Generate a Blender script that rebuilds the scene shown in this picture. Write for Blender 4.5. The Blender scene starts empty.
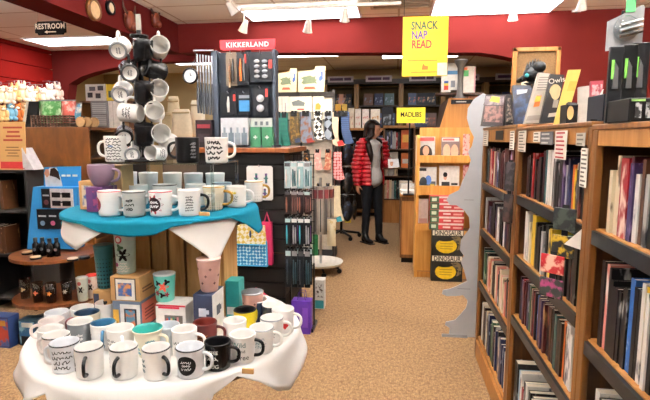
import bpy, bmesh, math, random
from mathutils import Vector, Matrix
random.seed(11)
S = bpy.context.scene
C = S.collection
PI = math.pi
# ---------------------------------------------------------------- camera geometry (one metre units)
F = 490.0; PITCH = math.radians(7.2); YAW = math.radians(8.25); EYE = 1.43
_cy, _sy, _cp, _sp = math.cos(YAW), math.sin(YAW), math.cos(PITCH), math.sin(PITCH)
FW = Vector((-_sy*_cp, _cy*_cp, -_sp)); RT = Vector((_cy, _sy, 0)); UP = Vector((-_sy*_sp, _cy*_sp, _cp))
E0 = Vector((0, 0, EYE))
def ray(px, py): return FW + RT*((px-325)/F) + UP*((200-py)/F)
def AY(px, py, Y): d = ray(px, py); return E0 + d*(Y/d.y)
def AZ(px, py, z): d = ray(px, py); return E0 + d*((z-EYE)/d.z)
def AX(px, py, x): d = ray(px, py); return E0 + d*(x/d.x)
def view_az(deg):            # 0 = towards the right of the shop as seen from the aisle, -90 = towards the aisle's front
    return math.radians(deg) + YAW

# ---------------------------------------------------------------- materials
def lin(h):
    h = h.lstrip('#'); o = []
    for i in (0, 2, 4):
        c = int(h[i:i+2], 16)/255
        o.append(c/12.92 if c <= .04045 else ((c+.055)/1.055)**2.4)
    return (*o, 1)
_M = {}
def nd(nt, t, **k):
    n = nt.nodes.new(t)
    for a, b in k.items():
        if hasattr(n, a): setattr(n, a, b)
        else: n.inputs[a].default_value = b
    return n
def base(name):
    m = bpy.data.materials.new(name); m.use_nodes = True
    nt = m.node_tree; b = nt.nodes['Principled BSDF']
    return m, nt, b
def mat(hexc, rough=.5, metal=0, var=.10, scale=30, bump=0, coat=0):
    key = ('p', hexc, rough, metal, var, scale, bump, coat)
    if key in _M: return _M[key]
    m, nt, b = base('paint_'+hexc.lstrip('#'))
    c = lin(hexc)
    tc = nd(nt, 'ShaderNodeTexCoord'); n = nd(nt, 'ShaderNodeTexNoise'); n.inputs['Scale'].default_value = scale
    nt.links.new(tc.outputs['Object'], n.inputs['Vector'])
    r = nd(nt, 'ShaderNodeValToRGB')
    r.color_ramp.elements[0].color = tuple(max(0, x*(1-var)) for x in c[:3])+(1,)
    r.color_ramp.elements[1].color = tuple(min(1, x*(1+var)) for x in c[:3])+(1,)
    r.color_ramp.elements[0].position = .3; r.color_ramp.elements[1].position = .7
    nt.links.new(n.outputs['Fac'], r.inputs['Fac']); nt.links.new(r.outputs['Color'], b.inputs['Base Color'])
    b.inputs['Roughness'].default_value = rough; b.inputs['Metallic'].default_value = metal
    if rough >= .85: b.inputs['Specular IOR Level'].default_value = .12
    if max(c[:3]) < .03: b.inputs['Specular IOR Level'].default_value = .22
    if coat: b.inputs['Coat Weight'].default_value = coat
    if bump:
        bn = nd(nt, 'ShaderNodeBump'); bn.inputs['Strength'].default_value = bump; bn.inputs['Distance'].default_value = .004
        nt.links.new(n.outputs['Fac'], bn.inputs['Height']); nt.links.new(bn.outputs['Normal'], b.inputs['Normal'])
    _M[key] = m; return m
def wood(c1, c2, rough=.45, grain=(14, 14, 1.1), key=''):
    k = ('w', c1, c2, grain, key)
    if k in _M: return _M[k]
    m, nt, b = base('wood_'+c1.lstrip('#'))
    tc = nd(nt, 'ShaderNodeTexCoord'); mp = nd(nt, 'ShaderNodeMapping'); mp.inputs['Scale'].default_value = grain
    n = nd(nt, 'ShaderNodeTexNoise'); n.inputs['Scale'].default_value = 2.2; n.inputs['Detail'].default_value = 6; n.inputs['Distortion'].default_value = .8
    r = nd(nt, 'ShaderNodeValToRGB'); r.color_ramp.elements[0].color = lin(c1); r.color_ramp.elements[1].color = lin(c2)
    r.color_ramp.elements[0].position = .35; r.color_ramp.elements[1].position = .68
    nt.links.new(tc.outputs['Object'], mp.inputs['Vector']); nt.links.new(mp.outputs['Vector'], n.inputs['Vector'])
    nt.links.new(n.outputs['Fac'], r.inputs['Fac']); nt.links.new(r.outputs['Color'], b.inputs['Base Color'])
    b.inputs['Roughness'].default_value = rough
    _M[k] = m; return m
def pattern(kind, c1, c2, scale=40, rough=.7, thr=.5, c3=None):
    """printed or woven pattern of the thing's own: noise blotches, dots, checks, stripes"""
    k = (kind, c1, c2, scale, thr, c3)
    if k in _M: return _M[k]
    m, nt, b = base(kind+'_print')
    tc = nd(nt, 'ShaderNodeTexCoord')
    if kind == 'check':
        mp = nd(nt, 'ShaderNodeMapping'); mp.inputs['Rotation'].default_value = (.6, .785, .3)
        nt.links.new(tc.outputs['Object'], mp.inputs['Vector'])
        t = nd(nt, 'ShaderNodeTexChecker'); t.inputs['Scale'].default_value = scale
        nt.links.new(mp.outputs['Vector'], t.inputs['Vector']); fac = t.outputs['Fac']
    elif kind == 'stripe':
        t = nd(nt, 'ShaderNodeTexWave', bands_direction='Z'); t.inputs['Scale'].default_value = scale
        nt.links.new(tc.outputs['Object'], t.inputs['Vector']); fac = t.outputs['Fac']
    elif kind == 'dots':
        t = nd(nt, 'ShaderNodeTexVoronoi'); t.inputs['Scale'].default_value = scale; t.inputs['Randomness'].default_value = .25
        nt.links.new(tc.outputs['Object'], t.inputs['Vector']); fac = t.outputs['Distance']
    else:
        t = nd(nt, 'ShaderNodeTexNoise'); t.inputs['Scale'].default_value = scale; t.inputs['Detail'].default_value = 3
        nt.links.new(tc.outputs['Object'], t.inputs['Vector']); fac = t.outputs['Fac']
    r = nd(nt, 'ShaderNodeValToRGB'); r.color_ramp.interpolation = 'CONSTANT' if kind != 'blotch' else 'LINEAR'
    e = r.color_ramp.elements
    e[0].color = lin(c1); e[1].color = lin(c2); e[0].position = 0; e[1].position = thr
    if kind == 'blotch': e[0].position = thr-.06; e[1].position = thr+.06
    if c3: x = e.new(min(.98, thr+.12)); x.color = lin(c3)
    nt.links.new(fac, r.inputs['Fac']); nt.links.new(r.outputs['Color'], b.inputs['Base Color'])
    b.inputs['Roughness'].default_value = rough
    _M[k] = m; return m
def emit(hexc, strength):
    k = ('e', hexc, strength)
    if k in _M: return _M[k]
    m, nt, b = base('light_'+hexc.lstrip('#'))
    b.inputs['Base Color'].default_value = lin(hexc); b.inputs['Emission Color'].default_value = lin(hexc)
    b.inputs['Emission Strength'].default_value = strength
    _M[k] = m; return m
def glass(hexc='#eef4f4', rough=.03):
    k = ('g', hexc, rough)
    if k in _M: return _M[k]
    m, nt, b = base('clear_'+hexc.lstrip('#'))
    tr = nd(nt, 'ShaderNodeBsdfTransparent'); tr.inputs['Color'].default_value = lin(hexc)
    gl = nd(nt, 'ShaderNodeBsdfGlossy'); gl.inputs['Roughness'].default_value = rough
    lw = nd(nt, 'ShaderNodeLayerWeight'); lw.inputs['Blend'].default_value = .25
    fr = nd(nt, 'ShaderNodeMath'); fr.operation = 'MULTIPLY_ADD'; fr.inputs[1].default_value = .45; fr.inputs[2].default_value = .05
    nt.links.new(lw.outputs['Facing'], fr.inputs[0])
    mx = nd(nt, 'ShaderNodeMixShader'); o = nt.nodes['Material Output']
    nt.links.new(fr.outputs[0], mx.inputs['Fac']); nt.links.new(tr.outputs[0], mx.inputs[1]); nt.links.new(gl.outputs[0], mx.inputs[2])
    nt.links.new(mx.outputs[0], o.inputs['Surface'])
    _M[k] = m; return m

# ---------------------------------------------------------------- mesh builder
class MB:
    def __init__(s): s.v = []; s.f = []; s.m = []; s.sm = []
    def add(s, vs, fs, mi=0, smooth=False, M=None):
        o = len(s.v)
        s.v += [tuple(M @ Vector(p)) if M else tuple(p) for p in vs]
        s.f += [tuple(i+o for i in f) for f in fs]; s.m += [mi]*len(fs); s.sm += [smooth]*len(fs)
        return s
    def box(s, lo, hi, mi=0, M=None):
        x0, y0, z0 = lo; x1, y1, z1 = hi
        vs = [(x0,y0,z0),(x1,y0,z0),(x1,y1,z0),(x0,y1,z0),(x0,y0,z1),(x1,y0,z1),(x1,y1,z1),(x0,y1,z1)]
        return s.add(vs, [(0,3,2,1),(4,5,6,7),(0,1,5,4),(1,2,6,5),(2,3,7,6),(3,0,4,7)], mi, False, M)
    def cbox(s, c, d, mi=0, M=None):
        return s.box([c[i]-d[i]/2 for i in range(3)], [c[i]+d[i]/2 for i in range(3)], mi, M)
    def lathe(s, prof, n=24, c=(0,0,0), mi=0, M=None, mis=None, cap=True):
        vs = []; fs = []; k = len(prof)
        for i in range(n):
            a = 2*PI*i/n
            for r, z in prof: vs.append((c[0]+r*math.cos(a), c[1]+r*math.sin(a), c[2]+z))
        o0 = len(s.f)
        for i in range(n):
            j = (i+1) % n
            for q in range(k-1): fs.append((i*k+q, j*k+q, j*k+q+1, i*k+q+1))
        s.add(vs, fs, mi, True, M)
        if mis:
            for i in range(n):
                for q in range(k-1): s.m[o0+i*(k-1)+q] = mis[q]
        return s
    def cyl(s, r, z0, z1, n=16, c=(0,0), mi=0, M=None, r2=None):
        r2 = r if r2 is None else r2
        vs = [(c[0]+r*math.cos(2*PI*i/n), c[1]+r*math.sin(2*PI*i/n), z0) for i in range(n)] + \
             [(c[0]+r2*math.cos(2*PI*i/n), c[1]+r2*math.sin(2*PI*i/n), z1) for i in range(n)]
        s.add(vs, [(i, (i+1) % n, n+(i+1) % n, n+i) for i in range(n)], mi, n > 8, M)
        s.add(vs[:n], [tuple(range(n-1, -1, -1))], mi, False, M); s.add(vs[n:], [tuple(range(n))], mi, False, M)
        return s
    def tube(s, pts, r, n=8, mi=0, M=None, closed=False):
        pts = [Vector(p) for p in pts]; vs = []; fs = []; m = len(pts)
        rs = r if isinstance(r, (list, tuple)) else [r]*m
        t0 = (pts[1]-pts[0]).normalized()
        nrm = t0.orthogonal().normalized()
        for i, p in enumerate(pts):
            if closed: t = (pts[(i+1) % m]-pts[i-1]).normalized()
            else: t = (pts[min(i+1, m-1)]-pts[max(i-1, 0)]).normalized()
            nrm = (nrm - t*nrm.dot(t)).normalized(); b = t.cross(nrm)
            for q in range(n):
                a = 2*PI*q/n; vs.append(p+(nrm*math.cos(a)+b*math.sin(a))*rs[i])
        for i in range(m if closed else m-1):
            j = (i+1) % m
            for q in range(n): fs.append((i*n+q, i*n+(q+1) % n, j*n+(q+1) % n, j*n+q))
        s.add(vs, fs, mi, True, M)
        if not closed:
            s.add(vs[:n], [tuple(range(n-1, -1, -1))], mi, False, M); s.add(vs[-n:], [tuple(range(n))], mi, False, M)
        return s
    def prism(s, poly, t, mi=0, M=None, side=None):
        """polygon in local x,z standing at y=0 (front) to y=t; front faces -y"""
        n = len(poly)
        ar = sum(poly[i][0]*poly[(i+1) % n][1]-poly[(i+1) % n][0]*poly[i][1] for i in range(n))
        if ar < 0: poly = poly[::-1]
        vs = [(x, 0, z) for x, z in poly]+[(x, t, z) for x, z in poly]
        s.add(vs, [tuple(range(n)), tuple(range(2*n-1, n-1, -1))], mi, False, M)
        s.add(vs, [(i, n+i, n+(i+1) % n, (i+1) % n) for i in range(n)], mi if side is None else side, False, M)
        return s
    def sphere(s, c, r, n=14, k=9, mi=0, M=None):
        rx, ry, rz = r if isinstance(r, (tuple, list)) else (r, r, r)
        vs = []; fs = []
        for j in range(k+1):
            ph = PI*j/k
            for i in range(n):
                a = 2*PI*i/n
                vs.append((c[0]+rx*math.sin(ph)*math.cos(a), c[1]+ry*math.sin(ph)*math.sin(a), c[2]+rz*math.cos(ph)))
        for j in range(k):
            for i in range(n): fs.append((j*n+i, (j+1)*n+i, (j+1)*n+(i+1) % n, j*n+(i+1) % n))
        return s.add(vs, fs, mi, True, M)
def obj(name, mb, mats, parent=None, bevel=0, loc=None, rot=None, label=None, link=True):
    if not isinstance(mats, (list, tuple)): mats = [mats]
    me = bpy.data.meshes.new(name)
    me.from_pydata(mb.v, [], mb.f)
    me.polygons.foreach_set('material_index', mb.m); me.polygons.foreach_set('use_smooth', mb.sm)
    for m in mats: me.materials.append(m)
    me.update()
    o = bpy.data.objects.new(name, me); C.objects.link(o)
    if parent: o.parent = parent
    if loc is not None: o.location = loc
    if rot is not None: o.rotation_euler = rot
    if label: o['label'] = label
    if bevel:
        b = o.modifiers.new('edge', 'BEVEL'); b.width = bevel; b.segments = 2; b.limit_method = 'ANGLE'; b.angle_limit = .7
    return o
def tag(o, label, cat, group=None, kind=None):
    o['label'] = label; o['category'] = cat
    if group: o['group'] = group
    if kind: o['kind'] = kind
    return o
def thing(name, label, cat, loc=(0,0,0), rotz=0, group=None, tilt=None):
    o = bpy.data.objects.new(name, None); C.objects.link(o); o.empty_display_size = .05
    o.location = loc; o.rotation_euler = (tilt[0], tilt[1], rotz) if tilt else (0, 0, rotz)
    return tag(o, label, cat, group)
def struct(name, mb, mats, bevel=0):
    o = obj(name, mb, mats, bevel=bevel); o['kind'] = 'structure'; return o
def dup(root, loc, rotz=None, label=None, group=None):
    r = root.copy(); C.objects.link(r); r.location = loc
    if rotz is not None: r.rotation_euler = (0, 0, rotz)
    if label: r['label'] = label
    if group: r['group'] = group
    for ch in root.children:
        c = ch.copy(); C.objects.link(c); c.parent = r
        for g in ch.children:
            d = g.copy(); C.objects.link(d); d.parent = c
    return r
ORD = ['first','second','third','fourth','fifth','sixth','seventh','eighth','ninth','tenth','eleventh','twelfth','thirteenth',
 'fourteenth','fifteenth','sixteenth','seventeenth','eighteenth','nineteenth','twentieth']
ORD += ['twenty-'+w for w in ORD[:9]]+['thirtieth']+['thirty-'+w for w in ORD[:9]]+['fortieth']+['forty-'+w for w in ORD[:9]]
_T = {}
def text2d(s, bold=0, space=1.0):
    """glyph mesh of a word at size 1, centred on the origin"""
    k = (s, bold, space)
    if k in _T: return _T[k]
    cu = bpy.data.curves.new('glyph', 'FONT'); cu.body = s; cu.size = 1; cu.align_x = 'CENTER'; cu.align_y = 'CENTER'
    cu.resolution_u = 2; cu.offset = bold; cu.space_character = space; cu.space_line = .85
    ob = bpy.data.objects.new('glyph', cu); C.objects.link(ob)
    dg = bpy.context.evaluated_depsgraph_get()
    me = bpy.data.meshes.new_from_object(ob.evaluated_get(dg))
    r = ([(v.co.x, v.co.y) for v in me.vertices], [tuple(p.vertices) for p in me.polygons])
    bpy.data.objects.remove(ob); bpy.data.curves.remove(cu); bpy.data.meshes.remove(me)
    _T[k] = r; return r
def words(parent, s, size, m, loc, rot=(PI/2, 0, 0), bold=0, sx=1, name='lettering', space=1.0, label=None):
    v, f = text2d(s, bold, space)
    mb = MB().add([(x*size*sx, y*size, 0) for x, y in v], f)
    return obj(name, mb, m, parent, loc=loc, rot=rot, label=label)
# all words first, while the scene is still empty (quick)
for w in (('KIKKERLAND', .03, 1.15), ('RESTROOM', .03, 1.05), ('SNACK', .025, 1), ('NAP', .025, 1), ('READ', .025, 1), ('MADLIBS', .02, 1), ('DINOSAUR', .02, 1), ('VO', 0, 1),
          ('Wild', 0, 1), ('and', 0, 1), ('Free', 0, 1), ('COFFEE', .02, 1), ('HUG', .02, 1), ('Owls', 0, 1), ('N', .02, 1), ('E', .02, 1)): text2d(*w)

# ---------------------------------------------------------------- palette
WHITE = mat('#f2f0ec', .35, var=.03); CREAM = mat('#e9dfc4', .5); BLACK = mat('#08080a', .4, var=.2); DARK = mat('#1c1b1c', .6)
GREY = mat('#85878a', .5); STEEL = mat('#b9bcc0', .28, 1); TEAL = mat('#1f8f96', .6); REDM = mat('#c3272f', .5)
INKB = mat('#141414', .5); KRAFT = mat('#b98d58', .8, var=.08); PAGES = mat('#e8dfcc', .9, var=.06, scale=200)
OAK = wood('#5a3410', '#7f5222'); OAKD = wood('#371e08', '#54320f'); OAKL = wood('#9c662a', '#b98248')
PLY = wood('#502a06', '#6c3f0e', grain=(5, 5, 2.0)); PALLET = wood('#a0753f', '#c79d63', rough=.8, key='p')
BLK_WOOD = wood('#0c0908', '#171210', rough=.7)
# ================================================================ THE SHOPPER
def skin(name, pts, edges, mats, parent, edit=None, kill=None, thick=0, voxel=.008, smooth=5, **_):
    """grow ONE continuous surface round a skeleton: each point (x, y, z, radius or (depth, width))"""
    mb = MB()
    R_ = lambda p: Vector((p[3][0], p[3][1], min(p[3]))) if isinstance(p[3], tuple) else Vector((p[3],)*3)
    for i, j in edges:
        a, b = Vector(pts[i][:3]), Vector(pts[j][:3]); ra, rb = R_(pts[i])*.9, R_(pts[j])*.9
        n = max(2, int((b-a).length/(.3*min(min(ra), min(rb))))+1)
        for k in range(n+1):
            q = k/n; r = ra.lerp(rb, q); big = max(r) > .02
            mb.sphere(tuple(a.lerp(b, q)), tuple(r), 20 if big else 10, 12 if big else 7)
    me = bpy.data.meshes.new(name); me.from_pydata(mb.v, [], mb.f); me.update()
    o = bpy.data.objects.new(name, me); C.objects.link(o)
    md = o.modifiers.new('one_surface', 'REMESH'); md.mode = 'VOXEL'; md.voxel_size = voxel; md.use_smooth_shade = True
    sm = o.modifiers.new('soft', 'SMOOTH'); sm.factor = .5; sm.iterations = smooth
    dg = bpy.context.evaluated_depsgraph_get()
    m2 = bpy.data.meshes.new_from_object(o.evaluated_get(dg)); bpy.data.objects.remove(o); bpy.data.meshes.remove(me)
    m2.name = name
    if edit:
        nr = [v.normal.copy() for v in m2.vertices]
        for v, n in zip(m2.vertices, nr): v.co = edit(v.co.copy(), n)
    if kill:
        b = bmesh.new(); b.from_mesh(m2)
        bmesh.ops.delete(b, geom=[f for f in b.faces if kill(f.calc_center_median())], context='FACES'); b.to_mesh(m2); b.free()
    m2.materials.clear()
    for m in (mats if isinstance(mats, list) else [mats]): m2.materials.append(m)
    for p in m2.polygons: p.use_smooth = True; p.material_index = 0
    o = bpy.data.objects.new(name, m2); C.objects.link(o); o.parent = parent
    if thick: s_ = o.modifiers.new('thick', 'SOLIDIFY'); s_.thickness = thick; s_.offset = 1
    return o
WPOS = AZ(371, 242, 0)
w = thing('person', 'long-haired shopper in a red quilted jacket and dark jeans standing in the aisle', 'person', (WPOS.x, WPOS.y, 0), YAW+math.radians(-58))
SK = mat('#c99378', .5, var=.04)
RS, RE, RW = (0, -.165, 1.345), (-.03, -.235, 1.07), (.02, -.255, .83)
LS, LE, LW = (0, .165, 1.345), (.0, .245, 1.09), (.22, .16, 1.08)
pts = [(0, 0, .90, (.115, .14)), (0, 0, 1.02, (.095, .12)), (0, 0, 1.18, (.10, .13)), (0, 0, 1.32, (.085, .12)), (0, 0, 1.405, .05), (.012, 0, 1.455, .05), (.034, 0, 1.50, (.074, .07)), (.018, 0, 1.555, (.102, .092)), (.006, 0, 1.592, (.084, .08)),
       RS+(.055,), RE+(.040,), RW+(.026,), LS+(.055,), LE+(.040,), LW+(.026,),
       (0, -.085, .84, .085), (.01, -.09, .47, .055), (-.015, -.095, .09, .036), (0, .085, .84, .085), (.03, .095, .47, .055), (.045, .10, .09, .036)]
ed = [(0,1),(1,2),(2,3),(3,4),(4,5),(5,6),(6,7),(7,8),(3,9),(9,10),(10,11),(3,12),(12,13),(13,14),(0,15),(15,16),(16,17),(0,18),(18,19),(19,20)]
def add_hand(wr, dirn, side, curl, palm_n):
    """palm, four fingers of different length and a side thumb as branches of the body"""
    d = Vector(dirn).normalized(); s_ = Vector(side).normalized(); n = Vector(palm_n).normalized()
    wi = [i for i, p in enumerate(pts) if p[:3] == wr][0]
    P = Vector(wr)+d*.045; pts.append((*P, (.022, .026))); ed.append((wi, len(pts)-1)); pi = len(pts)-1
    for k, (off, L) in enumerate(((-.024, .062), (-.008, .074), (.009, .069), (.024, .054))):
        a = P+d*.036+s_*off; b = a+(d*(1-curl*.35)+n*curl*.5).normalized()*L*.5; c = b+(d*(1-curl)+n*curl).normalized()*L*.5
        i0 = len(pts); pts.extend([(*a, .0095), (*b, .0085), (*c, .007)]); ed.extend([(pi, i0), (i0, i0+1), (i0+1, i0+2)])
    a = P-s_*.030-d*.008+n*.006; b = a+(d*.6-s_*.6+n*.4).normalized()*.034; c = b+(d*.9+n*.5-s_*.1).normalized()*.028
    i0 = len(pts); pts.extend([(*a, .011), (*b, .0095), (*c, .0075)]); ed.extend([(pi, i0), (i0, i0+1), (i0+1, i0+2)])
add_hand(RW, (.06, .0, -1), (-1, 0, 0), .4, (0, 1, 0))
add_hand(LW, (.9, -.45, .12), (0, 0, -1), .7, (-.4, -.9, 0))
HEAD_TURN = math.radians(50)
def turn(v):
    s_ = max(0, min(1, (v.z-1.40)/.07)); s_ = s_*s_*(3-2*s_); a = HEAD_TURN*s_
    return Vector((v.x*math.cos(a)-v.y*math.sin(a), v.x*math.sin(a)+v.y*math.cos(a), v.z))
def face(v, n):
    if v.z > 1.44 and v.x > .06:                      # nose, brow, chin pulled out of the head
        f = math.exp(-(v.y/.016)**2)
        v.x += .024*f*math.exp(-((v.z-1.520)/.016)**2)+.008*f*math.exp(-((v.z-1.463)/.014)**2)+.006*math.exp(-((v.z-1.56)/.012)**2)-.006*math.exp(-((abs(v.y)-.03)/.012)**2)*math.exp(-((v.z-1.545)/.01)**2)
    return turn(v)
skin('body', pts, ed, SK, w, edit=face, voxel=.0055, smooth=3)
HT = Matrix.Rotation(HEAD_TURN, 4, 'Z')
for s_ in (-1, 1):
    obj('eye', MB().sphere((.0985, s_*.030, 1.543), (.009, .013, .007), 10, 6, M=HT), mat('#2a1c16', .3), w); obj('ear', MB().sphere((.01, s_*.083, 1.53), (.016, .008, .026), 10, 8, M=HT), SK, w)
    obj('eyebrow', MB().tube([(.110, s_*.018, 1.563), (.098, s_*.044, 1.561)], .004, 6, M=HT), mat('#2a1a14', .7), w)
obj('mouth', MB().tube([(.094, -.022, 1.487), (.103, 0, 1.489), (.094, .022, 1.487)], .006, 6, M=HT), mat('#a5544c', .5), w)
HAIR = mat('#1d110d', .45, var=.3, scale=90)
hp = [(-.02, 0, 1.60, (.082, .09)), (-.035, 0, 1.55, (.085, .092)), (-.055, 0, 1.47, (.075, .095)), (-.07, -.02, 1.36, (.06, .10)), (-.075, -.05, 1.24, (.045, .085)), (-.07, -.06, 1.14, (.02, .05)),
      (-.0, -.082, 1.52, .038), (.0, -.115, 1.42, .045), (.085, -.13, 1.33, .05), (.125, -.12, 1.22, .042), (.13, -.11, 1.12, .016), (.01, .085, 1.52, .034), (.02, .11, 1.42, .04), (.04, .11, 1.30, .03), (.045, .115, 1.22, .012), ]
skin('hair', hp, [(0,1),(1,2),(2,3),(3,4),(4,5),(1,6),(6,7),(7,8),(8,9),(9,10),(1,11),(11,12),(12,13),(13,14)], HAIR, w, root=1, edit=lambda v, n: turn(v))
cap = MB().sphere((-.002, 0, 1.572), (.112, .104, .108), 32, 24)
keep = [f for f in cap.f if not (sum(cap.v[i][0] for i in f)/4 >.035 and sum(cap.v[i][2] for i in f)/4 < 1.598)]
cap.f = keep; cap.m = [0]*len(keep); cap.sm = [True]*len(keep); cap.v = [tuple(HT @ Vector(v)) for v in cap.v]
obj('hair', cap, HAIR, w)
SHIRT = mat('#a9a7a6', .8, var=.06, scale=60)
skin('shirt', [(0, 0, .885, (.15, .182)), (0, 0, .93, (.142, .172)), (0, 0, 1.02, (.108, .136)), (0, 0, 1.18, (.116, .144)), (0, 0, 1.32, (.098, .135)), (0, 0, 1.395, .06), (0, -.15, 1.34, .06), (0, .15, 1.34, .06)], [(0,1),(1,2),(2,3),(3,4),(4,5),(4,6),(4,7)], SHIRT, w)
JK = mat('#a30f1b', .38, var=.10, scale=20)
def puff(v, n):
    arm = abs(v.y) > .17
    s_ = v.z if not (v.x > .09 and v.y > .05) else v.x
    return v+n*(.020*abs(math.sin(PI*s_/.056))-.008)
RW2 = tuple(Vector(RE)+(Vector(RW)-Vector(RE))*.93); LW2 = tuple(Vector(LE)+(Vector(LW)-Vector(LE))*.9)
jp = [(-.012, 0, .86, (.17, .215)), (-.012, 0, 1.02, (.15, .195)), (-.012, 0, 1.18, (.15, .2)), (-.01, 0, 1.32, (.125, .17)), (-.015, 0, 1.41, .085),
      RS+(.088,), RE+(.078,), RW2+(.055,), LS+(.088,), LE+(.078,), LW2+(.055,)]
skin('jacket', jp, [(0,1),(1,2),(2,3),(3,4),(3,5),(5,6),(6,7),(3,8),(8,9),(9,10)], JK, w, sub=3, edit=puff, kill=lambda c: (c.x >.035 and -.10 < c.y < .11 and c.z < 1.47) or c.z > 1.435 or (c.z < .80 and abs(c.y) < .17))
obj('zip', MB().tube([(.132, -.112, .88), (.125, -.107, 1.05), (.12, -.105, 1.18), (.10, -.10, 1.3)], .006, 6), mat('#3a0a0e', .5), w)
JN = mat('#0e1117', .75, var=.2, scale=90)
skin('trousers', [(0, 0, .93, (.115, .15)), (0, 0, .89, (.128, .165)), (0, -.088, .80, .1), (.01, -.09, .47, .066), (-.015, -.095, .14, .055), (0, .085, .82, .098), (.03, .095, .47, .066), (.045, .10, .14, .055)], [(0,1),(1,2),(2,3),(3,4),(1,5),(5,6),(6,7)], JN, w)
for s_, (ax, ay) in (('right', (-.015, -.095)), ('left', (.045, .10))):
    b = skin('boot', [(ax, ay, .24, .058), (ax, ay, .10, .052), (ax-.02, ay, .045, .043), (ax+.07, ay, .04, .042), (ax+.15, ay, .034, .034)], [(0,1),(1,2),(1,3),(3,4)], mat('#0b0b0c', .4), w, edit=lambda v, n: Vector((v.x, v.y, max(v.z, .004))))
    obj('sole', MB().cbox((ax+.055, ay, .007), (.25, .08, .014)), BLACK, w, bevel=.005)
# the white leaflet and dark phone she holds
R3 = Matrix.Rotation(w.rotation_euler.z, 3, 'Z')
hp_ = R3 @ Vector((.31, .11, 1.10))
tag(obj('paper_leaflet', MB().prism([(-.075, -.05), (.07, -.07), (.085, .045), (-.05, .07)], .004, M=Matrix.Rotation(-.25, 4, 'Y')), mat('#e3e2e4', .6), loc=(WPOS.x+hp_.x, WPOS.y+hp_.y, hp_.z), rot=(-.35, 0, .1)), 'white leaflet held by the shopper in the red jacket', 'leaflet')
# ================================================================ THE ROOM
def carpet():
    m, nt, b = base('loop_carpet')
    tc = nd(nt, 'ShaderNodeTexCoord'); mp = nd(nt, 'ShaderNodeMapping'); mp.inputs['Scale'].default_value = (1, .62, 1)
    v = nd(nt, 'ShaderNodeTexVoronoi'); v.inputs['Scale'].default_value = 95; v.inputs['Randomness'].default_value = .55
    n = nd(nt, 'ShaderNodeTexNoise'); n.inputs['Scale'].default_value = 60; n.inputs['Detail'].default_value = 5
    n2 = nd(nt, 'ShaderNodeTexNoise'); n2.inputs['Scale'].default_value = 1.3
    nt.links.new(tc.outputs['Object'], mp.inputs['Vector'])
    for t in (v, n, n2): nt.links.new(mp.outputs['Vector'], t.inputs['Vector'])
    r1 = nd(nt, 'ShaderNodeValToRGB'); e = r1.color_ramp.elements
    e[0].color = lin('#a8875c'); e[0].position = .15; e[1].color = lin('#664830'); e[1].position = .75
    nt.links.new(v.outputs['Distance'], r1.inputs['Fac'])
    r2 = nd(nt, 'ShaderNodeValToRGB'); e = r2.color_ramp.elements
    e[0].color = lin('#7c5d40'); e[0].position = .38; e[1].color = lin('#ab8c62'); e[1].position = .62
    nt.links.new(n.outputs['Fac'], r2.inputs['Fac'])
    mx = nd(nt, 'ShaderNodeMix', data_type='RGBA'); mx.inputs[0].default_value = .45
    nt.links.new(r1.outputs[0], mx.inputs[6]); nt.links.new(r2.outputs[0], mx.inputs[7])
    nt.links.new(mx.outputs[2], b.inputs['Base Color']); b.inputs['Roughness'].default_value = .95
    bn = nd(nt, 'ShaderNodeBump'); bn.inputs['Strength'].default_value = .7; bn.inputs['Distance'].default_value = .006; bn.invert = True
    nt.links.new(v.outputs['Distance'], bn.inputs['Height']); nt.links.new(bn.outputs['Normal'], b.inputs['Normal'])
    return m
def ceiling_tiles():
    m, nt, b = base('ceiling_tile')
    tc = nd(nt, 'ShaderNodeTexCoord')
    t = nd(nt, 'ShaderNodeTexBrick', offset=0); t.inputs['Scale'].default_value = 1
    t.inputs['Color1'].default_value = lin('#faf3e2'); t.inputs['Color2'].default_value = lin('#fcf5e6'); t.inputs['Mortar'].default_value = lin('#cdb99e')
    t.inputs['Mortar Size'].default_value = .012; t.inputs['Brick Width'].default_value = 1.22; t.inputs['Row Height'].default_value = .61
    n = nd(nt, 'ShaderNodeTexNoise'); n.inputs['Scale'].default_value = 120
    nt.links.new(tc.outputs['Object'], t.inputs['Vector']); nt.links.new(tc.outputs['Object'], n.inputs['Vector'])
    nt.links.new(t.outputs['Color'], b.inputs['Base Color']); b.inputs['Roughness'].default_value = .9
    bn = nd(nt, 'ShaderNodeBump'); bn.inputs['Strength'].default_value = .15
    nt.links.new(n.outputs['Fac'], bn.inputs['Height']); nt.links.new(bn.outputs['Normal'], b.inputs['Normal'])
    return m
CEIL = 2.75
REDW = mat('#68201c', .88, var=.06, scale=3)
BEIGE = mat('#c2aa7c', .85, var=.05, scale=2)
struct('floor', MB().box((-6.2, -2.5, -.06), (3.4, 9.9, 0)), carpet())
struct('ceiling', MB().box((-6.2, -2.5, CEIL), (3.4, 9.9, CEIL+.06)), ceiling_tiles())
struct('wall_back', MB().box((-6.2, 9.72, 0), (3.4, 9.85, CEIL)), BEIGE)
struct('wall_side', MB().box((-6.2, 7.22, 0), (-6.08, 9.72, CEIL)), BEIGE)
struct('wall_right', MB().box((3.2, -2.5, 0), (3.35, 9.72, CEIL)), BEIGE)
# slat wall on the far left
w = MB()
zz = 0
while zz < CEIL-.01:
    w.box((-5.4, 3.0, zz), (-5.24, 7.02, min(CEIL, zz+.215))); zz += .225
w.box((-5.5, 3.0, 0), (-5.3, 7.02, CEIL), 1)
struct('wall_left', w, [mat('#86150f', .87, var=.05, scale=2), mat('#3a0d10', .8)])
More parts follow.
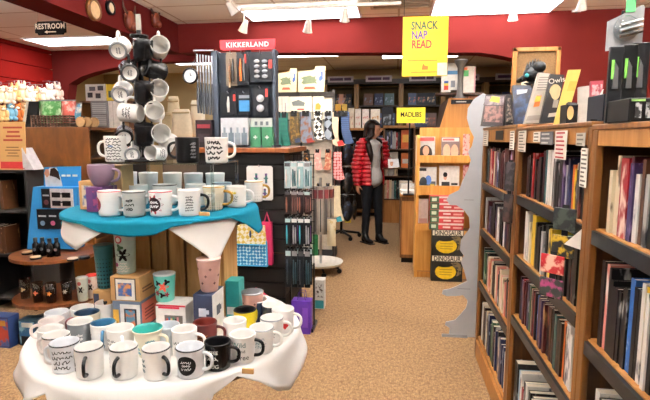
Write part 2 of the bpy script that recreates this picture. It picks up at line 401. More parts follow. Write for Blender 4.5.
# red soffits with arched undersides
def px_poly(pts, Y): return [(AY(x, y, Y).x, AY(x, y, Y).z) for x, y in pts]
arch = px_poly([(480, 52.5), (495, 54.5), (510, 57.5), (525, 62), (538, 70), (547, 86), (550, 110)], 5.62)
poly = [(-2.55, 2.425)]+arch+[(arch[-1][0], 0), (3.2, 0), (3.2, CEIL), (-2.55, CEIL)]
struct('wall_front', MB().prism(poly, .22, M=Matrix.Translation((0, 5.62, 0))), REDW)
arc2 = px_poly([(66, 125), (67, 100), (69, 84), (80, 77), (95, 72), (110, 68.5), (130, 65), (155, 62)], 7.02)
poly = [(-5.24, 0), (arc2[0][0], 0)]+arc2+[(-2.2, arc2[-1][1]), (-2.2, CEIL), (-5.24, CEIL)]
struct('wall_arch', MB().prism(poly, .2, M=Matrix.Translation((0, 7.02, 0))), REDW)
struct('wall_beam', MB().box((-2.84, -2.5, 2.42), (-2.55, 5.7, CEIL)), mat('#5c1816', .88, var=.05, scale=3))
# ---- ceiling lights: recessed fluorescent troffers, plus added fill pendants
LIT = emit('#f6f6ff', 8.0); LITD = emit('#f4f2f4', 6); LITU = emit('#f6f6ff', 160.0); LITP = emit('#f6f6ff', 7.5)
def troffer(cx, cy, label, lx=1.2, ly=.6, m=LIT, rz=0, group='fluorescent ceiling panels'):
    t = thing('ceiling_light', label, 'light', (cx, cy, CEIL), rz, group)
    fr = MB()
    for a in (-1, 1):
        fr.cbox((a*(lx/2+.012), 0, -.008), (.024, ly+.05, .016)); fr.cbox((0, a*(ly/2+.012), -.008), (lx, .024, .016))
    obj('frame', fr, WHITE, t)
    obj('diffuser', MB().cbox((0, 0, -.005), (lx, ly, .008)), m, t)
    return t
troffer(-1.02, 5.25, 'fluorescent ceiling panel above the red packaged goods sign', ly=.58)
troffer(.95, 5.3, 'fluorescent ceiling panel beside the ceiling air vent')
troffer(-4.1, 6.35, 'fluorescent ceiling panel beyond the restroom sign', lx=1.7, ly=.5)
troffer(-1.55, 7.75, 'fluorescent ceiling panel past the red soffit, above the socks', m=LITD)
troffer(-3.3, 8.3, 'fluorescent ceiling panel seen through the arch behind the mug tree', m=LITD)
troffer(.35, 8.1, 'fluorescent ceiling panel past the soffit, behind the yellow sign', m=LITD)
def pendant(x, y, down=True):  # unseen pendants, added to brighten the ceiling and the shop front
    t = thing('fill_pendant', 'unseen pendant added as fill light over the front of the shop', 'light', (x, y, CEIL), 0, 'added fill pendants')
    obj('housing', MB().cbox((0, 0, -.33), (1.24, .22, .03)), WHITE, t); obj('diffuser', MB().cbox((0, 0, -.365), (1.2, .2, .038)), LITP if down else WHITE, t); obj('uplight', MB().cbox((0, 0, -.309), (1.2, .16, .01)), LITU, t)
    for s_ in (-1, 1): obj('cord', MB().cyl(.004, -.3, 0, 6, c=(s_*.5, 0)), WHITE, t)
for i, (x, y) in enumerate(((-1.5, .2), (.6, .4), (-1.5, 2.7), (.75, 2.5))):
    pendant(x, y)
pendant(-4.3, 2.7, False); pendant(2.4, 2.9, False)
# ---- ceiling vent, dome camera, track lights
t = thing('ceiling_vent', 'square white ceiling air vent at the top edge above the yellow sign', 'vent', (.02, 4.93, CEIL))
f = MB()
for a in (-1, 1): f.cbox((a*.29, 0, -.008), (.03, .6, .016)); f.cbox((0, a*.29, -.008), (.6, .03, .016))
obj('frame', f, mat('#c9bba6', .6), t)
f = MB()
for i in range(9): f.cbox((0, -.24+i*.06, -.01), (.55, .03, .012))
obj('slat', f, mat('#93836f', .6), t)
p = AZ(575, 14, CEIL-.03)
t = thing('security_camera', 'small white dome security camera on the ceiling near the dark red wall', 'camera', (p.x, p.y, CEIL))
obj('base', MB().cyl(.06, -.02, 0, 18), WHITE, t); obj('dome', MB().sphere((0, 0, -.022), (.042, .042, .04)), mat('#3a3634', .15), t)
TRK = mat('#ddd2c2', .4)
def track(p0, p1, label):
    d = p1-p0
    o = obj('light_track', MB().box((0, -.018, -.03), (d.length, .018, 0)), TRK, loc=p0, rot=(0, 0, math.atan2(d.y, d.x)))
    tag(o, label, 'light track', 'ceiling light tracks')
V = Vector
k1, k2 = V((-1.62, 4.3, CEIL)), V((-1.62, 5.02, CEIL))
track(k1, k2, 'white light track running along the aisle above the mugs')
track(V((-1.58, 4.96, CEIL-.02)), V((.02, 4.96, CEIL-.02)), 'white light track running across the ceiling near the soffit')
BULB = emit('#fff1d8', 28)
def spot(px, py, D, label, tilt=(0.35, 0), drop=.16):
    """a can lamp hung from the ceiling on a short stem"""
    p = AY(px, py, D)
    t = thing('track_spotlight', label, 'spotlight', (p.x, p.y, CEIL), 0, 'ceiling spotlights')
    dz = CEIL-p.z
    obj('stem', MB().cyl(.009, -dz+.05, 0, 8), TRK, t)
    R = Matrix.Translation((0, 0, -dz)) @ Matrix.Rotation(tilt[0], 4, 'X') @ Matrix.Rotation(tilt[1], 4, 'Y')
    obj('can', MB().lathe([(.001, .075), (.022, .07), (.03, .03), (.046, -.045), (.05, -.05), (.044, -.045), (.03, 0)], 16, M=R), TRK, t)
    obj('bulb', MB().sphere((0, 0, -.03), (.036, .036, .02), 12, 6, M=R), BULB, t)
    return t
spot(232, 9, 4.75, 'ceiling spotlight at the near end of the aisle track', (.5, -.5))
spot(244, 27, 4.98, 'ceiling spotlight angled down above the long red sign', (.35, .45))
spot(308, 27, 4.96, 'bluish white ceiling spotlight in the middle of the cross track', (.5, .2))
spot(345, 16, 4.96, 'large bright ceiling spotlight at the end of the cross track', (.6, .1))
spot(513, 15, 5.2, 'ceiling spotlight beside the fluorescent panel over the tall shelves', (.5, -.1))
spot(582, 4, 4.9, 'ceiling spotlight close to the dome security camera', (.5, -.1))
# ---- signs hung from the ceiling
def hang(parent, xs, z0, z1, m=None):
    for x in xs: obj('cord', MB().cyl(.0025, z0, z1, 6, c=(x, 0)), m or DARK, parent)
p = AY(425, 46.5, 4.6); q0 = AY(403, 17, 4.6); q1 = AY(447, 76, 4.6)
W2, H2 = (q1.x-q0.x)/2, (q0.z-q1.z)/2
t = thing('hanging_sign', 'yellow hanging poster reading SNACK NAP READ above the magazine rack', 'sign', p)
obj('panel', MB().cbox((0, 0, 0), (2*W2, .012, 2*H2)), mat('#f6cd1c', .5, var=.03), t, bevel=.003)
for i, (s_, col, x, z) in enumerate((('SNACK', '#2f5c3c', -.01, .68), ('NAP', '#5a3f8f', -.052, .37), ('READ', '#d8342c', -.03, .06))):
    words(t, s_, .098, mat(col, .5), (x, -.0075, z*H2), bold=.025, sx=.72)
obj('footer_print', MB().cbox((-.02, -.0068, -.47*H2), (.26, .0012, .012)).cbox((.0, -.0068, -.86*H2), (.24, .0012, .01)), mat('#c99a1c', .6), t)
obj('emblem', MB().prism([(-.025, -.02), (.03, -.02), (.03, .01), (.0, .015), (-.01, .035), (-.02, .01)], .001, M=Matrix.Translation((.0, -.0074, -.7*H2))), mat('#d97a1e', .6), t)
obj('paper_note', MB().cbox((W2-.045, -.0075, -H2+.06), (.085, .002, .11)), CREAM, t)
hang(t, (-W2+.01, W2-.01), H2, CEIL-p.z)
p = AY(50, 28, 4.4)
t = thing('restroom_sign', 'black wooden hanging RESTROOM sign with arrow', 'sign', p)
a, b = .16, .062
obj('board', MB().prism([(-a+.03, -b), (a-.03, -b), (a-.025, -b+.014), (a, -b+.02), (a, b-.02), (a-.025, b-.014), (a-.03, b), (-a+.03, b), (-a+.025, b-.014), (-a, b-.02), (-a, -b+.02), (-a+.025, -b+.014)], .015), mat('#100c0a', .85), t)
words(t, 'RESTROOM', .068, mat('#f6ecd6', .6), (0, -.002, .014), bold=.03, sx=.86, space=1.05)
obj('arrow', MB().prism([(-.06, -.036), (-.03, -.022), (-.03, -.031), (.06, -.031), (.06, -.04), (-.03, -.04), (-.03, -.05)], .002, M=Matrix.Translation((0, -.002, 0))), mat('#f6ecd6', .6), t)
hang(t, (-.12, .12), b, CEIL-p.z, mat('#c9b79c', .5))
# wall ornaments on the beam
p = AX(92, 10, -2.545)
t = thing('wall_ornament', 'round wooden drum ornament hung on the red beam, nearest the frame top', 'ornament', p, 0, 'ornaments on the red beam')
R = Matrix.Rotation(PI/2, 4, 'Y')
obj('hoop', MB().lathe([(.07, 0), (.088, 0), (.088, .035), (.07, .035), (.07, 0)], 24, M=R), OAK, t)
obj('skin', MB().cyl(.072, .008, .028, 24, M=R), mat('#d9b98a', .7), t)
obj('handle', MB().tube([(.015, 0, .08), (.02, .0, .16)], .012), OAKD, t)
p = AX(109, 8, -2.545)
t = thing('wall_ornament', 'small round black ornament with a cream face hung on the red beam', 'ornament', p, 0, 'ornaments on the red beam')
obj('rim', MB().lathe([(.045, 0), (.06, 0), (.06, .03), (.045, .03), (.045, 0)], 20, M=R), BLACK, t)
obj('face', MB().cyl(.047, .006, .022, 20, M=R), mat('#e0cfa8', .6), t)
for i, (px, py, sc, lb) in enumerate(((127, 21, 1.1, 'carved brown animal mask with horns on the red beam above the mug tree'), (153, 20, .95, 'carved brown animal mask farther along the red beam'))):
    p = AX(px, py, -2.545)
    t = thing('carved_mask', lb, 'ornament', p, 0, 'ornaments on the red beam')
    obj('face', MB().sphere((.03, 0, 0), (.045*sc, .06*sc, .085*sc)).sphere((.06, 0, -.05*sc), (.035*sc, .035*sc, .04*sc)), wood('#5a2416', '#8a4020'), t)
    for s_ in (-1, 1):
        obj('horn', MB().tube([(.03, s_*.04*sc, .05*sc), (.03, s_*.09*sc, .09*sc), (.03, s_*.1*sc, .15*sc)], [.014, .011, .004]), wood('#2e1a10', '#4a2a18'), t)
        obj('ear', MB().sphere((.03, s_*.065*sc, .03*sc), (.012, .025, .018)), wood('#5a2416', '#8a4020'), t)
# ================================================================ THE TALL BOOKCASES ON THE AISLE'S RIGHT
XF = .54; TOPS = dict(far=1.493, middle=1.477, near=1.467)
def case_top(Y): return TOPS['far' if Y > 2.33 else 'middle' if Y > 1.47 else 'near']
EDGE = mat('#2b2d30', .35, .5)
def bookcase(y0, L, shelves, label):
    TOPZ = case_top(y0-.1)
    t = thing('bookcase', label, 'bookcase', (XF, y0, 0), 0, 'tall oak bookcases')
    D = .27
    for s_ in (0, 1):
        ya = -s_*(L-.026)
        obj('side_panel', MB().box((.02, ya-.026, 0), (.52, ya, TOPZ-.016)), OAKD, t)
    obj('back_panel', MB().box((D, -L+.026, .12), (D+.012, -.026, TOPZ-.016)), OAKD, t)
    for s_ in (0, 1):
        ya = -s_*(L-.036); obj('stile', MB().box((0, ya-.036, 0), (.02, ya, TOPZ-.0155)), OAK, t, bevel=.003)
    obj('top_rail', MB().box((.002, -L+.036, 1.41), (.02, -.036, TOPZ-.0155)), OAKL, t)
    obj('top_board', MB().box((-.004, -L+.001, TOPZ-.015), (.53, -.001, TOPZ)), OAK, t, bevel=.003)
    obj('kick_board', MB().box((.0, -L+.036, 0), (.02, -.036, .1145)), OAKL, t)
    for z in shelves:
        s_ = obj('shelf', MB().box((.012, -L+.028, z-.025), (D-.001, -.028, z)), OAKL, t)
        if z > .2: obj('shelf_edging', MB().box((.0, -L+.04, z-.042), (.0115, -.04, z-.004)), EDGE, s_)
    return t
CASES = [('far', 3.23, .90, (1.155, .86, .52, .14)), ('middle', 2.33, .86, (1.18, .905, .62, .14)), ('near', 1.47, .90, (1.18, .86, .52, .14))]
bookcase(*CASES[0][1:], 'tall oak bookcase farthest along the aisle, beside the grey cardboard standee')
bookcase(*CASES[1][1:], 'tall oak bookcase in the middle of the row, with yellow leaflet on top')
bookcase(*CASES[2][1:], 'tall oak bookcase nearest the front, with the black knife display on top')
def book_mat(c, a):
    k = ('b', c, a)
    if k in _M: return _M[k]
    m, nt, b = base('cover_'+c.lstrip('#'))
    tc = nd(nt, 'ShaderNodeTexCoord'); oi = nd(nt, 'ShaderNodeObjectInfo'); mp = nd(nt, 'ShaderNodeMapping')
    mp.inputs['Scale'].default_value = (26, 26, 9); nt.links.new(tc.outputs['Object'], mp.inputs['Vector'])
    add = nd(nt, 'ShaderNodeVectorMath'); add.operation = 'ADD'
    mul = nd(nt, 'ShaderNodeMath'); mul.operation = 'MULTIPLY'; mul.inputs[1].default_value = 57
    nt.links.new(oi.outputs['Random'], mul.inputs[0]); nt.links.new(mp.outputs[0], add.inputs[0]); nt.links.new(mul.outputs[0], add.inputs[1])
    n = nd(nt, 'ShaderNodeTexNoise'); n.inputs['Scale'].default_value = 1; n.inputs['Detail'].default_value = 4
    nt.links.new(add.outputs[0], n.inputs['Vector'])
    r = nd(nt, 'ShaderNodeValToRGB'); e = r.color_ramp.elements
    e[0].color = lin(c); e[0].position = .60; e[1].color = lin(a); e[1].position = .68
    nt.links.new(n.outputs['Fac'], r.inputs['Fac']); nt.links.new(r.outputs[0], b.inputs['Base Color'])
    b.inputs['Roughness'].default_value = .38
    _M[k] = m; return m
COL = dict(black=('#0b0b0d', '#b0b0ae'), dark=('#181417', '#6e3a2e'), red=('#9e1c24', '#f0d8c8'), maroon=('#451218', '#a5824f'), navy=('#1d2a52', '#b9c2da'),
  blue=('#2a5fa5', '#e6eef6'), teal=('#1e5a5c', '#c7d8c8'), green=('#2d5a38', '#d8dcb8'), cream=('#dccfb0', '#6a5a48'), white=('#e6e3dc', '#4a4f5c'), grey=('#a9aaa8', '#33363c'),
  yellow=('#e6c02c', '#2a2410'), orange=('#cf6a26', '#f3dcb0'), pink=('#dc8f84', '#f6e6da'), purple=('#38284f', '#9a86b4'), brown=('#4a2a18', '#b08a60'), sky=('#a9cbe0', '#37597a'))
def make_book(col, th, h, d, pages=True):
    mb = MB(); b = .0016
    mb.box((0, -th, 0), (b, 0, h)); mb.box((b, -b, 0), (d, 0, h)); mb.box((b, -th, 0), (d, -th+b, h))
    o = obj('book', mb, book_mat(*COL[col]))
    if pages: obj('pages', MB().box((b, -th+b, .002), (d-.004, -b, h-.0025)), PAGES, o)
    return o
def size_word(th, h):
    a = 'thin' if th < .018 else ('thick' if th > .03 else None)
    b = 'tall' if h > .235 else ('short' if h < .18 else None)
    return ' '.join(w for w in (a, b) if w)
NAMES = {'dark': 'dark brown', 'sky': 'pale blue'}
def fill(case, shelf_word, z, ystart, yend, cols, thr=(.014, .032), hr=(.17, .215), d=.15, limit=99, front=.02):
    cname, y0, L, _ = case
    y = ystart; i = 0
    while i < len(cols) and y > yend:
        c = cols[i]; spec = {}
        if isinstance(c, tuple): c, spec = c
        th = spec.get('t', random.uniform(*thr)); h = spec.get('h', random.uniform(*hr)); dd = spec.get('d', d*random.uniform(.92, 1.05))
        if y-th < yend: break
        o = make_book(c, th, h, min(dd, .235))
        o.location = (XF+front+random.uniform(0, .012), y, z+.0005)
        w = size_word(th, h)
        tag(o, ((w+' ') if w else '')+f"{NAMES.get(c, c)} book, {ORD[i]} from the far end, {shelf_word} shelf of {cname} bookcase", 'book', f'books on the {shelf_word} shelf of the {cname} bookcase')
        y -= th+random.uniform(.0006, .002); i += 1
    return y
B = lambda c, **k: (c, k)
def mix(pool, n, seed):
    r = random.Random(seed); return [r.choice(pool) for _ in range(n)]
cA, cB, cC = CASES
fill(cA, 'top', 1.155, 3.19, 2.38, ['black', 'teal', 'dark', 'dark', B('brown', h=.225), B('pink', h=.21), 'maroon', 'maroon', 'red', 'black', 'cream', 'brown', 'purple', 'pink', 'dark', 'navy', 'cream', 'black']+mix(['dark', 'black', 'purple', 'brown', 'maroon'], 22, 3), hr=(.19, .225))
fill(cA, 'second', .86, 3.18, 2.38, [B('grey', h=.2), 'black', 'black', B('maroon', h=.19), 'black', 'purple', 'red', 'dark', 'dark', B('white', h=.2), 'black']+mix(['black', 'maroon', 'purple', 'white', 'dark', 'brown'], 30, 4), hr=(.15, .2))
fill(cA, 'third', .52, 3.18, 2.38, [B('black', h=.22), 'teal', B('green', h=.2), 'teal', 'black', B('black', h=.21), 'cream', B('cream', h=.2), 'pink', 'orange', B('pink', h=.2), 'cream', 'black']+mix(['black', 'pink', 'dark', 'cream'], 30, 5), hr=(.17, .215))
fill(cA, 'bottom', .14, 3.18, 2.38, [B('black', h=.24), B('white', h=.24), 'cream', 'black', 'brown', B('black', h=.22), B('grey', h=.225), 'cream', 'white', 'black', B('navy', t=.04, h=.25), 'black', B('grey', t=.03), B('green', t=.04, h=.24), 'black']+mix(['black', 'white', 'navy', 'cream'], 24, 6), hr=(.2, .245), d=.19)
fill(cB, 'top', 1.18, 2.23, 1.53, ['black', 'dark', 'black', 'dark', 'red', 'black', 'dark', 'black', 'maroon', 'dark', 'black', B('maroon', h=.2), B('dark', h=.2), B('teal', h=.205, t=.016), B('white', h=.205, t=.036), B('white', h=.2, t=.03), B('black', h=.2), 'grey', 'black', 'black', 'dark', 'black', 'purple', 'grey', 'purple', 'navy', 'orange', 'yellow', 'cream', 'black']+mix(['black', 'dark'], 15, 7), thr=(.013, .022), hr=(.15, .19))
# a face-out red book propped at the far end of the middle bookcase
o = make_book('red', .022, .25, .17); o.location = (XF+.11, 2.29, .906); o.rotation_euler = (0, 0, PI/2+.1)
tag(o, 'red book leaning face out at the far end of the middle bookcase', 'book', 'books on the second shelf of the middle bookcase')
o.rotation_euler = (0, 0, 0); o.location = (XF+.06, 2.285, .906)
fill(cB, 'second', .905, 2.23, 1.535, [B('grey', h=.205), B('white', h=.21), B('white', h=.205), B('grey', h=.2), 'cream', B('yellow', h=.21, t=.05, d=.19), 'black', 'black', 'dark', 'black', 'black', 'grey', B('black', h=.2, t=.03), 'black', 'cream', B('yellow', h=.195, t=.024), 'black', B('green', t=.024), 'black', 'black', 'dark', 'teal', 'black']+mix(['black', 'dark', 'green'], 10, 8), thr=(.016, .026), hr=(.165, .19))
fill(cB, 'third', .62, 2.25, 1.535, mix(['dark', 'brown', 'maroon', 'black', 'red', 'navy', 'brown', 'dark'], 7, 9)+['green', 'cream', 'maroon', 'red', 'dark', 'blue', 'navy', 'brown', 'purple', 'brown', 'maroon', 'dark', 'navy', 'brown', 'dark', 'black', 'teal', 'dark', 'dark', B('orange', h=.2), 'black', B('white', h=.21, t=.035)]+mix(['white', 'dark'], 10, 10), thr=(.016, .024), hr=(.185, .2), d=.2)
fill(cB, 'bottom', .14, 2.26, 1.54, [B('black', t=.05, h=.275, d=.22), B('sky', t=.03, h=.25), B('white', h=.26), B('red', h=.2), B('black', h=.24, t=.04), B('white', h=.25, t=.03), 'black', 'cream', 'black', 'white', 'black', 'navy', 'black', 'cream']+mix(['black', 'white', 'cream'], 14, 12), hr=(.2, .25), d=.2, thr=(.02, .034))
fill(cC, 'top', 1.18, 1.4, 1.02, [B('cream', h=.165, t=.014), B('cream', h=.165, t=.014), B('cream', h=.165, t=.014), B('cream', h=.205, t=.02), B('red', h=.2, t=.04), B('maroon', h=.205, t=.014), B('purple', h=.19, t=.02), B('white', h=.165, t=.02), B('brown', h=.2, t=.014)]+['black', 'grey', 'black', 'black', 'dark', 'black', 'black', 'dark', 'black', 'black']*3, thr=(.013, .02), hr=(.155, .17))
fill(cC, 'second', .86, 1.4, 1.02, [B('dark', h=.24, t=.02), B('pink', h=.235, t=.018), B('black', h=.23, t=.014), 'black', 'black', 'dark', 'black', 'black', 'black', B('blue', h=.235, t=.024, d=.2), B('black', h=.22), B('black', h=.22), B('white', h=.24, t=.016), B('yellow', h=.235), B('white', h=.225)]+mix(['white', 'blue', 'black', 'cream'], 20, 13), thr=(.012, .018), hr=(.185, .205))
fill(cC, 'third', .52, 1.4, 1.05, [B('white', h=.21, t=.03), B('black', h=.2, t=.05)]+mix(['black', 'white', 'navy'], 9, 14), thr=(.02, .034), hr=(.18, .21))
# ---- paper tags and clip strips on the face frames
TAGM = [mat('#d9d2c2', .7), mat('#ece8dc', .7), mat('#26231f', .6), mat('#b9b3a6', .7)]
def shelf_tag(px0, py0, px1, py1, m, label, stripe=None):
    a, b = AX(px0, py0, XF-.004), AX(px1, py1, XF-.004)
    z0, z1 = sorted((b.z, AX(px0, py0, XF).z)); L = abs(a.y-b.y)
    o = obj('shelf_tag', MB().box((-.0015, -L, z0-z1), (0, 0, 0)), m, loc=(XF-.004, a.y, z1))
    tag(o, label, 'paper tag', 'paper tags along the bookcase tops')
    if stripe:
        mb = MB(); n = max(2, int((z1-z0)/.012)); r = random.Random(px0)
        for i in range(n): mb.box((-.0022, -L*r.uniform(.6, .92), -(i+.75)*(z1-z0)/n), (-.0015, -L*.12, -(i+.35)*(z1-z0)/n))
        obj('print', mb, stripe, o)
    return o
G_INK = mat('#6d675e', .7)
shelf_tag(484, 131, 488, 146, TAGM[0], 'pale strip tag at the far edge of the far bookcase rail', G_INK)
shelf_tag(496, 131, 503, 140, TAGM[2], 'small black card on the rail of the far bookcase')
shelf_tag(510.5, 131, 514, 150, TAGM[1], 'long white tag at the near edge of the far bookcase', G_INK)
shelf_tag(519, 131, 525.5, 152, TAGM[0], 'pale beige tag at the far edge of the middle bookcase rail', G_INK)
shelf_tag(534, 132, 540, 142, TAGM[1], 'small white card on the middle bookcase rail', G_INK)
shelf_tag(541, 132, 553, 145, mat('#4b4a4c', .6), 'grey picture card on the middle bookcase rail', mat('#b8b4ae', .6))
shelf_tag(556, 131, 566, 160, TAGM[1], 'tall white card with red print on the middle bookcase rail', mat('#b03038', .6))
shelf_tag(577, 133, 585, 146, TAGM[3], 'grey card at the near edge of the middle bookcase rail', G_INK)
shelf_tag(582, 148, 586, 188, TAGM[1], 'long narrow white tag hanging on the near edge of middle bookcase', G_INK)
def clip_strip(px, py0, py1, label, cols, w=.055, xo=0):
    a = AX(px, py0, XF-.008); b = AX(px, py1, XF-.008)
    t = thing('clip_strip', label, 'hanging strip', (XF-.012-xo, a.y, a.z), .75, 'hanging strips of small packets')
    Ht = a.z-b.z
    obj('strip', MB().box((-.002, -.01, -Ht), (0, .01, 0)), DARK, t)
    n = len(cols)
    for i, c in enumerate(cols):
        z1 = -Ht*i/n-.01; z0 = -Ht*(i+1)/n+.006
        mb = MB().box((-.008, -w/2, z0), (-.0025, w/2, z1))
        obj('packet', mb, pattern('blotch', c[0], c[1], 40, .4, .52), t, bevel=.002)
    return t
clip_strip(575, 205, 262, 'dark strip of black and yellow packets on the post of middle bookcase', [('#15181a', '#39403a'), ('#1c1d1b', '#caa52a')], .07, .02)
p = AX(560, 238, XF-.06)
tag(obj('folded_tag', MB().prism([(-.02, -.02), (.025, -.03), (.025, .03)], .003), mat('#ece8e0', .6), loc=(XF-.028, p.y, p.z), rot=(0, 0, -.6)), 'small white triangular tag beside the black and yellow packets', 'paper tag')
clip_strip(571, 252, 302, 'lower strip of red and green packets on the post of middle bookcase', [('#b3222a', '#e3b6a0'), ('#1d2a22', '#9a3a6a')], .075, .045)
clip_strip(515.5, 160, 226, 'narrow black strip hanging on the post between far and middle bookcases', [('#121212', '#3a3238'), ('#141316', '#40302c')], .05, .015)
# ================================================================ THINGS STANDING ON THE BOOKCASES
def upright(name, pts, Y, th, mats, label, cat='book', group=None, back=.16, extra=None, spread=0):
    """a flat item standing on the bookcase top: pts are its four outline corners seen in the photo, at distance Y; leaned back a little"""
    zb = case_top(Y)
    P = [(AY(x, y, Y).x, AY(x, y, Y).z) for x, y in pts]
    zmin = min(z for _, z in P); x0 = sum(x for x, _ in P)/len(P)
    t = thing(name, label, cat, (x0, Y, zb+.001+th*math.sin(back)), 0, group, tilt=(-back, 0))
    M = Matrix.Identity(4)
    mb = MB().prism([(x-x0, z-zmin) for x, z in P], th)
    o = obj('cover' if cat == 'book' else 'panel', mb, mats[0], t)
    return t, (lambda px, py: (AY(px, py, Y).x-x0, AY(px, py, Y).z-zmin))
def patch(t, f, pts, m, name='print', off=.0015, th=.001):
    return obj(name, MB().prism([f(*p) for p in pts], th, M=Matrix.Translation((0, -off-th*.0, 0))), m, t)
G = 'books shown face out on the bookcase tops'
t, f = upright('book', [(481, 124), (504, 125), (507, 92), (487, 92)], 3.0, .02, [mat('#2c2425', .3)], 'brown and pink picture book in clear wrap on the far bookcase end', 'book', G)
patch(t, f, [(483, 120), (502, 121), (504, 104), (486, 104)], pattern('blotch', '#3a2420', '#8a6258', 40, .4, .5)); patch(t, f, [(490, 99), (500, 101), (501, 95), (493, 94)], mat('#d8bc4a', .5))
patch(t, f, [(484, 103), (504, 103), (505.5, 94), (487, 94)], pattern('blotch', '#8d7f80', '#4f4246', 30, .3, .5), off=.001, th=.0006)
t, f = upright('book', [(504.5, 124), (515, 125), (516, 93), (507.5, 92)], 2.95, .02, [mat('#23201f', .3)], 'narrow black book with grey figure on the far bookcase', 'book', G)
patch(t, f, [(506, 120), (513, 122), (514, 96), (509, 96)], pattern('blotch', '#1d1b1c', '#9d8f80', 50, .4, .55))
t, f = upright('book', [(514, 125), (527, 125.5), (535, 84), (514, 84)], 2.8, .025, [mat('#182238', .3)], 'navy blue book with sea picture on the far bookcase', 'book', G)
patch(t, f, [(516, 121), (526, 121), (533, 87), (516, 87)], pattern('blotch', '#0e1526', '#2c4468', 25, .4, .52)); patch(t, f, [(518, 94), (528, 92), (529, 88.5), (518, 89)], mat('#c9cfd8', .5), off=.003)
t, f = upright('book', [(524, 123), (544, 121), (553, 71), (541, 70)], 2.5, .028, [mat('#b5b0a6', .35)], 'pale grey book with orange flame block leaning on middle bookcase', 'book', G)
patch(t, f, [(534, 106), (540, 105), (543, 94), (538, 94)], mat('#e07a34', .5)); patch(t, f, [(535, 101), (541, 100), (542.2, 95), (537, 95)], mat('#e9c64a', .5), off=.003)
patch(t, f, [(538, 89), (548, 90), (551, 74), (541.5, 75)], pattern('stripe', '#b5b0a6', '#6f6a64', 26, .5, .6)); patch(t, f, [(526, 120), (540, 119), (541, 114), (528, 115)], mat('#8b857c', .5))
t, f = upright('book', [(540, 122), (556, 121), (567, 72), (553, 71)], 2.38, .022, [mat('#1d1e22', .35)], 'black book with white owl drawing and script title on middle bookcase', 'book', G)
c = f(557, 90)
obj('owl_print', MB().prism([(c[0]+.026*math.cos(a)*(1 if math.sin(a) > 0 else .8), c[1]+.036*math.sin(a)) for a in [i*PI/8 for i in range(16)]], .001, M=Matrix.Translation((0, -.0018, 0))), mat('#c8b78c', .6), t)
patch(t, f, [(553, 106), (558, 106), (560, 98), (555, 98)], mat('#8f8b84', .5)); patch(t, f, [(548, 116), (556, 115), (557.5, 111), (549.5, 112)], mat('#bdb8ae', .6))
words(t, 'Owls', .034, mat('#e4e0d8', .5), (f(559, 78)[0], -.0018, f(559, 78)[1]), rot=(PI/2, -.18, 0))
t, f = upright('leaflet', [(553, 122), (565, 122), (583, 64), (570, 64.5)], 2.2, .003, [mat('#e8cf6e', .6, var=.03)], 'pale yellow leaflet leaning tall on the middle bookcase', 'leaflet', back=.08)
patch(t, f, [(568, 86), (576, 86), (579, 76), (571, 76)], mat('#d3b852', .7)); patch(t, f, [(560, 111), (566, 111), (569, 100), (563, 100)], mat('#dcc263', .7))
def carton(name, lo, hi, m, label, cat='box', group=None, bevel=.002):
    c = [(lo[i]+hi[i])/2 for i in range(3)]
    t = thing(name, label, cat, (c[0], c[1], lo[2]), 0, group)
    obj('carton', MB().box((lo[0]-c[0], lo[1]-c[1], 0), (hi[0]-c[0], hi[1]-c[1], hi[2]-lo[2])), m, t, bevel=bevel)
    return t, (hi[0]-lo[0], hi[1]-lo[1], hi[2]-lo[2])
def front_patch(t, dims, x0, z0, x1, z1, m, name='print', face='front', off=.0012):
    """print on a carton's face, fractions of that face"""
    W, D, H = dims
    if face == 'front':
        return obj(name, MB().box((W*(x0-.5), -D/2-off, H*z0), (W*(x1-.5), -D/2, H*z1)), m, t)
    if face == 'left':
        return obj(name, MB().box((-W/2-off, D*(.5-x1), H*z0), (-W/2, D*(.5-x0), H*z1)), m, t)
p0, p1 = AY(566, 125, 2.02), AY(591, 104, 2.02)
t, d = carton('game_box', (p0.x, 2.02, case_top(2)+.001), (p1.x, 2.1, p1.z), mat('#15161a', .3), 'small black box with gold oval on the middle bookcase', 'box')
obj('oval', MB().prism([(-.03+.012*math.cos(i*PI/8), .048+.026*math.sin(i*PI/8)) for i in range(16)], .001, M=Matrix.Translation((0, -d[1]/2-.0012, 0))), mat('#c9b27a', .5), t)
front_patch(t, d, .55, .2, .75, .9, mat('#2a4560', .4)); front_patch(t, d, .8, .15, .95, .7, pattern('blotch', '#22262c', '#7d7260', 60, .4, .55))
t, f = upright('book', [(570, 106), (579, 104), (580, 83), (571, 82)], 2.14, .03, [mat('#37363a', .35)], 'dark grey book upright behind the small black box', 'book', G)
patch(t, f, [(572, 102), (578, 101), (578.5, 88), (572, 88)], pattern('blotch', '#28282c', '#7a7772', 60, .4, .55))
t, f = upright('book', [(579, 112), (590, 109), (597, 70), (583, 72)], 2.0, .012, [mat('#a8a49c', .5)], 'grey paper pad leaning behind the yellow leaflet', 'book', G, back=.25)
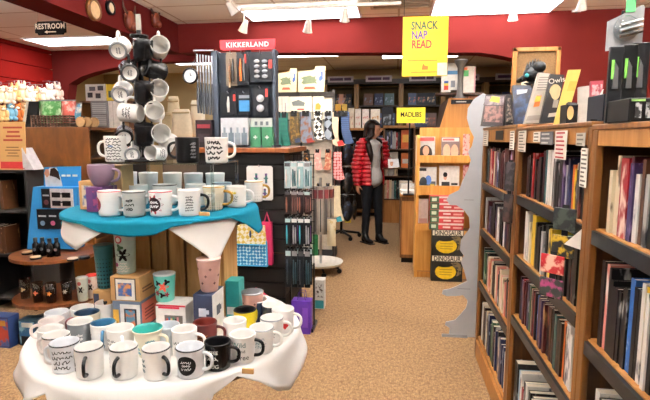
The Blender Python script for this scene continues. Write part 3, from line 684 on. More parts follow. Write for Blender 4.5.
# knife display on the near bookcase
XB = .70
p0, p1 = AY(606, 126, 1.36), AY(656, 98, 1.36)
t, d = carton('display_box', (p0.x, 1.24, case_top(1.3)+.001), (p1.x, 1.36, p1.z-.008), mat('#0b0c0d', .4), 'black counter display box with knife pictures on the near bookcase', 'display box')
for i in range(3):
    x = .12+i*.2
    front_patch(t, d, x, .15, x+.12, .8, pattern('blotch', '#2a2c2e', '#b9bcbe', 70, .4, .52))
front_patch(t, d, .04, .86, .3, .95, mat('#8fbf6a', .5))
words(t, 'N', .028, mat('#58c84a', .5), (d[0]*.36, -d[1]/2-.002, d[2]*.68), bold=.02); words(t, 'E', .028, mat('#58c84a', .5), (d[0]*.36, -d[1]/2-.002, d[2]*.35), bold=.02)
for i, (a, b_, c_, e_, lb) in enumerate(((606, 624, 98, 47, 'black and grey knife card, far one in the black display'), (619, 638, 98, 45, 'black knife card behind, second in the black display'), (629, 650, 97, 43, 'grey knife card with green print, near one in the display'))):
    q0, q1 = AY(a, c_, 1.365+.03*i), AY(b_, e_, 1.365+.03*i)
    t = thing('knife_card', lb, 'packaged knife', ((q0.x+q1.x)/2, 1.365+.03*i, case_top(1.3)+.001), 0, 'knife cards in the black display')
    w_ = (q1.x-q0.x)/2; h_ = q1.z-case_top(1.3)
    obj('card', MB().cbox((0, 0, h_/2), (2*w_, .012, h_)), mat('#17181a' if i != 1 else '#0c0d0e', .35), t, bevel=.002)
    obj('blade', MB().prism([(-.008, h_*.45), (.006, h_*.45), (.004, h_*.72), (-.004, h_*.8)], .004, M=Matrix.Translation((0, -.009, 0))), STEEL, t)
    obj('print', MB().cbox((-w_*.5, -.0075, h_*.7), (w_*.4, .001, h_*.25)), mat('#7fd05a', .5), t)
q0, q1 = AY(606, 51, 1.5), AY(645, 6, 1.5)
t = thing('blister_pack', 'large grey blister pack of silver pens above the knife display', 'blister pack', ((q0.x+q1.x)/2, 1.5, q0.z+.0), 0, None)
hh = q1.z-q0.z; ww = q1.x-q0.x
obj('backing_card', MB().prism([(-ww/2, 0), (ww/2, .02), (ww/2, hh), (ww*.42, hh*1.03), (-ww/2, hh*.68)], .006), mat('#9a9da0', .4), t)
obj('blister', MB().sphere((0, -.004, hh*.5), (ww*.36, .025, hh*.3)), glass('#dfe6e8'), t)
for i in range(3):
    obj('pen', MB().tube([(-.02, -.02, hh*(.30+i*.12)), (.035, -.02, hh*(.42+i*.12))], .0055), STEEL if i else mat('#3a3530', .4), t)
obj('price_sticker', MB().cbox((ww*.1, -.002, hh*1.02), (.024, .002, .035)), mat('#5fc07a', .6), t)
# the pack hangs from a wire stand on the case top
obj('wire_stand', MB().tube([(0, .02, hh*.95), (0, .04, hh*.5), (0, .04, case_top(1.54)-q0.z)], .004).tube([(-.06, .04, case_top(1.54)-q0.z+.004), (.06, .04, case_top(1.54)-q0.z+.004)], .004), DARK, t)
p0, p1 = AY(586, 125, 1.62), AY(606, 97, 1.62)
t, d = carton('display_box', (p0.x, 1.5, case_top(1.5)+.001), (p1.x, 1.62, p1.z), mat('#0f151f', .5), 'dark blue counter display box at the far end of near bookcase', 'display box')
front_patch(t, d, .55, .15, .9, .7, pattern('blotch', '#202838', '#c9cdd2', 60, .4, .55))
t, f = upright('book', [(592, 100), (603, 98), (608, 56), (595, 57)], 1.7, .012, [mat('#a5384a', .4)], 'pink and red card upright behind the dark blue display box', 'card', None)
patch(t, f, [(594, 80), (604, 79), (606.5, 60), (596, 61)], pattern('blotch', '#8b2f40', '#d9a4a8', 50, .4, .5))
t, f = upright('leaflet', [(589, 107), (601, 97), (607, 72), (594, 92)], 1.68, .006, [mat('#d6d4cf', .5)], 'white card slanting in the dark blue display box', 'card', None)
# skull-like dragon figure, cork board
p = AY(531, 84, 2.9)
t = thing('dragon_figurine', 'dark scaly dragon figurine crouching above the navy book', 'figurine', (p.x, 2.86, case_top(2.8)+.001))
DR = mat('#26282a', .35, .3, var=.4, scale=60, bump=.8)
zz = p.z-case_top(2.8)
obj('plinth', MB().lathe([(.001, 0), (.06, 0), (.06, .02), (.035, .05), (.03, zz-.01), (.05, zz), (.001, zz)], 18), DR, t)
bd = MB().sphere((0, 0, zz+.045), (.055, .05, .045)).sphere((.02, -.03, zz+.08), (.035, .04, .032)).tube([(-.04, 0, zz+.03), (-.08, -.02, zz+.01), (-.07, -.05, zz+.02)], [.02, .013, .006])
for i in range(7): bd.lathe([(.011, 0), (.001, .035)], 6, c=(-.035+.014*i, .0, zz+.075+.02*math.sin(i*.5)))
obj('body', bd, DR, t); obj('gem', MB().sphere((-.045, -.045, zz+.035), .012), mat('#2f8f9a', .2), t)
p0, p1 = AY(510, 112, 3.12), AY(561, 47, 3.12)
t = thing('notice_board', 'cork notice board in oak frame standing behind the displayed books', 'notice board', ((p0.x+p1.x)/2, 3.12, case_top(3)+.001))
w_ = (p1.x-p0.x)/2; h_ = p1.z-case_top(3)
fr = MB()
for s_ in (-1, 1): fr.cbox((s_*(w_-.012), 0, h_/2), (.024, .025, h_))
fr.cbox((0, 0, h_-.012), (2*w_, .025, .024)).cbox((0, 0, .012), (2*w_, .025, .024))
obj('frame', fr, OAKL, t, bevel=.003); obj('cork', MB().cbox((0, .004, h_/2), (2*w_-.04, .01, h_-.04)), mat('#6b5236', .9, var=.25, scale=120), t)
obj('paper_note', MB().cbox((-w_*.42, -.003, h_*.58), (.045, .002, .05)), CREAM, t)
# ---- grey cardboard standee seen from behind, at the far end of the cases
YS = 3.5
pts = [(483, 93), (474, 99), (468, 108), (467, 118), (470, 129), (474, 137), (472, 146), (468, 152), (471, 160), (468, 170), (463, 180), (459, 190),
       (449, 195), (446.5, 200), (450, 205), (456, 205), (464, 210), (469, 217), (470, 228), (461, 240), (460, 250), (464, 256), (461, 262), (464, 270), (467, 281), (457, 286), (449, 289), (443, 290), (442, 294), (447, 296), (456, 296), (463, 295), (468, 301), (466, 308), (461, 314), (455, 320), (446, 322), (445, 325), (450, 328), (449, 334),
       (458, 337), (476, 337), (482, 300), (488, 200), (491, 120), (489, 96)]
P = [(AY(x, y, YS).x, AY(x, y, YS).z) for x, y in pts]
x0 = .55; zmin = min(z for _, z in P)
t = thing('cardboard_standee', 'tall grey cardboard cut-out standee seen from behind, beside the far bookcase', 'standee', (x0, YS, 0))
obj('cutout', MB().prism([(x-x0, z-zmin) for x, z in P], .008), mat('#b4b8bd', .4, var=.02), t)
obj('easel_flap', MB().box((-.005, .008, 0), (.0, .16, .7)), mat('#8f9194', .5), t)
obj('fold_line', MB().box((-.075, -.001, 1.0), (-.01, 0, 1.004)).box((-.1, -.001, .36), (-.01, 0, .364)), mat('#85878b', .6), t)
obj('foot_strip', MB().box((-.2, -.01, 0), (-.02, 0, .02)), mat('#8a8d92', .5), t)
# ================================================================ THE ROUND MUG TABLE
TC = Vector((-.84, 1.69)); TR = .485; TZ = .72
t = thing('round_table', 'round display table under the white cloth crowded with mugs', 'table', (TC.x, TC.y, 0))
obj('tabletop', MB().cyl(TR-.004, TZ-.03, TZ-.004, 48), OAKD, t)
obj('pedestal', MB().lathe([(.001, 0), (.34, 0), (.34, .03), (.08, .08), (.07, TZ-.1), (.2, TZ-.03), (.001, TZ-.03)], 24), mat('#0c0e12', .8), t)
def ang_px(px, py, z, c): p = AZ(px, py, z); return math.atan2(p.y-c.y, p.x-c.x)
def cloth(name, c, R, z, keys, m, label, cat, fold=9, amp=.012, th=.003, n=288, flare=.30):
    """round top with a hem whose drop follows keys [(angle, drop)]"""
    keys = sorted((a % (2*PI), d) for a, d in keys)
    def drop(a):
        a %= 2*PI
        for i in range(len(keys)):
            a0, d0 = keys[i]; a1, d1 = keys[(i+1) % len(keys)]
            span = (a1-a0) % (2*PI) or 2*PI; off = (a-a0) % (2*PI)
            if off <= span: return d0+(d1-d0)*(off/span)
        return keys[0][1]
    rings = [.0, .5, .86, .97, 1.0]; vs = [(0, 0, 0)]; fs = []
    K = 7
    for i in range(n):
        a = 2*PI*i/n
        for r in rings[1:]: vs.append((R*r*math.cos(a), R*r*math.sin(a), 0 if r < 1 else -.003))
        d = drop(a)
        for k in range(1, K+1):
            s = k/K; w = 1+.5*math.sin(fold*a)
            rr = R+.006+flare*d*s*(.55+.45*math.sin(fold*a+1.3))*s+amp*s*math.sin(fold*a)*min(1, d/.08)
            vs.append((rr*math.cos(a), rr*math.sin(a), -.003-d*s))
    per = 4+K
    for i in range(n):
        j = (i+1) % n; b0 = 1+i*per; b1 = 1+j*per
        fs.append((0, b0, b1))
        for q in range(per-1): fs.append((b0+q, b0+q+1, b1+q+1, b1+q))
    mb = MB().add(vs, fs, 0, True)
    o = obj(name, mb, m, loc=(c.x, c.y, z))
    s_ = o.modifiers.new('thick', 'SOLIDIFY'); s_.thickness = th; s_.offset = -1
    tag(o, label, cat); return o
a_ = lambda px, py: ang_px(px, py, TZ, TC)
LIN = mat('#eeece8', .8, var=.02, scale=400, bump=.05)
keys = [(a_(24, 345), .10), (a_(20, 358), .135), (a_(30, 372), .09), (a_(47, 383), .03), (a_(62, 392), .16), (a_(80, 398), .3), (a_(160, 402), .3), (a_(198, 396), .2), (a_(220, 388), .05), (a_(245, 378), .012),
        (a_(262, 368), .05), (a_(280, 355), .13), (a_(292, 345), .17), (a_(297, 333), .10), (a_(297, 322), .06), (PI*.25, .15), (PI*.5, .25), (PI*.75, .2), (PI*.9, .12)]
cloth('tablecloth', TC, TR, TZ+.004, keys, LIN, 'white cloth draped over the lower round mug table', 'tablecloth')
TZ += .0046
# folded quilted bag and dark crate seen in the gap under the hem
tag(obj('fabric_bolt', MB().sphere((0, 0, .16), (.10, .08, .16)), pattern('dots', '#12353f', '#1e5a78', 26, .8, .35), loc=(-.36, 1.46, 0.0)), 'blue and teal patterned fabric bundle on the floor under the mug table', 'fabric bundle')
# ---- slatted pallet crate and turquoise tier
UC = Vector((-.95, 1.90)); UR = .368; UZ = 1.15
t = thing('wooden_crate', 'rough slatted wooden crate holding up the turquoise tier', 'crate', (-.885, 1.875, TZ))
cw, cd, ch = .43, .18, UZ-.034-TZ
for i in range(6): obj('slat', MB().box((-cw/2+i*cw/6+.004, -cd/2, 0), (-cw/2+(i+1)*cw/6-.006, -cd/2+.014, ch)), PALLET, t, bevel=.002)
for s_ in (-1, 1): obj('side_panel', MB().box((s_*cw/2-.007, -cd/2+.016, 0), (s_*cw/2+.007, cd/2, ch)), PALLET, t)
obj('back_panel', MB().box((-cw/2+.01, cd/2-.01, 0), (cw/2-.01, cd/2, ch)), PALLET, t)
o = tag(obj('tier_board', MB().cyl(UR-.006, 0, .028, 48), PALLET, loc=(UC.x, UC.y, UZ-.033)), 'round wooden board between the crate and the turquoise cloth', 'board')
u_ = lambda px, py: ang_px(px, py, UZ, UC)
keys = [(u_(57, 211), .05), (u_(62, 215), .095), (u_(72, 218), .11), (u_(84, 220), .07), (u_(97, 222), .03), (u_(105, 223), .012), (u_(140, 225), .012), (u_(162, 224), .012), (u_(172, 224), .03), (u_(200, 222), .09), (u_(214, 220), .13), (u_(224, 219), .185), (u_(234, 217), .12), (u_(246, 213), .03), (u_(258, 208), .012), (PI*.4, .1), (PI*.7, .1)]
cloth('drape_cloth', UC, UR, UZ-.0045, keys, LIN, 'white pointed cloth hanging below the turquoise cloth', 'cloth', fold=7, amp=.004, flare=.12)
keys = [(u_(57, 212), .02), (u_(63, 217), .012), (u_(80, 220), .012), (u_(95, 222), .035), (u_(120, 225), .05), (u_(150, 225), .045), (u_(172, 222), .02), (u_(200, 219), .010), (u_(236, 215), .012), (u_(250, 211), .05), (u_(258, 208), .10), (u_(263, 203), .08), (PI*.4, .03), (PI*.7, .03)]
cloth('tier_cloth', UC, UR+.012, UZ, keys, mat('#045a70', .9, var=.06, scale=60), 'turquoise cloth spread over the raised round tier', 'cloth', fold=6, amp=.006, flare=.18)
UZ += .0006
# ---------------------------------------------------------------- mugs
def squiggle(seed, w, h, rows, th=.0019):
    """handwriting-like strokes as flat ribbons: list of (verts, faces) in 2-D"""
    r = random.Random(seed); V_ = []; F_ = []
    for k in range(rows):
        y0 = h*(.5-(k+.5)/rows); n = 16; ph = r.uniform(0, 6); fq = r.uniform(20, 34); ww = w*r.uniform(.6, 1)
        pts = []
        for i in range(n*2+1):
            s = i/(n*2)
            pts.append((-ww/2+ww*s+.3*h/rows*math.sin(s*fq*1.3+ph)*.5, y0+h/rows*.36*math.sin(s*fq+ph)*r.uniform(.2, 1.2)))
        gap = r.randrange(8, 24)
        for i in range(len(pts)-1):
            if i in (gap, gap+1): continue
            (xa, ya), (xb, yb) = pts[i], pts[i+1]; L = math.hypot(xb-xa, yb-ya) or 1e-6
            nx, ny = -(yb-ya)/L*th/2, (xb-xa)/L*th/2; o = len(V_)
            V_ += [(xa+nx, ya+ny), (xa-nx, ya-ny), (xb-nx, yb-ny), (xb+nx, yb+ny)]; F_.append((o, o+1, o+2, o+3))
    return V_, F_
def disc2d(r, n=24, rings=5, sy=1.0, heart=False):
    V_ = [(0, 0)]; F_ = []
    for k in range(1, rings+1):
        for i in range(n):
            a = 2*PI*i/n
            if heart: x = 16*math.sin(a)**3/16; y = (13*math.cos(a)-5*math.cos(2*a)-2*math.cos(3*a)-math.cos(4*a))/16
            else: x, y = math.cos(a), math.sin(a)*sy
            V_.append((x*r*k/rings, y*r*k/rings))
    for i in range(n):
        j = (i+1) % n; F_.append((0, 1+i, 1+j))
        for k in range(rings-1): b = 1+k*n; F_.append((b+i, b+n+i, b+n+j, b+j))
    return V_, F_
def wrap(geo, rad, zc, az, off=.0007, size=1, sx=1, dx=0, dz=0):
    V_, F_ = geo; vs = []
    for x, y in V_:
        z = zc+dz+y*size; R = rad(z)+off; a = az+(x*size*sx+dx)/R
        vs.append((R*math.cos(a), R*math.sin(a), z))
    return MB().add(vs, F_)
RED_, GOLD = mat('#a82430', .45), mat('#b08a3c', .3, .8)
def mug(loc, label, h=.09, rb=.038, rt=.041, out=WHITE, inn=None, rim=None, hand=None, haz=0, prints=(), group='mugs on the lower table', flare=0, belly=0, M=None, name='mug', hs=1.0, foot=.9, cat='mug', paz=-90):
    """open cup: outside, lip and inside of one lathe; a C handle; prints wrapped round the wall. haz, paz are bearings seen from the aisle"""
    t = thing(name, label, cat, loc, 0, group)
    w = .0035
    def rad(z):
        s = max(0, min(1, z/h)); return rb+(rt-rb)*s+belly*math.sin(PI*s)+flare*s**4
    prof = [(.001, .0015), (rb*foot-.004, .0015), (rb*foot, 0)]; mis = [0, 0]
    for i in range(9): z = .004+(h-.0065)*i/8; prof.append((rad(z), z)); mis.append(0)
    prof.append((rad(h), h-.001)); mis.append(2)
    prof += [(rad(h)-w/2, h+.0016), (rad(h)-w, h)]; mis += [2, 1]
    for i in range(1, 9): z = h-(h-.007)*i/8; prof.append((max(.004, rad(z)-w), z)); mis.append(1)
    prof.append((.001, .007)); mis.append(1)
    MM = M or Matrix.Identity(4)
    obj('body', MB().lathe(prof, 32, mis=mis, M=MM), [out, inn or out, rim or out], t)
    if hand is not False:
        a = view_az(haz); zt, zb = h*.80, h*.22; pts = []
        zm, hz = (zt+zb)/2, (zt-zb)/2
        for i in range(13):
            q = PI/2-PI*i/12
            z = zm+hz*math.copysign(abs(math.sin(q))**.75, math.sin(q)); R = rad(z)-.002+.030*hs*abs(math.cos(q))**.8
            pts.append((R*math.cos(a), R*math.sin(a), z))
        obj('handle', MB().tube(pts, [.006]+[.0052]*11+[.0058], 10, M=MM), hand or out, t)
    for k, p in enumerate(prints):
        geo, m = p[0], p[1]; kw = dict(p[2]) if len(p) > 2 else {}
        kw.setdefault('size', 1.28)
        az = view_az(kw.pop('az', paz)); zc = kw.pop('z', h*.5)
        mb = wrap(geo, rad, zc, az, off=.0007+.0003*k, **kw)
        if M: mb = MB().add(mb.v, mb.f, M=M)
        obj('print', mb, m, t)
    return t
def T(s, size, m, **k): b, sp = (.0, 1.0); return (text2d(s, k.pop('bold', b)), m, dict(size=size, **k))
CRM = mat('#e6dfc6', .35, var=.03); NAVYI = mat('#22394f', .3); BLUEI = mat('#356a8c', .3); TEALI = mat('#2a8f86', .3); YEL = mat('#d8c01c', .35)
ENR = mat('#2a2a2c', .3); GRYM = mat('#6f7478', .35); PINKW = mat('#ece2de', .4); MAR = mat('#4a1512', .3); PINK = mat('#c99a8e', .4); WG = mat('#e3e6ea', .3)
sq = squiggle
DK = mat('#2c2c30', .5)
lower = [ # px of the middle, py of the foot, keyword look, label
 (59.5, 374, dict(out=WG, rim=ENR, haz=172, flare=.002, h=.088, prints=[(sq(1, .05, .05, 4), INKB, dict(az=-80))]), 'pale enamel mug with dark script and white handle at the left front'),
 (84.5, 381, dict(rim=ENR, hand=BLACK, haz=-78, h=.09, prints=[(sq(2, .02, .04, 3), DK, dict(az=-150))]), 'white dark-rimmed mug with black handle turned to the front, left of two'),
 (120, 381, dict(rim=ENR, hand=BLACK, haz=-92, h=.09, prints=[(sq(3, .015, .03, 3), DK, dict(az=-165))]), 'white dark-rimmed mug with black handle turned to the front, second of two'),
 (153, 382, dict(rim=ENR, hand=BLACK, haz=-42, h=.09, prints=[(sq(4, .02, .035, 3), mat('#4a6a6e', .5), dict(az=-140))]), 'white mug with grey leaf sketch and black handle facing right'),
 (189, 380, dict(out=WG, rim=ENR, hand=WG, haz=-8, flare=.0015, h=.088, prints=[(disc2d(.0235), INKB, dict(az=-95)), (sq(5, .028, .024, 3, .0012), WG, dict(az=-95))]), 'pale enamel mug with a round black badge on its front'),
 (222, 370, dict(out=mat('#0b0b0c', .15), inn=BLACK, haz=-5, h=.084, prints=[T('COFFEE', .0145, WHITE, bold=.02, az=-112, dz=.02), (sq(6, .04, .014, 1, .002), WHITE, dict(az=-110)), T('HUG', .017, WHITE, bold=.02, az=-100, dz=-.024)]), 'glossy black mug with white coffee lettering'),
 (247, 366, dict(hand=BLACK, haz=-10, h=.088, flare=.001, prints=[T('Wild', .024, mat('#3f7a78', .5), az=-100, dz=.02), T('and', .015, INKB, az=-85, dz=.0), T('Free', .023, INKB, az=-82, dz=-.021)]), 'white mug lettered Wild and Free with black handle'),
 (262.5, 353, dict(rim=GREY, haz=-5, h=.082, prints=[(sq(7, .035, .03, 3, .0012), mat('#6d8a94', .5), dict(az=-95))]), 'white mug with small blue grey writing behind the Wild and Free mug'),
 (270, 346, dict(rim=GREY, haz=0, h=.085, prints=[(sq(8, .03, .03, 3, .0012), GREY, dict(az=-90))]), 'white mug with grey rim at the right edge of the table'),
 (277, 338, dict(haz=-10, h=.09, prints=[(disc2d(.012, heart=True), REDM, dict(az=-75, dz=-.006))]), 'white mug with small red mark and handle on the right, by the aisle'),
 (270, 329, dict(out=mat('#1b2233', .3), inn=WHITE, rim=WHITE, haz=10, h=.082), 'dark mug with white rim at the back right of the table'),
 (261, 325, dict(out=mat('#1a2740', .3), inn=WHITE, rim=WHITE, haz=120, h=.082), 'navy mug with white inside at the back right of the table'),
 (243, 336, dict(out=YEL, inn=BLACK, rim=BLACK, haz=60, h=.085), 'yellow mug with black inside'),
 (232, 345, dict(haz=170, hand=False, h=.075), 'plain white cup in front of the yellow mug'),
 (205, 349, dict(out=MAR, inn=mat('#5a1e18', .3), haz=0, h=.084, prints=[(sq(9, .04, .016, 2, .0016), GOLD, dict(az=-90)), (disc2d(.006), GOLD, dict(az=-72, dz=-.022))]), 'dark maroon mug with small gold writing'),
 (182, 359, dict(haz=-5, h=.088, prints=[(sq(10, .045, .026, 2, .0014), DK, dict(az=-95))]), 'white mug with small script behind the badge mug'),
 (146, 360, dict(out=CRM, inn=TEALI, rim=CRM, haz=-10, h=.092, flare=.008, rb=.031, rt=.041, hs=1.1, prints=[(sq(12, .025, .03, 3, .003), mat('#6a9aa0', .5), dict(az=-60)), (sq(13, .012, .02, 2, .003), mat('#4f8a9a', .5), dict(az=-130, dz=-.02))]), 'flared cream mug with teal inside and blue animal drawing'),
 (116, 358, dict(haz=-62, h=.088, rt=.043, prints=[(sq(14, .035, .03, 3, .0014), DK, dict(az=-120))]), 'white mug with white handle turned to the front, in the second row'),
 (97, 352, dict(inn=BLUEI, rim=WHITE, hand=BLUEI, haz=-70, h=.088, prints=[(sq(15, .02, .028, 3, .0014), DK, dict(az=-150))]), 'white mug with slate blue inside and blue handle'),
 (80.5, 350, dict(out=GRYM, inn=WHITE, rim=WHITE, haz=150, h=.09, prints=[(sq(16, .02, .02, 2), WHITE, dict(az=-70))]), 'grey mug with white inside'),
 (77, 342, dict(out=CRM, inn=NAVYI, rim=CRM, hand=mat('#6e3a3e', .4), haz=195, h=.088, rt=.044), 'cream mug with navy inside and maroon handle'),
 (51, 362, dict(out=PINKW, inn=WHITE, rim=ENR, haz=170, h=.085), 'pinkish white mug at the left end of the second row'),
 (48, 354, dict(haz=185, h=.08, hand=False), 'plain white handleless cup at the left edge of the table'),
 (54, 346, dict(out=PINKW, haz=190, h=.08), 'off white mug at the far left, second from the back'),
 (63, 338, dict(haz=200, h=.08, hand=False, out=WG), 'pale cup at the far left back of the table'),
 (79, 332, dict(haz=160, h=.08, out=WHITE), 'white mug at the back left beside the kraft boxes'),
 (91, 329, dict(haz=160, h=.082, out=WHITE, hand=False), 'plain white cup at the very back left of the table'),
 (163, 350, dict(out=mat('#cfd9e0', .4), h=.07, hand=False), 'pale blue cup behind the flared cream mug'),
]
# keep the cups from touching: push neighbours apart (bodies and handles)
pos = []
for px, py, k, lb in lower:
    p = AZ(px, py, TZ); pos.append(Vector((p.x, p.y)))
    r = k.get('rt', .041)+k.get('flare', 0)
    f = Vector((FW.x, FW.y)).normalized(); pos[-1] += f*r*.9       # the foot's near edge was measured
BR = .0425
def circles(i):
    k = lower[i][2]; r = k.get('rt', .041)+k.get('flare', 0)+.0012; c = [(pos[i], r)]
    if k.get('hand', 0) is not False:
        a = view_az(k.get('haz', 0)); c.append((pos[i]+Vector((math.cos(a), math.sin(a)))*(.056), .0125))
    return c
for it in range(300):
    for i in range(len(pos)):
        for j in range(i):
            for pa, ra in circles(i):
                for pb, rb_ in circles(j):
                    dlt = pa-pb; d = dlt.length; need = ra+rb_
                    if d < need:
                        mv = dlt.normalized()*(need-d)*.25 if d > 1e-6 else Vector((.002, 0)); pos[i] += mv; pos[j] -= mv
        c = pos[i]-TC; lim = TR-.044
        if c.length > lim: pos[i] = TC+c.normalized()*lim
        if -1.03 < pos[i].x < -.555 and pos[i].y > 1.55: pos[i].y = 1.55
mugs_lower = []
for (px, py, k, lb), p in zip(lower, pos): mug((p.x, p.y, TZ), lb, **k)
# kraft tag leaning on the left front mugs, wooden tag at the right
tag(obj('price_tag', MB().prism([(-.012, 0), (.01, .004), (.016, .03), (-.004, .036)], .002), KRAFT, loc=(pos[0].x+.062, pos[0].y-.014, TZ), rot=(-.1, 0, .3)), 'small kraft price tag between the two front mugs at left', 'price tag', 'price tags on the lower table')
p = AZ(245, 373, TZ); tag(obj('price_tag', MB().box((-.018, -.004, 0), (.018, .004, .016)), KRAFT, loc=(p.x+.01, p.y-.002, TZ), bevel=.001), 'little wooden block tag in front of the Wild and Free mug', 'price tag', 'price tags on the lower table')

# ---------------------------------------------------------------- boxes and tumblers before the crate
YB = 1.60
def bx(px0, px1, ztop_py, zb, Y, dep, m, label, name='gift_box', group='mug gift boxes'):
    a, b = AY(px0, 300, Y), AY(px1, 300, Y); zt = AY((px0+px1)/2, ztop_py, Y).z
    return carton(name, (a.x, Y, zb), (b.x, Y+dep, zt), m, label, 'box', group)
NAV = mat('#232c44', .5); SLATE = mat('#5d6a80', .5)
t, d = bx(112, 140, 301.5, TZ, 1.62, .125, SLATE, 'blue grey mug box with window and salmon side, lowest under the tier'); z1 = TZ+d[2]+.0006
front_patch(t, d, .28, .05, .98, .9, mat('#e8e6e2', .5)); front_patch(t, d, .42, .12, .86, .75, mat('#20222a', .5), off=.002)
front_patch(t, d, .48, .14, .8, .7, pattern('blotch', '#4d7f9a', '#c9703e', 60, .42, .54), off=.003, name='mug_picture'); front_patch(t, d, .02, .1, .22, .7, mat('#c79a3c', .5))
obj('side_print', MB().box((d[0]/2, -d[1]/2+.01, .008), (d[0]/2+.001, d[1]/2-.006, d[2]-.01)), mat('#d0705e', .5), t)
for i in range(4): obj('text_line', MB().box((d[0]/2+.001, -d[1]/2+.03, .03+i*.013), (d[0]/2+.0018, d[1]/2-.03, .035+i*.013)), mat('#7d3226', .5), t)
t, d = bx(111, 140, 277, z1, 1.62, .12, KRAFT, 'kraft mug box with open window stacked on the blue grey box'); z2 = z1+d[2]+.0006
front_patch(t, d, .16, .06, .88, .94, mat('#3a2a1c', .7)); front_patch(t, d, .2, .06, .84, .9, mat('#ece7dc', .4), off=.002, name='mug_picture'); front_patch(t, d, .28, .22, .74, .76, pattern('blotch', '#35588f', '#d0874a', 55, .42, .54), off=.003)
obj('side_print', MB().box((d[0]/2, -.04, .03), (d[0]/2+.0008, .04, .036)).box((d[0]/2, -.04, .042), (d[0]/2+.0008, .03, .048)), mat('#6b4a28', .7), t)
zk = TZ
t, d = bx(93, 111, 291, TZ, 1.70, .09, KRAFT, 'kraft box with black heart beside the blue grey mug box'); zk = TZ+d[2]+.0006
obj('heart_print', MB().add([(x+.012, -d[1]/2-.001, y+d[2]*.6) for x, y in disc2d(.011, heart=True)[0]], disc2d(.011, heart=True)[1]), INKB, t)
front_patch(t, d, .05, .1, .34, .9, mat('#2a2f44', .5))
def tumbler(loc, label, h, rb, rt, m, lid=None, clear=False, group='tumblers', name='tumbler', prints=(), sleeve=None):
    t = thing(name, label, 'tumbler', loc, 0, group)
    prof = [(.001, 0), (rb-.003, 0), (rb, .004), (rt, h*.93), (rt, h*.95), (rt-.004, h*.95), (.001, h*.945)]
    obj('body', MB().lathe(prof, 28), m, t)
    L = [(.001, h*.945), (rt+.001, h*.945), (rt+.0015, h*.985), (rt-.003, h), (rt*.6, h*.995), (.001, h*.99)]
    obj('lid', MB().lathe(L, 28), lid or m, t)
    rad = lambda z: rb+(rt-rb)*z/(h*.93)
    for k, p in enumerate(prints):
        kw = dict(p[2]); kw.setdefault('size', 1.3); az = view_az(kw.pop('az', -90)); zc = kw.pop('z', h*.5)
        obj('print', wrap(p[0], rad, zc, az, off=.0007+.0003*k, **kw), p[1], t)
    return t
def dots2d(nx, ny, w, h, r):
    V_ = []; F_ = []
    for i in range(nx):
        for j in range(ny):
            o = len(V_); rr = r*(1.15-.8*j/ny); cx, cy2 = w*(i/(nx-1)-.5), h*(j/(ny-1)-.5)
            V_ += [(cx+rr*math.cos(a*PI/4), cy2+rr*math.sin(a*PI/4)) for a in range(8)]; F_.append(tuple(range(o, o+8)))
    return V_, F_
def flower2d(r, n=5):
    V_ = [(0, 0)]; F_ = []
    m = n*6
    for i in range(m): a = 2*PI*i/m; q = r*(.72+.28*math.cos(n*a)); V_.append((q*math.cos(a), q*math.sin(a)))
    for i in range(m): F_.append((0, 1+i, 1+(i+1) % m))
    return V_, F_
p = AY(105, 291, 1.74)
tumbler((p.x, 1.745, zk), 'teal travel tumbler with a fading grid of dark dots', .175, .028, .036, mat('#2f7f8c', .4), prints=[(dots2d(9, 8, .07, .085, .0032), mat('#113a44', .4), dict(z=.065))])
p = AY(126, 275, 1.68)
tumbler((p.x+.004, 1.678, z2), 'tall mint tumbler with black leaves and a red badge', .165, .034, .039, mat('#bcd6cf', .4), mat('#d5e2dc', .4), prints=[(flower2d(.021, 6), BLACK, dict(az=-85, dz=-.008)), (flower2d(.012, 3), mat('#3f6a4a', .5), dict(az=-100, dz=.02)), (disc2d(.011), mat('#c8465a', .5), dict(az=-105, dz=.05)), (disc2d(.007), WHITE, dict(az=-105, dz=.05)), (sq(30, .05, .03, 4, .002), mat('#f2f0ea', .5), dict(az=-95, dz=-.055)), (disc2d(.006), mat('#a03a7a', .5), dict(az=-125, dz=-.045))])
t, d = bx(155, 185, 305, TZ, 1.625, .10, mat('#efece6', .5), 'white mug box with red lettering band and picture of books'); zt_ = TZ+d[2]+.0006
front_patch(t, d, .1, .86, .8, .93, mat('#cf3150', .5)); front_patch(t, d, .3, .08, .9, .62, mat('#6f6a62', .5)); 
for i in range(6): front_patch(t, d, .36+i*.07, .1, .42+i*.07, .5+.06*(i % 2), mat(['#b33a3a', '#3a6a8a', '#d8c27a', '#3f7a5a', '#2a2a3a', '#d88a8a'][i], .5), off=.002, name='book_picture')
front_patch(t, d, 0, .94, 1, 1, mat('#c93a48', .5))
p = AY(166, 302, 1.68)
tumbler((p.x, 1.676, zt_), 'short turquoise tumbler with red and black flowers and clear lid', .105, .033, .040, mat('#63c3b4', .4), mat('#c9d2d2', .15), prints=[(flower2d(.016), mat('#d5563e', .5), dict(az=-80, dz=.008)), (flower2d(.010, 6), mat('#7c2434', .5), dict(az=-118, dz=-.016)), (flower2d(.009, 3), BLACK, dict(az=-110, dz=.022)), (flower2d(.010, 3), BLACK, dict(az=-62, dz=.026)), (flower2d(.008, 5), mat('#8a2a36', .5), dict(az=-62, dz=-.022)), (flower2d(.009, 3), BLACK, dict(az=-88, dz=-.024)), (flower2d(.007, 3), BLACK, dict(az=-130, dz=.004))])
t, d = bx(193, 212, 295, TZ, 1.60, .115, NAV, 'navy and white mug box with drawings of two mugs'); zn = TZ+d[2]+.0006
obj('side_print', MB().box((d[0]/2, -d[1]/2+.001, 0.001), (d[0]/2+.001, d[1]/2-.001, d[2]-.001)), mat('#e9e7e2', .5), t)
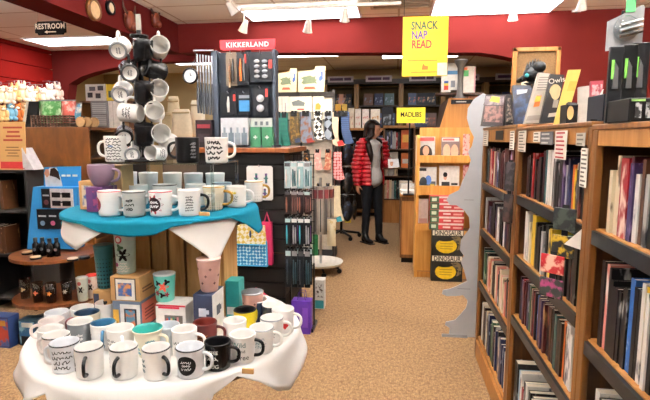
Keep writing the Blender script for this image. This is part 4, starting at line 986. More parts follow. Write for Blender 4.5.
def mug_icon(s): return [(-s*.5, -s*.5), (s*.4, -s*.5), (s*.4, -.2*s), (s*.75, -.2*s), (s*.75, .3*s), (s*.4, .3*s), (s*.4, s*.5), (-s*.5, s*.5)]
obj('mug_picture', MB().prism(mug_icon(.03), .001, M=Matrix.Translation((0, -d[1]/2-.001, d[2]*.58))), mat('#dfe2ea', .5), t)
obj('mug_picture', MB().prism(mug_icon(.036), .001, M=Matrix.Translation((d[0]/2+.002, -.0, d[2]*.55)) @ Matrix.Rotation(PI/2, 4, 'Z')), mat('#3a3f48', .5), t)
front_patch(t, d, .15, .16, .85, .24, mat('#c9ceda', .5))
p = AY(211, 293, 1.66)
tumbler((p.x-.003, 1.655, zn), 'tapered dusty pink tumbler with small flowers on the navy box', .122, .031, .043, PINK, mat('#d3b2a8', .3), prints=[(flower2d(.0045, 4), mat('#5a2c2c', .5), dict(az=-95+i*24, dz=.03*math.sin(i*2.1))) for i in range(-3, 4)])
t, d = carton('gift_box', (-.655, 1.79, TZ), (-.60, 1.86, TZ+.15), mat('#1f8a8a', .5), 'teal carton standing at the right of the crate', 'box', 'mug gift boxes')
front_patch(t, d, .1, .1, .9, .3, mat('#d8e6e2', .5))
p = AY(245, 312, 1.72)
TUMB2 = (p.x+.012, 1.78, TZ)
tumbler(TUMB2, 'dusty pink tumbler with shiny clear lid at the right back of the table', .118, .034, .042, PINK, STEEL, prints=[(flower2d(.004, 4), mat('#5a2c2c', .5), dict(az=-95+i*24, dz=.02*math.sin(i*2.1))) for i in range(-3, 4)])
# ================================================================ THE RAISED TIER: MUGS, ACRYLIC STAND, MUG TREE
UG = 'mugs on the turquoise tier'
def tier_at(px, py, r=.041): p = AZ(px, py, UZ); f = Vector((FW.x, FW.y)).normalized(); return (p.x+f.x*r*.9, p.y+f.y*r*.9, UZ)
VIOL = mat('#7c6474', .4, var=.04); RRIM = mat('#b5525c', .35)
# acrylic riser: clear shelf on clear legs
ax0, ax1, ay0, ay1, az_ = -1.10, -.68, 1.76, 2.06, 1.335
CLR = glass('#e6eeee')
t = thing('acrylic_riser', 'clear acrylic riser with a see-through shelf above the turquoise cloth', 'display riser', ((ax0+ax1)/2, (ay0+ay1)/2, UZ))
hw, hd, hh = (ax1-ax0)/2, (ay1-ay0)/2, az_-UZ
obj('shelf', MB().cbox((0, 0, hh-.003), (2*hw, 2*hd, .006)), CLR, t)
for a in (-1, 1):
    for b in (-1, 1): obj('leg', MB().cbox((a*(hw-.006), b*(hd-.006), (hh-.006)/2), (.010, .010, hh-.006)), CLR, t)
az_ += .0006
def smug(px, py, y, lb, **k):
    k.setdefault('rb', .042); k.setdefault('rt', .045); k['h'] = k.get('h', .09)*1.07
    p = AY(px, py, y); return mug((p.x, y, az_), lb, group='mugs on the acrylic riser', **k)
smug(117, 165, 1.84, 'white mug covered in small black print on the acrylic riser', h=.095, haz=180, prints=[(sq(40, .066, .07, 8, .0022), DK, dict(az=-85)), (sq(41, .02, .006, 1, .004), mat('#6f8fb5', .5), dict(az=-95, dz=.012))])
smug(188, 164, 1.80, 'black mug with handle at left on the acrylic riser', h=.09, out=BLACK, inn=BLACK, haz=185, prints=[(sq(42, .022, .05, 5, .0016), mat('#8c8c90', .5), dict(az=-45))])
smug(217, 164, 1.82, 'white mug with four rows of black marks beside the black mug', h=.09, haz=-2, prints=[(sq(43, .06, .06, 4, .004), INKB, dict(az=-95))])
# purple cup on two cartons, mugs in the front row
bz = UZ
t, d = carton('gift_box', (-1.165, 1.70, UZ), (-1.095, 1.80, UZ+.095), mat('#55315f', .5), 'purple mug box under the mauve cup', 'box', 'mug gift boxes on the tier')
obj('print', MB().box((-d[0]*.1, -d[1]/2-.001, .015), (d[0]*.45, -d[1]/2, .08)), pattern('blotch', '#3c2a58', '#8b3a5a', 40, .4, .52), t)
mug((-1.125, 1.745, UZ+.0956), 'mauve coffee cup standing on the purple mug box', h=.082, rb=.028, rt=.049, belly=.008, out=VIOL, inn=mat('#6b5563', .4), haz=-10, group=UG, hs=1.05, name='coffee_cup', cat='cup')
t, d = carton('gift_box', (-1.235, 1.76, UZ), (-1.168, 1.83, UZ+.112), KRAFT, 'kraft mug box with window at the left end of the tier', 'box', 'mug gift boxes on the tier')
front_patch(t, d, .2, .1, .8, .85, pattern('blotch', '#c9b89a', '#3f5f8a', 40, .42, .54))
t, d = carton('gift_box', (-1.24, 1.845, UZ), (-1.10, 1.935, UZ+.17), mat('#b99a6c', .7), 'wide tan mug box behind the mauve cup', 'box', 'mug gift boxes on the tier')
front_patch(t, d, .08, .86, .7, .9, mat('#6b5232', .6)); front_patch(t, d, .08, .78, .8, .81, mat('#6b5232', .6))
def tmug(px, py, lb, **k):
    x, y, z = tier_at(px, py, k.get('rt', .041)); return mug((x, y, z), lb, group=UG, **k)
tmug(106, 217, 'white enamel mug with red rim, in front of the purple box', rim=RRIM, haz=-12, h=.09, prints=[(disc2d(.02), mat('#7c2230', .5), dict(az=-150)), (sq(44, .02, .02, 3), BLACK, dict(az=-150))])
tmug(131, 217.5, 'grey enamel mug with black flourish lettering', out=mat('#a9aba6', .35), inn=mat('#d8d8d2', .35), rim=ENR, haz=0, h=.089, prints=[(sq(45, .03, .035, 3, .0022), INKB, dict(az=-95))])
tmug(158, 217, 'white enamel mug with red rim and a wreath of red flowers', rim=RRIM, haz=0, h=.089, prints=[(flower2d(.0285, 9), mat('#a3222e', .5), dict(az=-110)), (disc2d(.02), mat('#2a1416', .5), dict(az=-110)), (sq(46, .03, .022, 2, .0026), WHITE, dict(az=-110))])
tmug(187, 216.5, 'white mug with small black sayings and a black handle', hand=BLACK, haz=10, h=.092, prints=[(sq(47, .025, .045, 6, .0015), INKB, dict(az=-75))])
tmug(212, 211, 'cream mug with dotted heart and gold handle', out=mat('#dccfb6', .4), inn=WHITE, rim=GOLD, hand=GOLD, haz=-5, h=.092, rb=.033, rt=.043, hs=1.25, prints=[(dots2d(8, 6, .05, .035, .0016), mat('#8a7a5a', .5), dict(az=-95, dz=-.02)), (disc2d(.017, heart=True), mat('#efe8da', .5), dict(az=-98, dz=.012)), (sq(48, .016, .012, 2, .001), DK, dict(az=-98, dz=.014))])
tmug(235, 208, 'white mug with small yellow drawing at the right of the tier', haz=0, h=.085, prints=[(sq(49, .02, .01, 1, .003), mat('#c9b23a', .5), dict(az=-95, dz=.018)), (sq(50, .03, .02, 3, .0012), DK, dict(az=-95, dz=-.006))])
x, y, z = tier_at(252, 203)
mug((x-.002, y+.02, z), 'white mug with gold handle at the right end of the tier', rim=GOLD, hand=GOLD, haz=0, h=.09, group=UG, prints=[(dots2d(7, 6, .05, .05, .0014), GREY, dict(az=-90))])
# row behind, seen through the acrylic
for i, (px, y, k, lb) in enumerate(((112, 1.92, dict(rim=RRIM, h=.085), 'white mug with red rim in the back row under the riser, left'), (138, 1.93, dict(h=.082, hand=False), 'plain white cup in the back row under the riser'),
        (165, 1.94, dict(rim=BLACK, h=.085, rb=.044, rt=.05), 'wide white mug with black rim in the back row under the riser'), (196, 1.93, dict(h=.09, haz=60), 'white mug in the back row, behind the mug with sayings'),
        (222, 1.95, dict(out=mat('#9fb3bd', .4), h=.095, rim=NAVYI, hand=False), 'pale blue grey cup at the right of the back row'))):
    p = AY(px, 190, y); mug((p.x, y, UZ), lb, group=UG, **k)
for i, px in enumerate((104, 126, 148, 171, 193, 214)):
    p = AY(px, 180, 2.06)
    mug((p.x, 2.065+.01*(i % 2), UZ), f'tall pale latte mug in the rear row under the riser, {ORD[i]} from the left', h=.125, rb=.034, rt=.042, group=UG, out=[WHITE, WG, mat('#d8dcdc', .4)][i % 3], hand=False, name='latte_mug')
tag(obj('price_tag', MB().box((-.02, -.004, 0), (.02, .004, .014)), KRAFT, loc=(AZ(204, 216, UZ).x, AZ(204, 216, UZ).y+.004, UZ), bevel=.001), 'little wooden tag on the turquoise cloth below the heart mug', 'price tag')
# ---- rotating mug tree
MX, MY = AY(145, 165, 1.90).x, 1.90
zb = az_; ztop = AY(146, 38, MY).z
t = thing('mug_tree', 'tall black rotating mug tree on the acrylic riser hung with small mugs', 'mug rack', (MX, MY, zb))
obj('base', MB().lathe([(.001, 0), (.085, 0), (.085, .008), (.03, .014), (.001, .016)], 28), BLACK, t)
obj('pole', MB().cyl(.010, .014, ztop-zb+.03, 12), BLACK, t)
rows = [45, 70, 91, 112, 133, 151]
RIG = MB()
for py in rows:
    z = AY(146, py-9, MY).z-zb
    ring = MB().lathe([(.030, z-.004), (.036, z-.004), (.036, z+.004), (.030, z+.004), (.030, z-.004)], 20)
    for q in range(4): ring.cbox((0, 0, z), (.068, .005, .005), M=Matrix.Rotation(q*PI/4, 4, 'Z'))
    obj('ring', ring, BLACK, t)
obj('finial', MB().cbox((0, 0, ztop-zb+.055), (.02, .006, .075)).lathe([(.001, .02), (.014, .024), (.001, .03)], 12, c=(0, 0, ztop-zb-.01)), mat('#8f8a80', .4, .6), t)
# bars along the sides of the tree
for q in range(3): obj('upright', MB().cyl(.004, .012, ztop-zb, 8, c=(.033*math.cos(q*2.09+.5), .033*math.sin(q*2.09+.5))), BLACK, t)
def hung(px, py, face, out, label, inn=None, ringm=None, lit=None, k=0, yoff=0, sc=.93):
    """mug hung on the tree; face = direction the OPENING points, as seen (deg bearing, elevation)"""
    p = AY(px-2, py, MY+yoff)
    az, el = view_az(face[0]), math.radians(face[1])
    d = Vector((math.cos(az)*math.cos(el), math.sin(az)*math.cos(el), math.sin(el)))
    q = d.to_track_quat('Z', 'Y')
    # turn about its own axis so that the handle points up to the hook
    hx = Vector((0, 0, 1)); hx = (hx-d*hx.dot(d))
    hx = hx.normalized() if hx.length > .1 else Vector((MX-p.x, MY-p.y, 0)).normalized()
    if len(face) > 2:
        w_ = view_az(face[2]); hx = Vector((math.cos(w_), math.sin(w_), .5)); hx = (hx-d*hx.dot(d)).normalized()
    yv = d.cross(hx)
    M = Matrix((hx, yv, d)).transposed().to_4x4()
    M = M @ Matrix.Scale(sc, 4) @ Matrix.Translation((0, 0, -.045))
    prints = []
    if lit: prints = [(sq(60+k, .045, .03, 3, .003), lit, dict(az=0))]
    loc = (p.x, p.y, p.z)
    t2 = thing('hanging_mug', label, 'mug', loc, 0, 'mugs hung on the black mug tree')
    h, rb, rt, w = .088, .038, .0405, .0035
    def rad(z): return rb+(rt-rb)*z/h
    prof = [(.001, .004), (rb-.012, .004), (rb-.010, 0), (rb-.003, .0), (rb, .003)]+[(rad(z), z) for z in (.02, .05, h-.002)]+[(rad(h)-w/2, h), (rad(h)-w, h-.002)]+[(rad(z)-w, z) for z in (.05, .02)]+[(rb-.008, .008), (.001, .007)]
    mis = [3]*1+[2]*2+[0]*5+[1]*6
    mis = [3, 3, 2, 2]+[0]*4+[1]*(len(prof)-1-8)
    obj('body', MB().lathe(prof, 28, mis=mis, M=M), [out, inn or out, ringm or out, ringm and WHITE or out], t2)
    zt, zb2 = h*.82, h*.2; pts = []
    for i in range(13):
        q2 = PI/2-PI*i/12; z = (zt+zb2)/2+(zt-zb2)/2*math.sin(q2); pts.append((rad(z)-.002+.030*abs(math.cos(q2))**.8, 0, z))
    obj('handle', MB().tube(pts, .0052, 8, M=M), out, t2)
    if lit == 'base' or ringm:
        obj('base_print', MB().add([(x, -y, .0032) for x, y in sq(80+k, .03, .02, 2, .003)[0]], [f[::-1] for f in sq(80+k, .03, .02, 2, .003)[1]], M=M), GREY if out is not BLACK else DK, t2)
    elif lit:
        geo = sq(60+k, .05, .04, 3, .0028); ang = 0
        vs = []
        for x, y in geo[0]:
            a = x/.041+PI/2*(-1); vs.append((.0412*math.cos(a), .0412*math.sin(a), .045+y))
        obj('print', MB().add(vs, geo[1], M=M), lit, t2)
    return t2
BK = mat('#101012', .25)
W_, D_ = 'white', 'black'
hung(122, 48, (100, 25), WHITE, 'white mug at the top left of the mug tree, base towards the aisle', ringm=GREY, k=1, yoff=-.02)
hung(145, 50, (-60, 75), BK, 'black mug with pale writing, top middle of the mug tree', lit=mat('#cfcac0', .5), k=2, yoff=-.06)
hung(161, 48, (-65, 12), WHITE, 'white mug at the top right of the mug tree, opening towards the aisle', k=3, yoff=-.02)
hung(131, 71, (115, 18), BK, 'black mug in the second tier of the tree, base showing at left', ringm=mat('#3a3a3c', .4), k=4, yoff=-.03)
hung(156, 70, (50, -12), BK, 'black mug at the right of the tree second tier', lit=None, k=5, yoff=-.03)
hung(124, 92, (100, 20), WHITE, 'white mug at left in the third tier of the tree, base showing', ringm=GREY, k=6, yoff=-.02)
hung(146, 92, (-60, 75), BK, 'black mug with pale writing in the third tier of the tree', lit=mat('#cfcac0', .5), k=7, yoff=-.06)
hung(160, 91, (-65, 12), WHITE, 'white mug in the third tier of the tree, opening showing at right', k=8, yoff=-.02)
hung(133, 113, (170, 5), WHITE, 'white mug with dark writing lying across the fourth tier', lit=DK, k=9, yoff=-.05)
hung(157, 112, (-75, 8), WHITE, 'white mug in the fourth tier of the tree, opening towards the aisle', k=10, yoff=-.04)
hung(126, 136, (112, 12), BK, 'black mug with white base disc in the fifth tier of the tree', ringm=BK, k=11, yoff=-.03)
hung(146, 134, (-60, 75), BK, 'black mug with pale writing in the fifth tier of the tree', lit=mat('#cfcac0', .5), k=12, yoff=-.06)
hung(163, 134, (-70, 6), WHITE, 'white mug at the right of the fifth tier, opening showing', k=13, yoff=-.03)
hung(135, 154, (105, 5), WHITE, 'white mug at the lowest tier of the tree, printed side left', ringm=GREY, lit=None, k=14, yoff=-.03, sc=.8)
hung(158, 153, (-110, 5), WHITE, 'white mug at the lowest tier of the tree, opening showing', lit=DK, k=15, yoff=-.03, sc=.8)
hung(170, 142, (-20, 60), WHITE, 'pale mug hung low on the far right of the mug tree', k=16, yoff=.03, sc=.75)
# ================================================================ DARK SLATWALL TOWER BEHIND THE TABLE
TY = 3.4; tx0, tx1 = AY(196, 150, TY).x, AY(284, 150, TY).x; TTOP = AY(292, 148, TY-.03).z
t = thing('slatwall_tower', 'black slatwall display tower with a wooden top behind the mug table', 'display tower', ((tx0+tx1)/2, TY, 0))
hw = (tx1-tx0)/2; dp = .62
pan = MB(); z = .06
while z < TTOP-.06:
    pan.box((-hw, 0, z), (hw, dp, min(z+.098, TTOP-.035))); z += .108
obj('slat_panel', pan, mat('#0b0908', .6, var=.1), t)
obj('core', MB().box((-hw+.012, .012, .02), (hw-.012, dp-.012, TTOP-.036)), mat('#070605', .8), t)
obj('groove_rail', MB().box((-hw*.98, -.001, .6), (hw*.98, .0, .603)), mat('#5a4a30', .4, .5), t)
obj('plinth', MB().box((-hw+.02, .02, 0), (hw-.02, dp-.02, .06)), BLACK, t)
obj('top_board', MB().box((-hw-.03, -.035, TTOP-.035), (hw+.045, dp+.02, TTOP)), wood('#6a3410', '#8c4c1c'), t, bevel=.005)
# packaged-goods frame on the tower
KY = 3.52
kx0, kx1 = AY(214, 100, KY).x, AY(277, 100, KY).x; kz1 = AY(240, 51, KY).z
t = thing('pegboard_stand', 'blue grey two-sided pegboard stand on the wooden tower top', 'display stand', ((kx0+kx1)/2, KY, TTOP+.001))
w_ = (kx1-kx0)/2; h_ = kz1-TTOP
obj('panel', MB().box((-w_+.03, 0, .02), (w_-.01, .014, h_-.01)), mat('#1a2028', .6), t)
for x0_, x1_ in ((-w_, -w_+.045), (w_-.022, w_)): obj('post', MB().box((x0_, -.04, 0), (x1_, .05, h_)), mat('#2a3440', .5), t, bevel=.004)
obj('foot', MB().box((-w_, -.10, 0), (w_, .12, .018)), mat('#2c3440', .5), t)
q0, q1 = AY(219, 50, KY-.02), AY(274.5, 38, KY-.02)
sw, sh = (q1.x-q0.x)/2, q1.z-q0.z
t = thing('header_sign', 'red KIKKERLAND header sign above the pegboard stand', 'sign', ((q0.x+q1.x)/2, KY-.0, q0.z))
r_ = .02
obj('plate', MB().prism([(-sw, sh), (-sw, r_), (-sw+.006, .006), (-sw+r_, 0), (sw-r_, 0), (sw-.006, .006), (sw, r_), (sw, sh)], .012), mat('#d3222e', .4, var=.03), t)
words(t, 'KIKKERLAND', .047, WHITE, (0, -.0015, sh*.48), bold=.03, space=1.15, sx=1.02)
obj('bracket', MB().box((-.02, .0121, -.10), (.02, .022, sh*.5)), DARK, t)
G2 = 'carded gadgets on the pegboard stand'
PY = KY-.05
def pack(px0, py0, px1, py1, m, label, inner, acc=None, Y=PY, group=G2, name='carded_gadget', cat='packaged gadget'):
    a, b = AY(px0, py1, Y), AY(px1, py0, Y); w2 = (b.x-a.x)/2; hh_ = b.z-a.z
    t = thing(name, label, cat, ((a.x+b.x)/2, Y, a.z), 0, group)
    obj('card', MB().prism([(-w2, 0), (w2, 0), (w2, hh_*.9), (w2*.85, hh_), (-w2*.85, hh_), (-w2, hh_*.9)], .006), m, t)
    inner(t, w2, hh_)
    if acc: obj('print', MB().cbox((acc[0]*w2, -.0015, acc[1]*hh_), (w2*.3, .002, hh_*.28)), mat(acc[2], .5), t)
    obj('hook', MB().tube([(0, .045, hh_*.97), (0, -.02, hh_*.97), (0, -.03, hh_*1.02)], .003), STEEL, t)
    return t
def tools(n, cols, vertical=True):
    def f(t, w2, hh_):
        for i in range(n):
            x = (-.55+1.1*(i+.5)/n)*w2
            obj('tool', MB().tube([(x, -.008, hh_*.12), (x, -.012, hh_*.5), (x*1.1, -.008, hh_*.8)], [.008, .011, .005]), mat(cols[i % len(cols)], .35), t)
    return f
def cells(nx, ny, c, shape='disc'):
    def f(t, w2, hh_):
        for i in range(nx):
            for j in range(ny):
                x = (-.7+1.4*(i+.5)/nx)*w2; z = hh_*(.1+.68*(j+.5)/ny)
                obj('item', MB().sphere((x, -.006, z), (w2*.5/nx, .008, hh_*.26/ny)), mat(c, .35), t)
    return f
def window(c):
    def f(t, w2, hh_): obj('picture', MB().box((-w2*.8, -.0015, hh_*.12), (w2*.8, 0, hh_*.62)), mat(c, .35), t); obj('header_print', MB().box((-w2*.8, -.0015, hh_*.72), (w2*.8, 0, hh_*.86)), mat('#8a8f96', .5), t)
    return f
KB = mat('#14171b', .35)
pack(226.5, 52, 236.5, 86, mat('#5a4a38', .5), 'tan carded tool with brown handle, top row far left', tools(2, ['#5a3a1e', '#2a2a2a']), (-.4, .1, '#c9b08a'))
pack(237, 52, 248, 85, KB, 'dark carded tool with orange handle, top row second', tools(2, ['#c9662a', '#3a3a3c']), (.5, .8, '#c9382e'))
pack(250, 52, 272, 82, KB, 'dark card of eight grey discs with red stripe, top row right', cells(2, 4, '#9a9da2'), (.85, .6, '#c9382e'))
pack(221.5, 92, 236, 115, KB, 'dark carded figure gadget, second row left', tools(1, ['#e3e0d8']), (.75, .75, '#c9382e'))
pack(238, 92, 250.5, 114, KB, 'carded blue picture gadget, second row middle', window('#3f83b8'))
pack(253, 87, 268, 116, KB, 'dark carded key ring gadget, second row right', cells(1, 2, '#c5c8cc'), (.8, .8, '#c9382e'))
t, d = carton('counter_box', (AY(222, 140, 3.44).x, 3.42, TTOP+.001), (AY(249, 140, 3.44).x, 3.50, AY(235, 118, 3.44).z), mat('#cfd3d6', .5), 'pale counter box of bottle shaped gadgets below the cards', 'display box') 
for i in range(4):
    x = d[0]*(-.36+.24*i); obj('bottle_picture', MB().box((x-.02, -d[1]/2-.002, .02), (x+.02, -d[1]/2, d[2]*.5)).box((x-.008, -d[1]/2-.002, d[2]*.5), (x+.008, -d[1]/2, d[2]*.68)), mat(['#7d8b94', '#5a6a74', '#8a979e', '#66747e'][i], .4), t)
for i, (a, b) in enumerate(((251, 261.5), (262.5, 273))):
    t, d = carton('first_aid_tin', (AY(a, 140, 3.44).x, 3.42, TTOP+.001), (AY(b, 140, 3.44).x, 3.47, AY(256, 127, 3.44).z), mat('#2f6a4a', .4), ['green first aid box with white cross, left of two', 'green first aid box with white cross, right of two'][i], 'box', 'green boxes on the tower top')
    obj('cross', MB().cbox((0, -d[1]/2-.001, d[2]*.5), (.028, .002, .009)).cbox((0, -d[1]/2-.001, d[2]*.5), (.009, .0021, .028)), WHITE, t)
t, d = carton('counter_box', (AY(251, 127, 3.5).x, 3.485, TTOP+.001), (AY(273, 127, 3.5).x, 3.515, AY(256, 118, 3.5).z), mat('#c3c4bf', .5), 'white carton with small print behind the green boxes', 'display box')
for i in range(3): front_patch(t, d, .2+.25*i, .75, .32+.25*i, .88, mat('#5a6066', .5))
# utensils on the stand's left side
for i in range(6):
    p = AY(197+i*2.9, 54+i*.4, 3.46+.02*(i % 2))
    t = thing('hanging_utensil', f'silver utensil with dark handle, {ORD[i]} from the left on the side of the pegboard stand', 'utensil', p, 0, 'utensils hung beside the pegboard stand')
    obj('rod', MB().tube([(0, 0, .0), (0, -.004, -.20)], .0065), STEEL, t)
    obj('grip', MB().tube([(0, -.004, -.20), (0, -.006, -.30), (.0, -.004, -.42)], [.007, .012, .009]), mat('#3c4044', .4), t)
t, d = carton('counter_box', (AY(197, 140, 3.44).x, 3.42, TTOP+.001), (AY(213, 140, 3.44).x, 3.5, AY(205, 120, 3.44).z), mat('#1b1416', .4), 'black box with dark red band at the stand left foot', 'display box')
front_patch(t, d, .1, .7, .9, .84, mat('#7a2028', .5)); front_patch(t, d, .15, .2, .85, .5, mat('#2e2426', .5))
# side bar carrying the utensils
p0, p1 = AY(195, 53, 3.5), AY(215, 53, 3.5)
tag(obj('hanging_bar', MB().tube([(p0.x, 3.47, p0.z+.012), (p1.x, 3.47, p1.z+.012)], .006), STEEL), 'thin steel bar holding the utensils beside the pegboard stand', 'bar')
p = AY(191, 76, 3.35)
t = thing('wall_clock', 'small round white clock with black rim hanging left of the utensils', 'clock', (p.x, 3.35, p.z))
R = Matrix.Rotation(PI/2, 4, 'X')
obj('rim', MB().lathe([(.046, 0), (.055, 0), (.055, .02), (.046, .02), (.046, 0)], 24, M=R), BLACK, t); obj('face', MB().cyl(.048, .002, .012, 24, M=R), WHITE, t)
obj('hand', MB().cbox((.007, -.014, .004), (.018, .002, .004)).cbox((0, -.014, .01), (.004, .002, .024)), BLACK, t)
obj('cord', MB().tube([(0, 0, .04), (.02, .06, AY(191, 54, 3.35).z-p.z), ((p0.x-p.x)+.01, .12, p0.z-p.z+.012)], .002), DARK, t)
# things hung on the tower's front
p0, p1 = AY(247, 200, 3.37), AY(272.5, 166, 3.37)
t = thing('earring_card', 'white card with four purple and green earrings on the black tower', 'jewellery card', ((p0.x+p1.x)/2, 3.372, p0.z))
w2 = (p1.x-p0.x)/2; h2 = p1.z-p0.z
obj('card', MB().prism([(-w2, .01), (-w2+.01, 0), (w2-.01, 0), (w2, .01), (w2, h2-.012), (w2-.012, h2), (-w2+.012, h2), (-w2, h2-.012)], .004), WHITE, t)
for i in range(2):
    for j in range(2):
        x = (-.4+.75*i)*w2+j*.01; z = h2*(.62 if j else .18)
        obj('earring', MB().box((x-.012, -.006, z), (x+.018, -.001, z+.010)).box((x-.003, -.006, z-.03), (x+.012, -.001, z+.04)), pattern('blotch', '#5d3a7a', '#3f8a7a', 40, .42, .54), t)
obj('hook', MB().tube([(0, .03, h2*.99), (0, -.02, h2*.99), (0, -.025, h2*1.04)], .004), STEEL, t)
BAGT = pattern('dots', '#d8e6ee', '#2f8fc0', 28, .6, .22)
p0, p1 = AY(237, 264, 3.37), AY(268.5, 224, 3.37)
t = thing('lunch_bag', 'blue patterned lunch bag with yellow checked flap hung on the tower', 'bag', ((p0.x+p1.x)/2, 3.33, p0.z))
w2 = (p1.x-p0.x)/2; h2 = p1.z-p0.z
obj('body', MB().prism([(-w2, 0), (w2, 0), (w2*.96, h2*.62), (-w2*.96, h2*.62)], .05), pattern('dots', '#2a7fae', '#bfe0ea', 42, .45), t, bevel=.004)
obj('flap', MB().prism([(-w2*.93, h2*.52), (w2*.93, h2*.52), (w2*.85, h2*.98), (-w2*.78, h2*.98)], .052, M=Matrix.Translation((0, -.004, 0))), pattern('check', '#dcbf5a', '#efe8d4', 40), t, bevel=.004)
tr = MB()
for a, b in (((-w2, .004), (w2, .004)), ((-w2, .004), (-w2*.96, h2*.6)), ((w2, .004), (w2*.96, h2*.6)), ((-w2*.93, h2*.52), (w2*.93, h2*.52))): tr.tube([(a[0], -.006, a[1]), (b[0], -.006, b[1])], .005)
obj('piping', tr, mat('#2f9fd0', .5), t)
obj('handle', MB().tube([(-.02, .02, h2*.96), (-.015, .01, h2*1.12), (.01, .01, h2*1.18), (.03, .01, h2*1.1), (.035, .02, h2*.96)], .007), mat('#1f3350', .6), t)
obj('bow', MB().sphere((.0, -.012, h2*.78), (.008, .006, .028)), mat('#1f3350', .6), t)
p0, p1 = AY(262, 264, 3.37), AY(273, 222, 3.37)
t = thing('lunch_bag', 'crimson bag half hidden behind the blue patterned lunch bag', 'bag', ((p0.x+p1.x)/2, 3.345, p0.z))
obj('body', MB().prism([(-.05, 0), (.04, 0), (.035, p1.z-p0.z), (-.04, p1.z-p0.z)], .04), mat('#b02050', .6), t, bevel=.005); obj('handle', MB().tube([(-.02, .02, p1.z-p0.z), (0, .02, p1.z-p0.z+.07), (.02, .02, p1.z-p0.z)], .006), mat('#b02050', .6), t)
p = AY(255, 297, 3.36)
t = thing('folded_fabric', 'crumpled magenta fabric pouch low on the black tower', 'pouch', (p.x, 3.33, p.z-.04))
r = random.Random(5)
obj('body', MB().tube([(-.10, 0, .03), (-.06, .0, .08), (-.02, -.01, .05), (.02, 0, .10), (.06, 0, .06), (.11, 0, .05)], [.012, .025, .03, .025, .03, .012]).tube([(-.07, .0, -.02), (0, -.01, .02), (.08, 0, -.04)], [.01, .018, .008]), mat('#b5254e', .7), t)
# narrow grid rack beside the tower, four columns of carded accessories in four rows
GR = 'carded accessories on the grid rack'
GYY = 3.47
t = thing('grid_rack', 'narrow black wire grid rack of accessories at the right of the tower', 'display rack', (tx1+.10, GYY+.06, 0))
g = MB()
for i in range(7): g.cyl(.003, .38, 1.31, 6, c=(-.09+.18*i/6, 0))
for i in range(12): g.cbox((0, .004, .4+.083*i), (.19, .005, .005))
obj('grid', g, BLACK, t); 
for s_ in (-1, 1): obj('leg', MB().box((s_*.09-.01, -.10, 0), (s_*.09+.01, .10, .025)).box((s_*.09-.006, -.006, .02), (s_*.09+.006, .006, .5)), BLACK, t)
rr = random.Random(9)
for rname, y0, y1, cols, icol in (('top', 161, 187, ['#cfdcde', '#b9d0d4', '#e2e6e4', '#9fc4c8'], ['#5fa0a8', '#f0f0ee', '#8ab8bc', '#3f6a70']), ('second', 189, 212, ['#2a1c1c', '#1f191a', '#3a2a26', '#241d1f'], ['#c98a72', '#8a5a48', '#b5786a', '#5a3a34']),
        ('third', 215, 243, ['#15181c', '#101316', '#1a1a20', '#14161a'], ['#6a5a8a', '#3fa0b0', '#7a3f9a', '#9a9aa0']), ('fourth', 246, 283, ['#101418', '#141a20', '#0f1316', '#161a20'], ['#1f3a48', '#28323c', '#3a4a58', '#24404a'])):
    for i in range(4):
        for k in range(2):
            Y = GYY-.02-.075*k
            a = AY(290, y0, GYY); b = AY(290, y1, GYY); hh_ = a.z-b.z
            X = tx1+.028+.047*i
            t = thing('carded_accessory', f'{["near", "rear"][1-k]} carded accessory on peg {ORD[i]} from the tower, {rname} row of the grid rack', 'packaged accessory', (X, Y, b.z), 0, GR)
            obj('card', MB().box((-.021, -.0015, 0), (.021, .0015, hh_)), mat(cols[(i+k) % 4], .4), t)
            ic = icol[(i*2+k) % 4]
            it = MB().tube([(-.007, -.006, hh_*.08), (-.006, -.009, hh_*.4), (-.007, -.006, hh_*.72)], [.004, .007, .004])
            if i % 2: it.tube([(.009, -.006, hh_*.1), (.009, -.008, hh_*.66)], [.006, .004])
            obj('item', it, mat(ic, .35), t)
            obj('header_print', MB().box((-.019, -.003, hh_*.82), (.019, -.0015, hh_*.95)), mat(rr.choice(['#f0f0ee', '#b9d4d4', '#3a3a3e', '#8a8a8c']), .5), t)
            obj('hook', MB().tube([(0, GYY+.06-Y, hh_*.98), (0, -.008, hh_*.98), (0, -.012, hh_*1.02)], .0025), STEEL, t)
p0, p1 = AY(296, 322, 3.55), AY(313, 289, 3.55)
t = thing('gift_bag', 'bright purple gift bag standing on the carpet beside the tower', 'bag', (AZ(305, 326, 0).x, AZ(305, 326, 0).y-.11, 0))
obj('body', MB().prism([(-.068, 0), (.068, 0), (.072, .25), (-.072, .25)], .09, M=Matrix.Translation((0, -.045, 0))), mat('#5b2fa0', .5), t, bevel=.004)
obj('panel_print', MB().box((.01, -.0475, .05), (.05, -.045, .2)), mat('#7d4fc0', .5), t)
for s_ in (-1, 1): obj('handle', MB().tube([(-.03, s_*.03, .25), (-.02, s_*.03, .31), (.02, s_*.03, .31), (.03, s_*.03, .25)], .003), mat('#3c1d70', .6), t)
p = AZ(320, 309, 0)
t, d = carton('product_box', (p.x-.05, p.y, .0005), (p.x+.035, p.y+.10, .25), mat('#e3e3e0', .5), 'white carton with teal base standing on the carpet by the tower', 'box')
front_patch(t, d, .1, .02, .95, .3, mat('#2a8a94', .5)); front_patch(t, d, .15, .4, .9, .88, pattern('blotch', '#e3e3e0', '#5a4a46', 40, .45, .55)); front_patch(t, d, .0, .0, .08, 1, mat('#23323a', .5))
# ================================================================ LEFT SIDE OF THE SHOP
def prism_obj(name, pts, th, m, parent, y=0): return obj(name, MB().prism(pts, th, M=Matrix.Translation((0, y, 0))), m, parent)
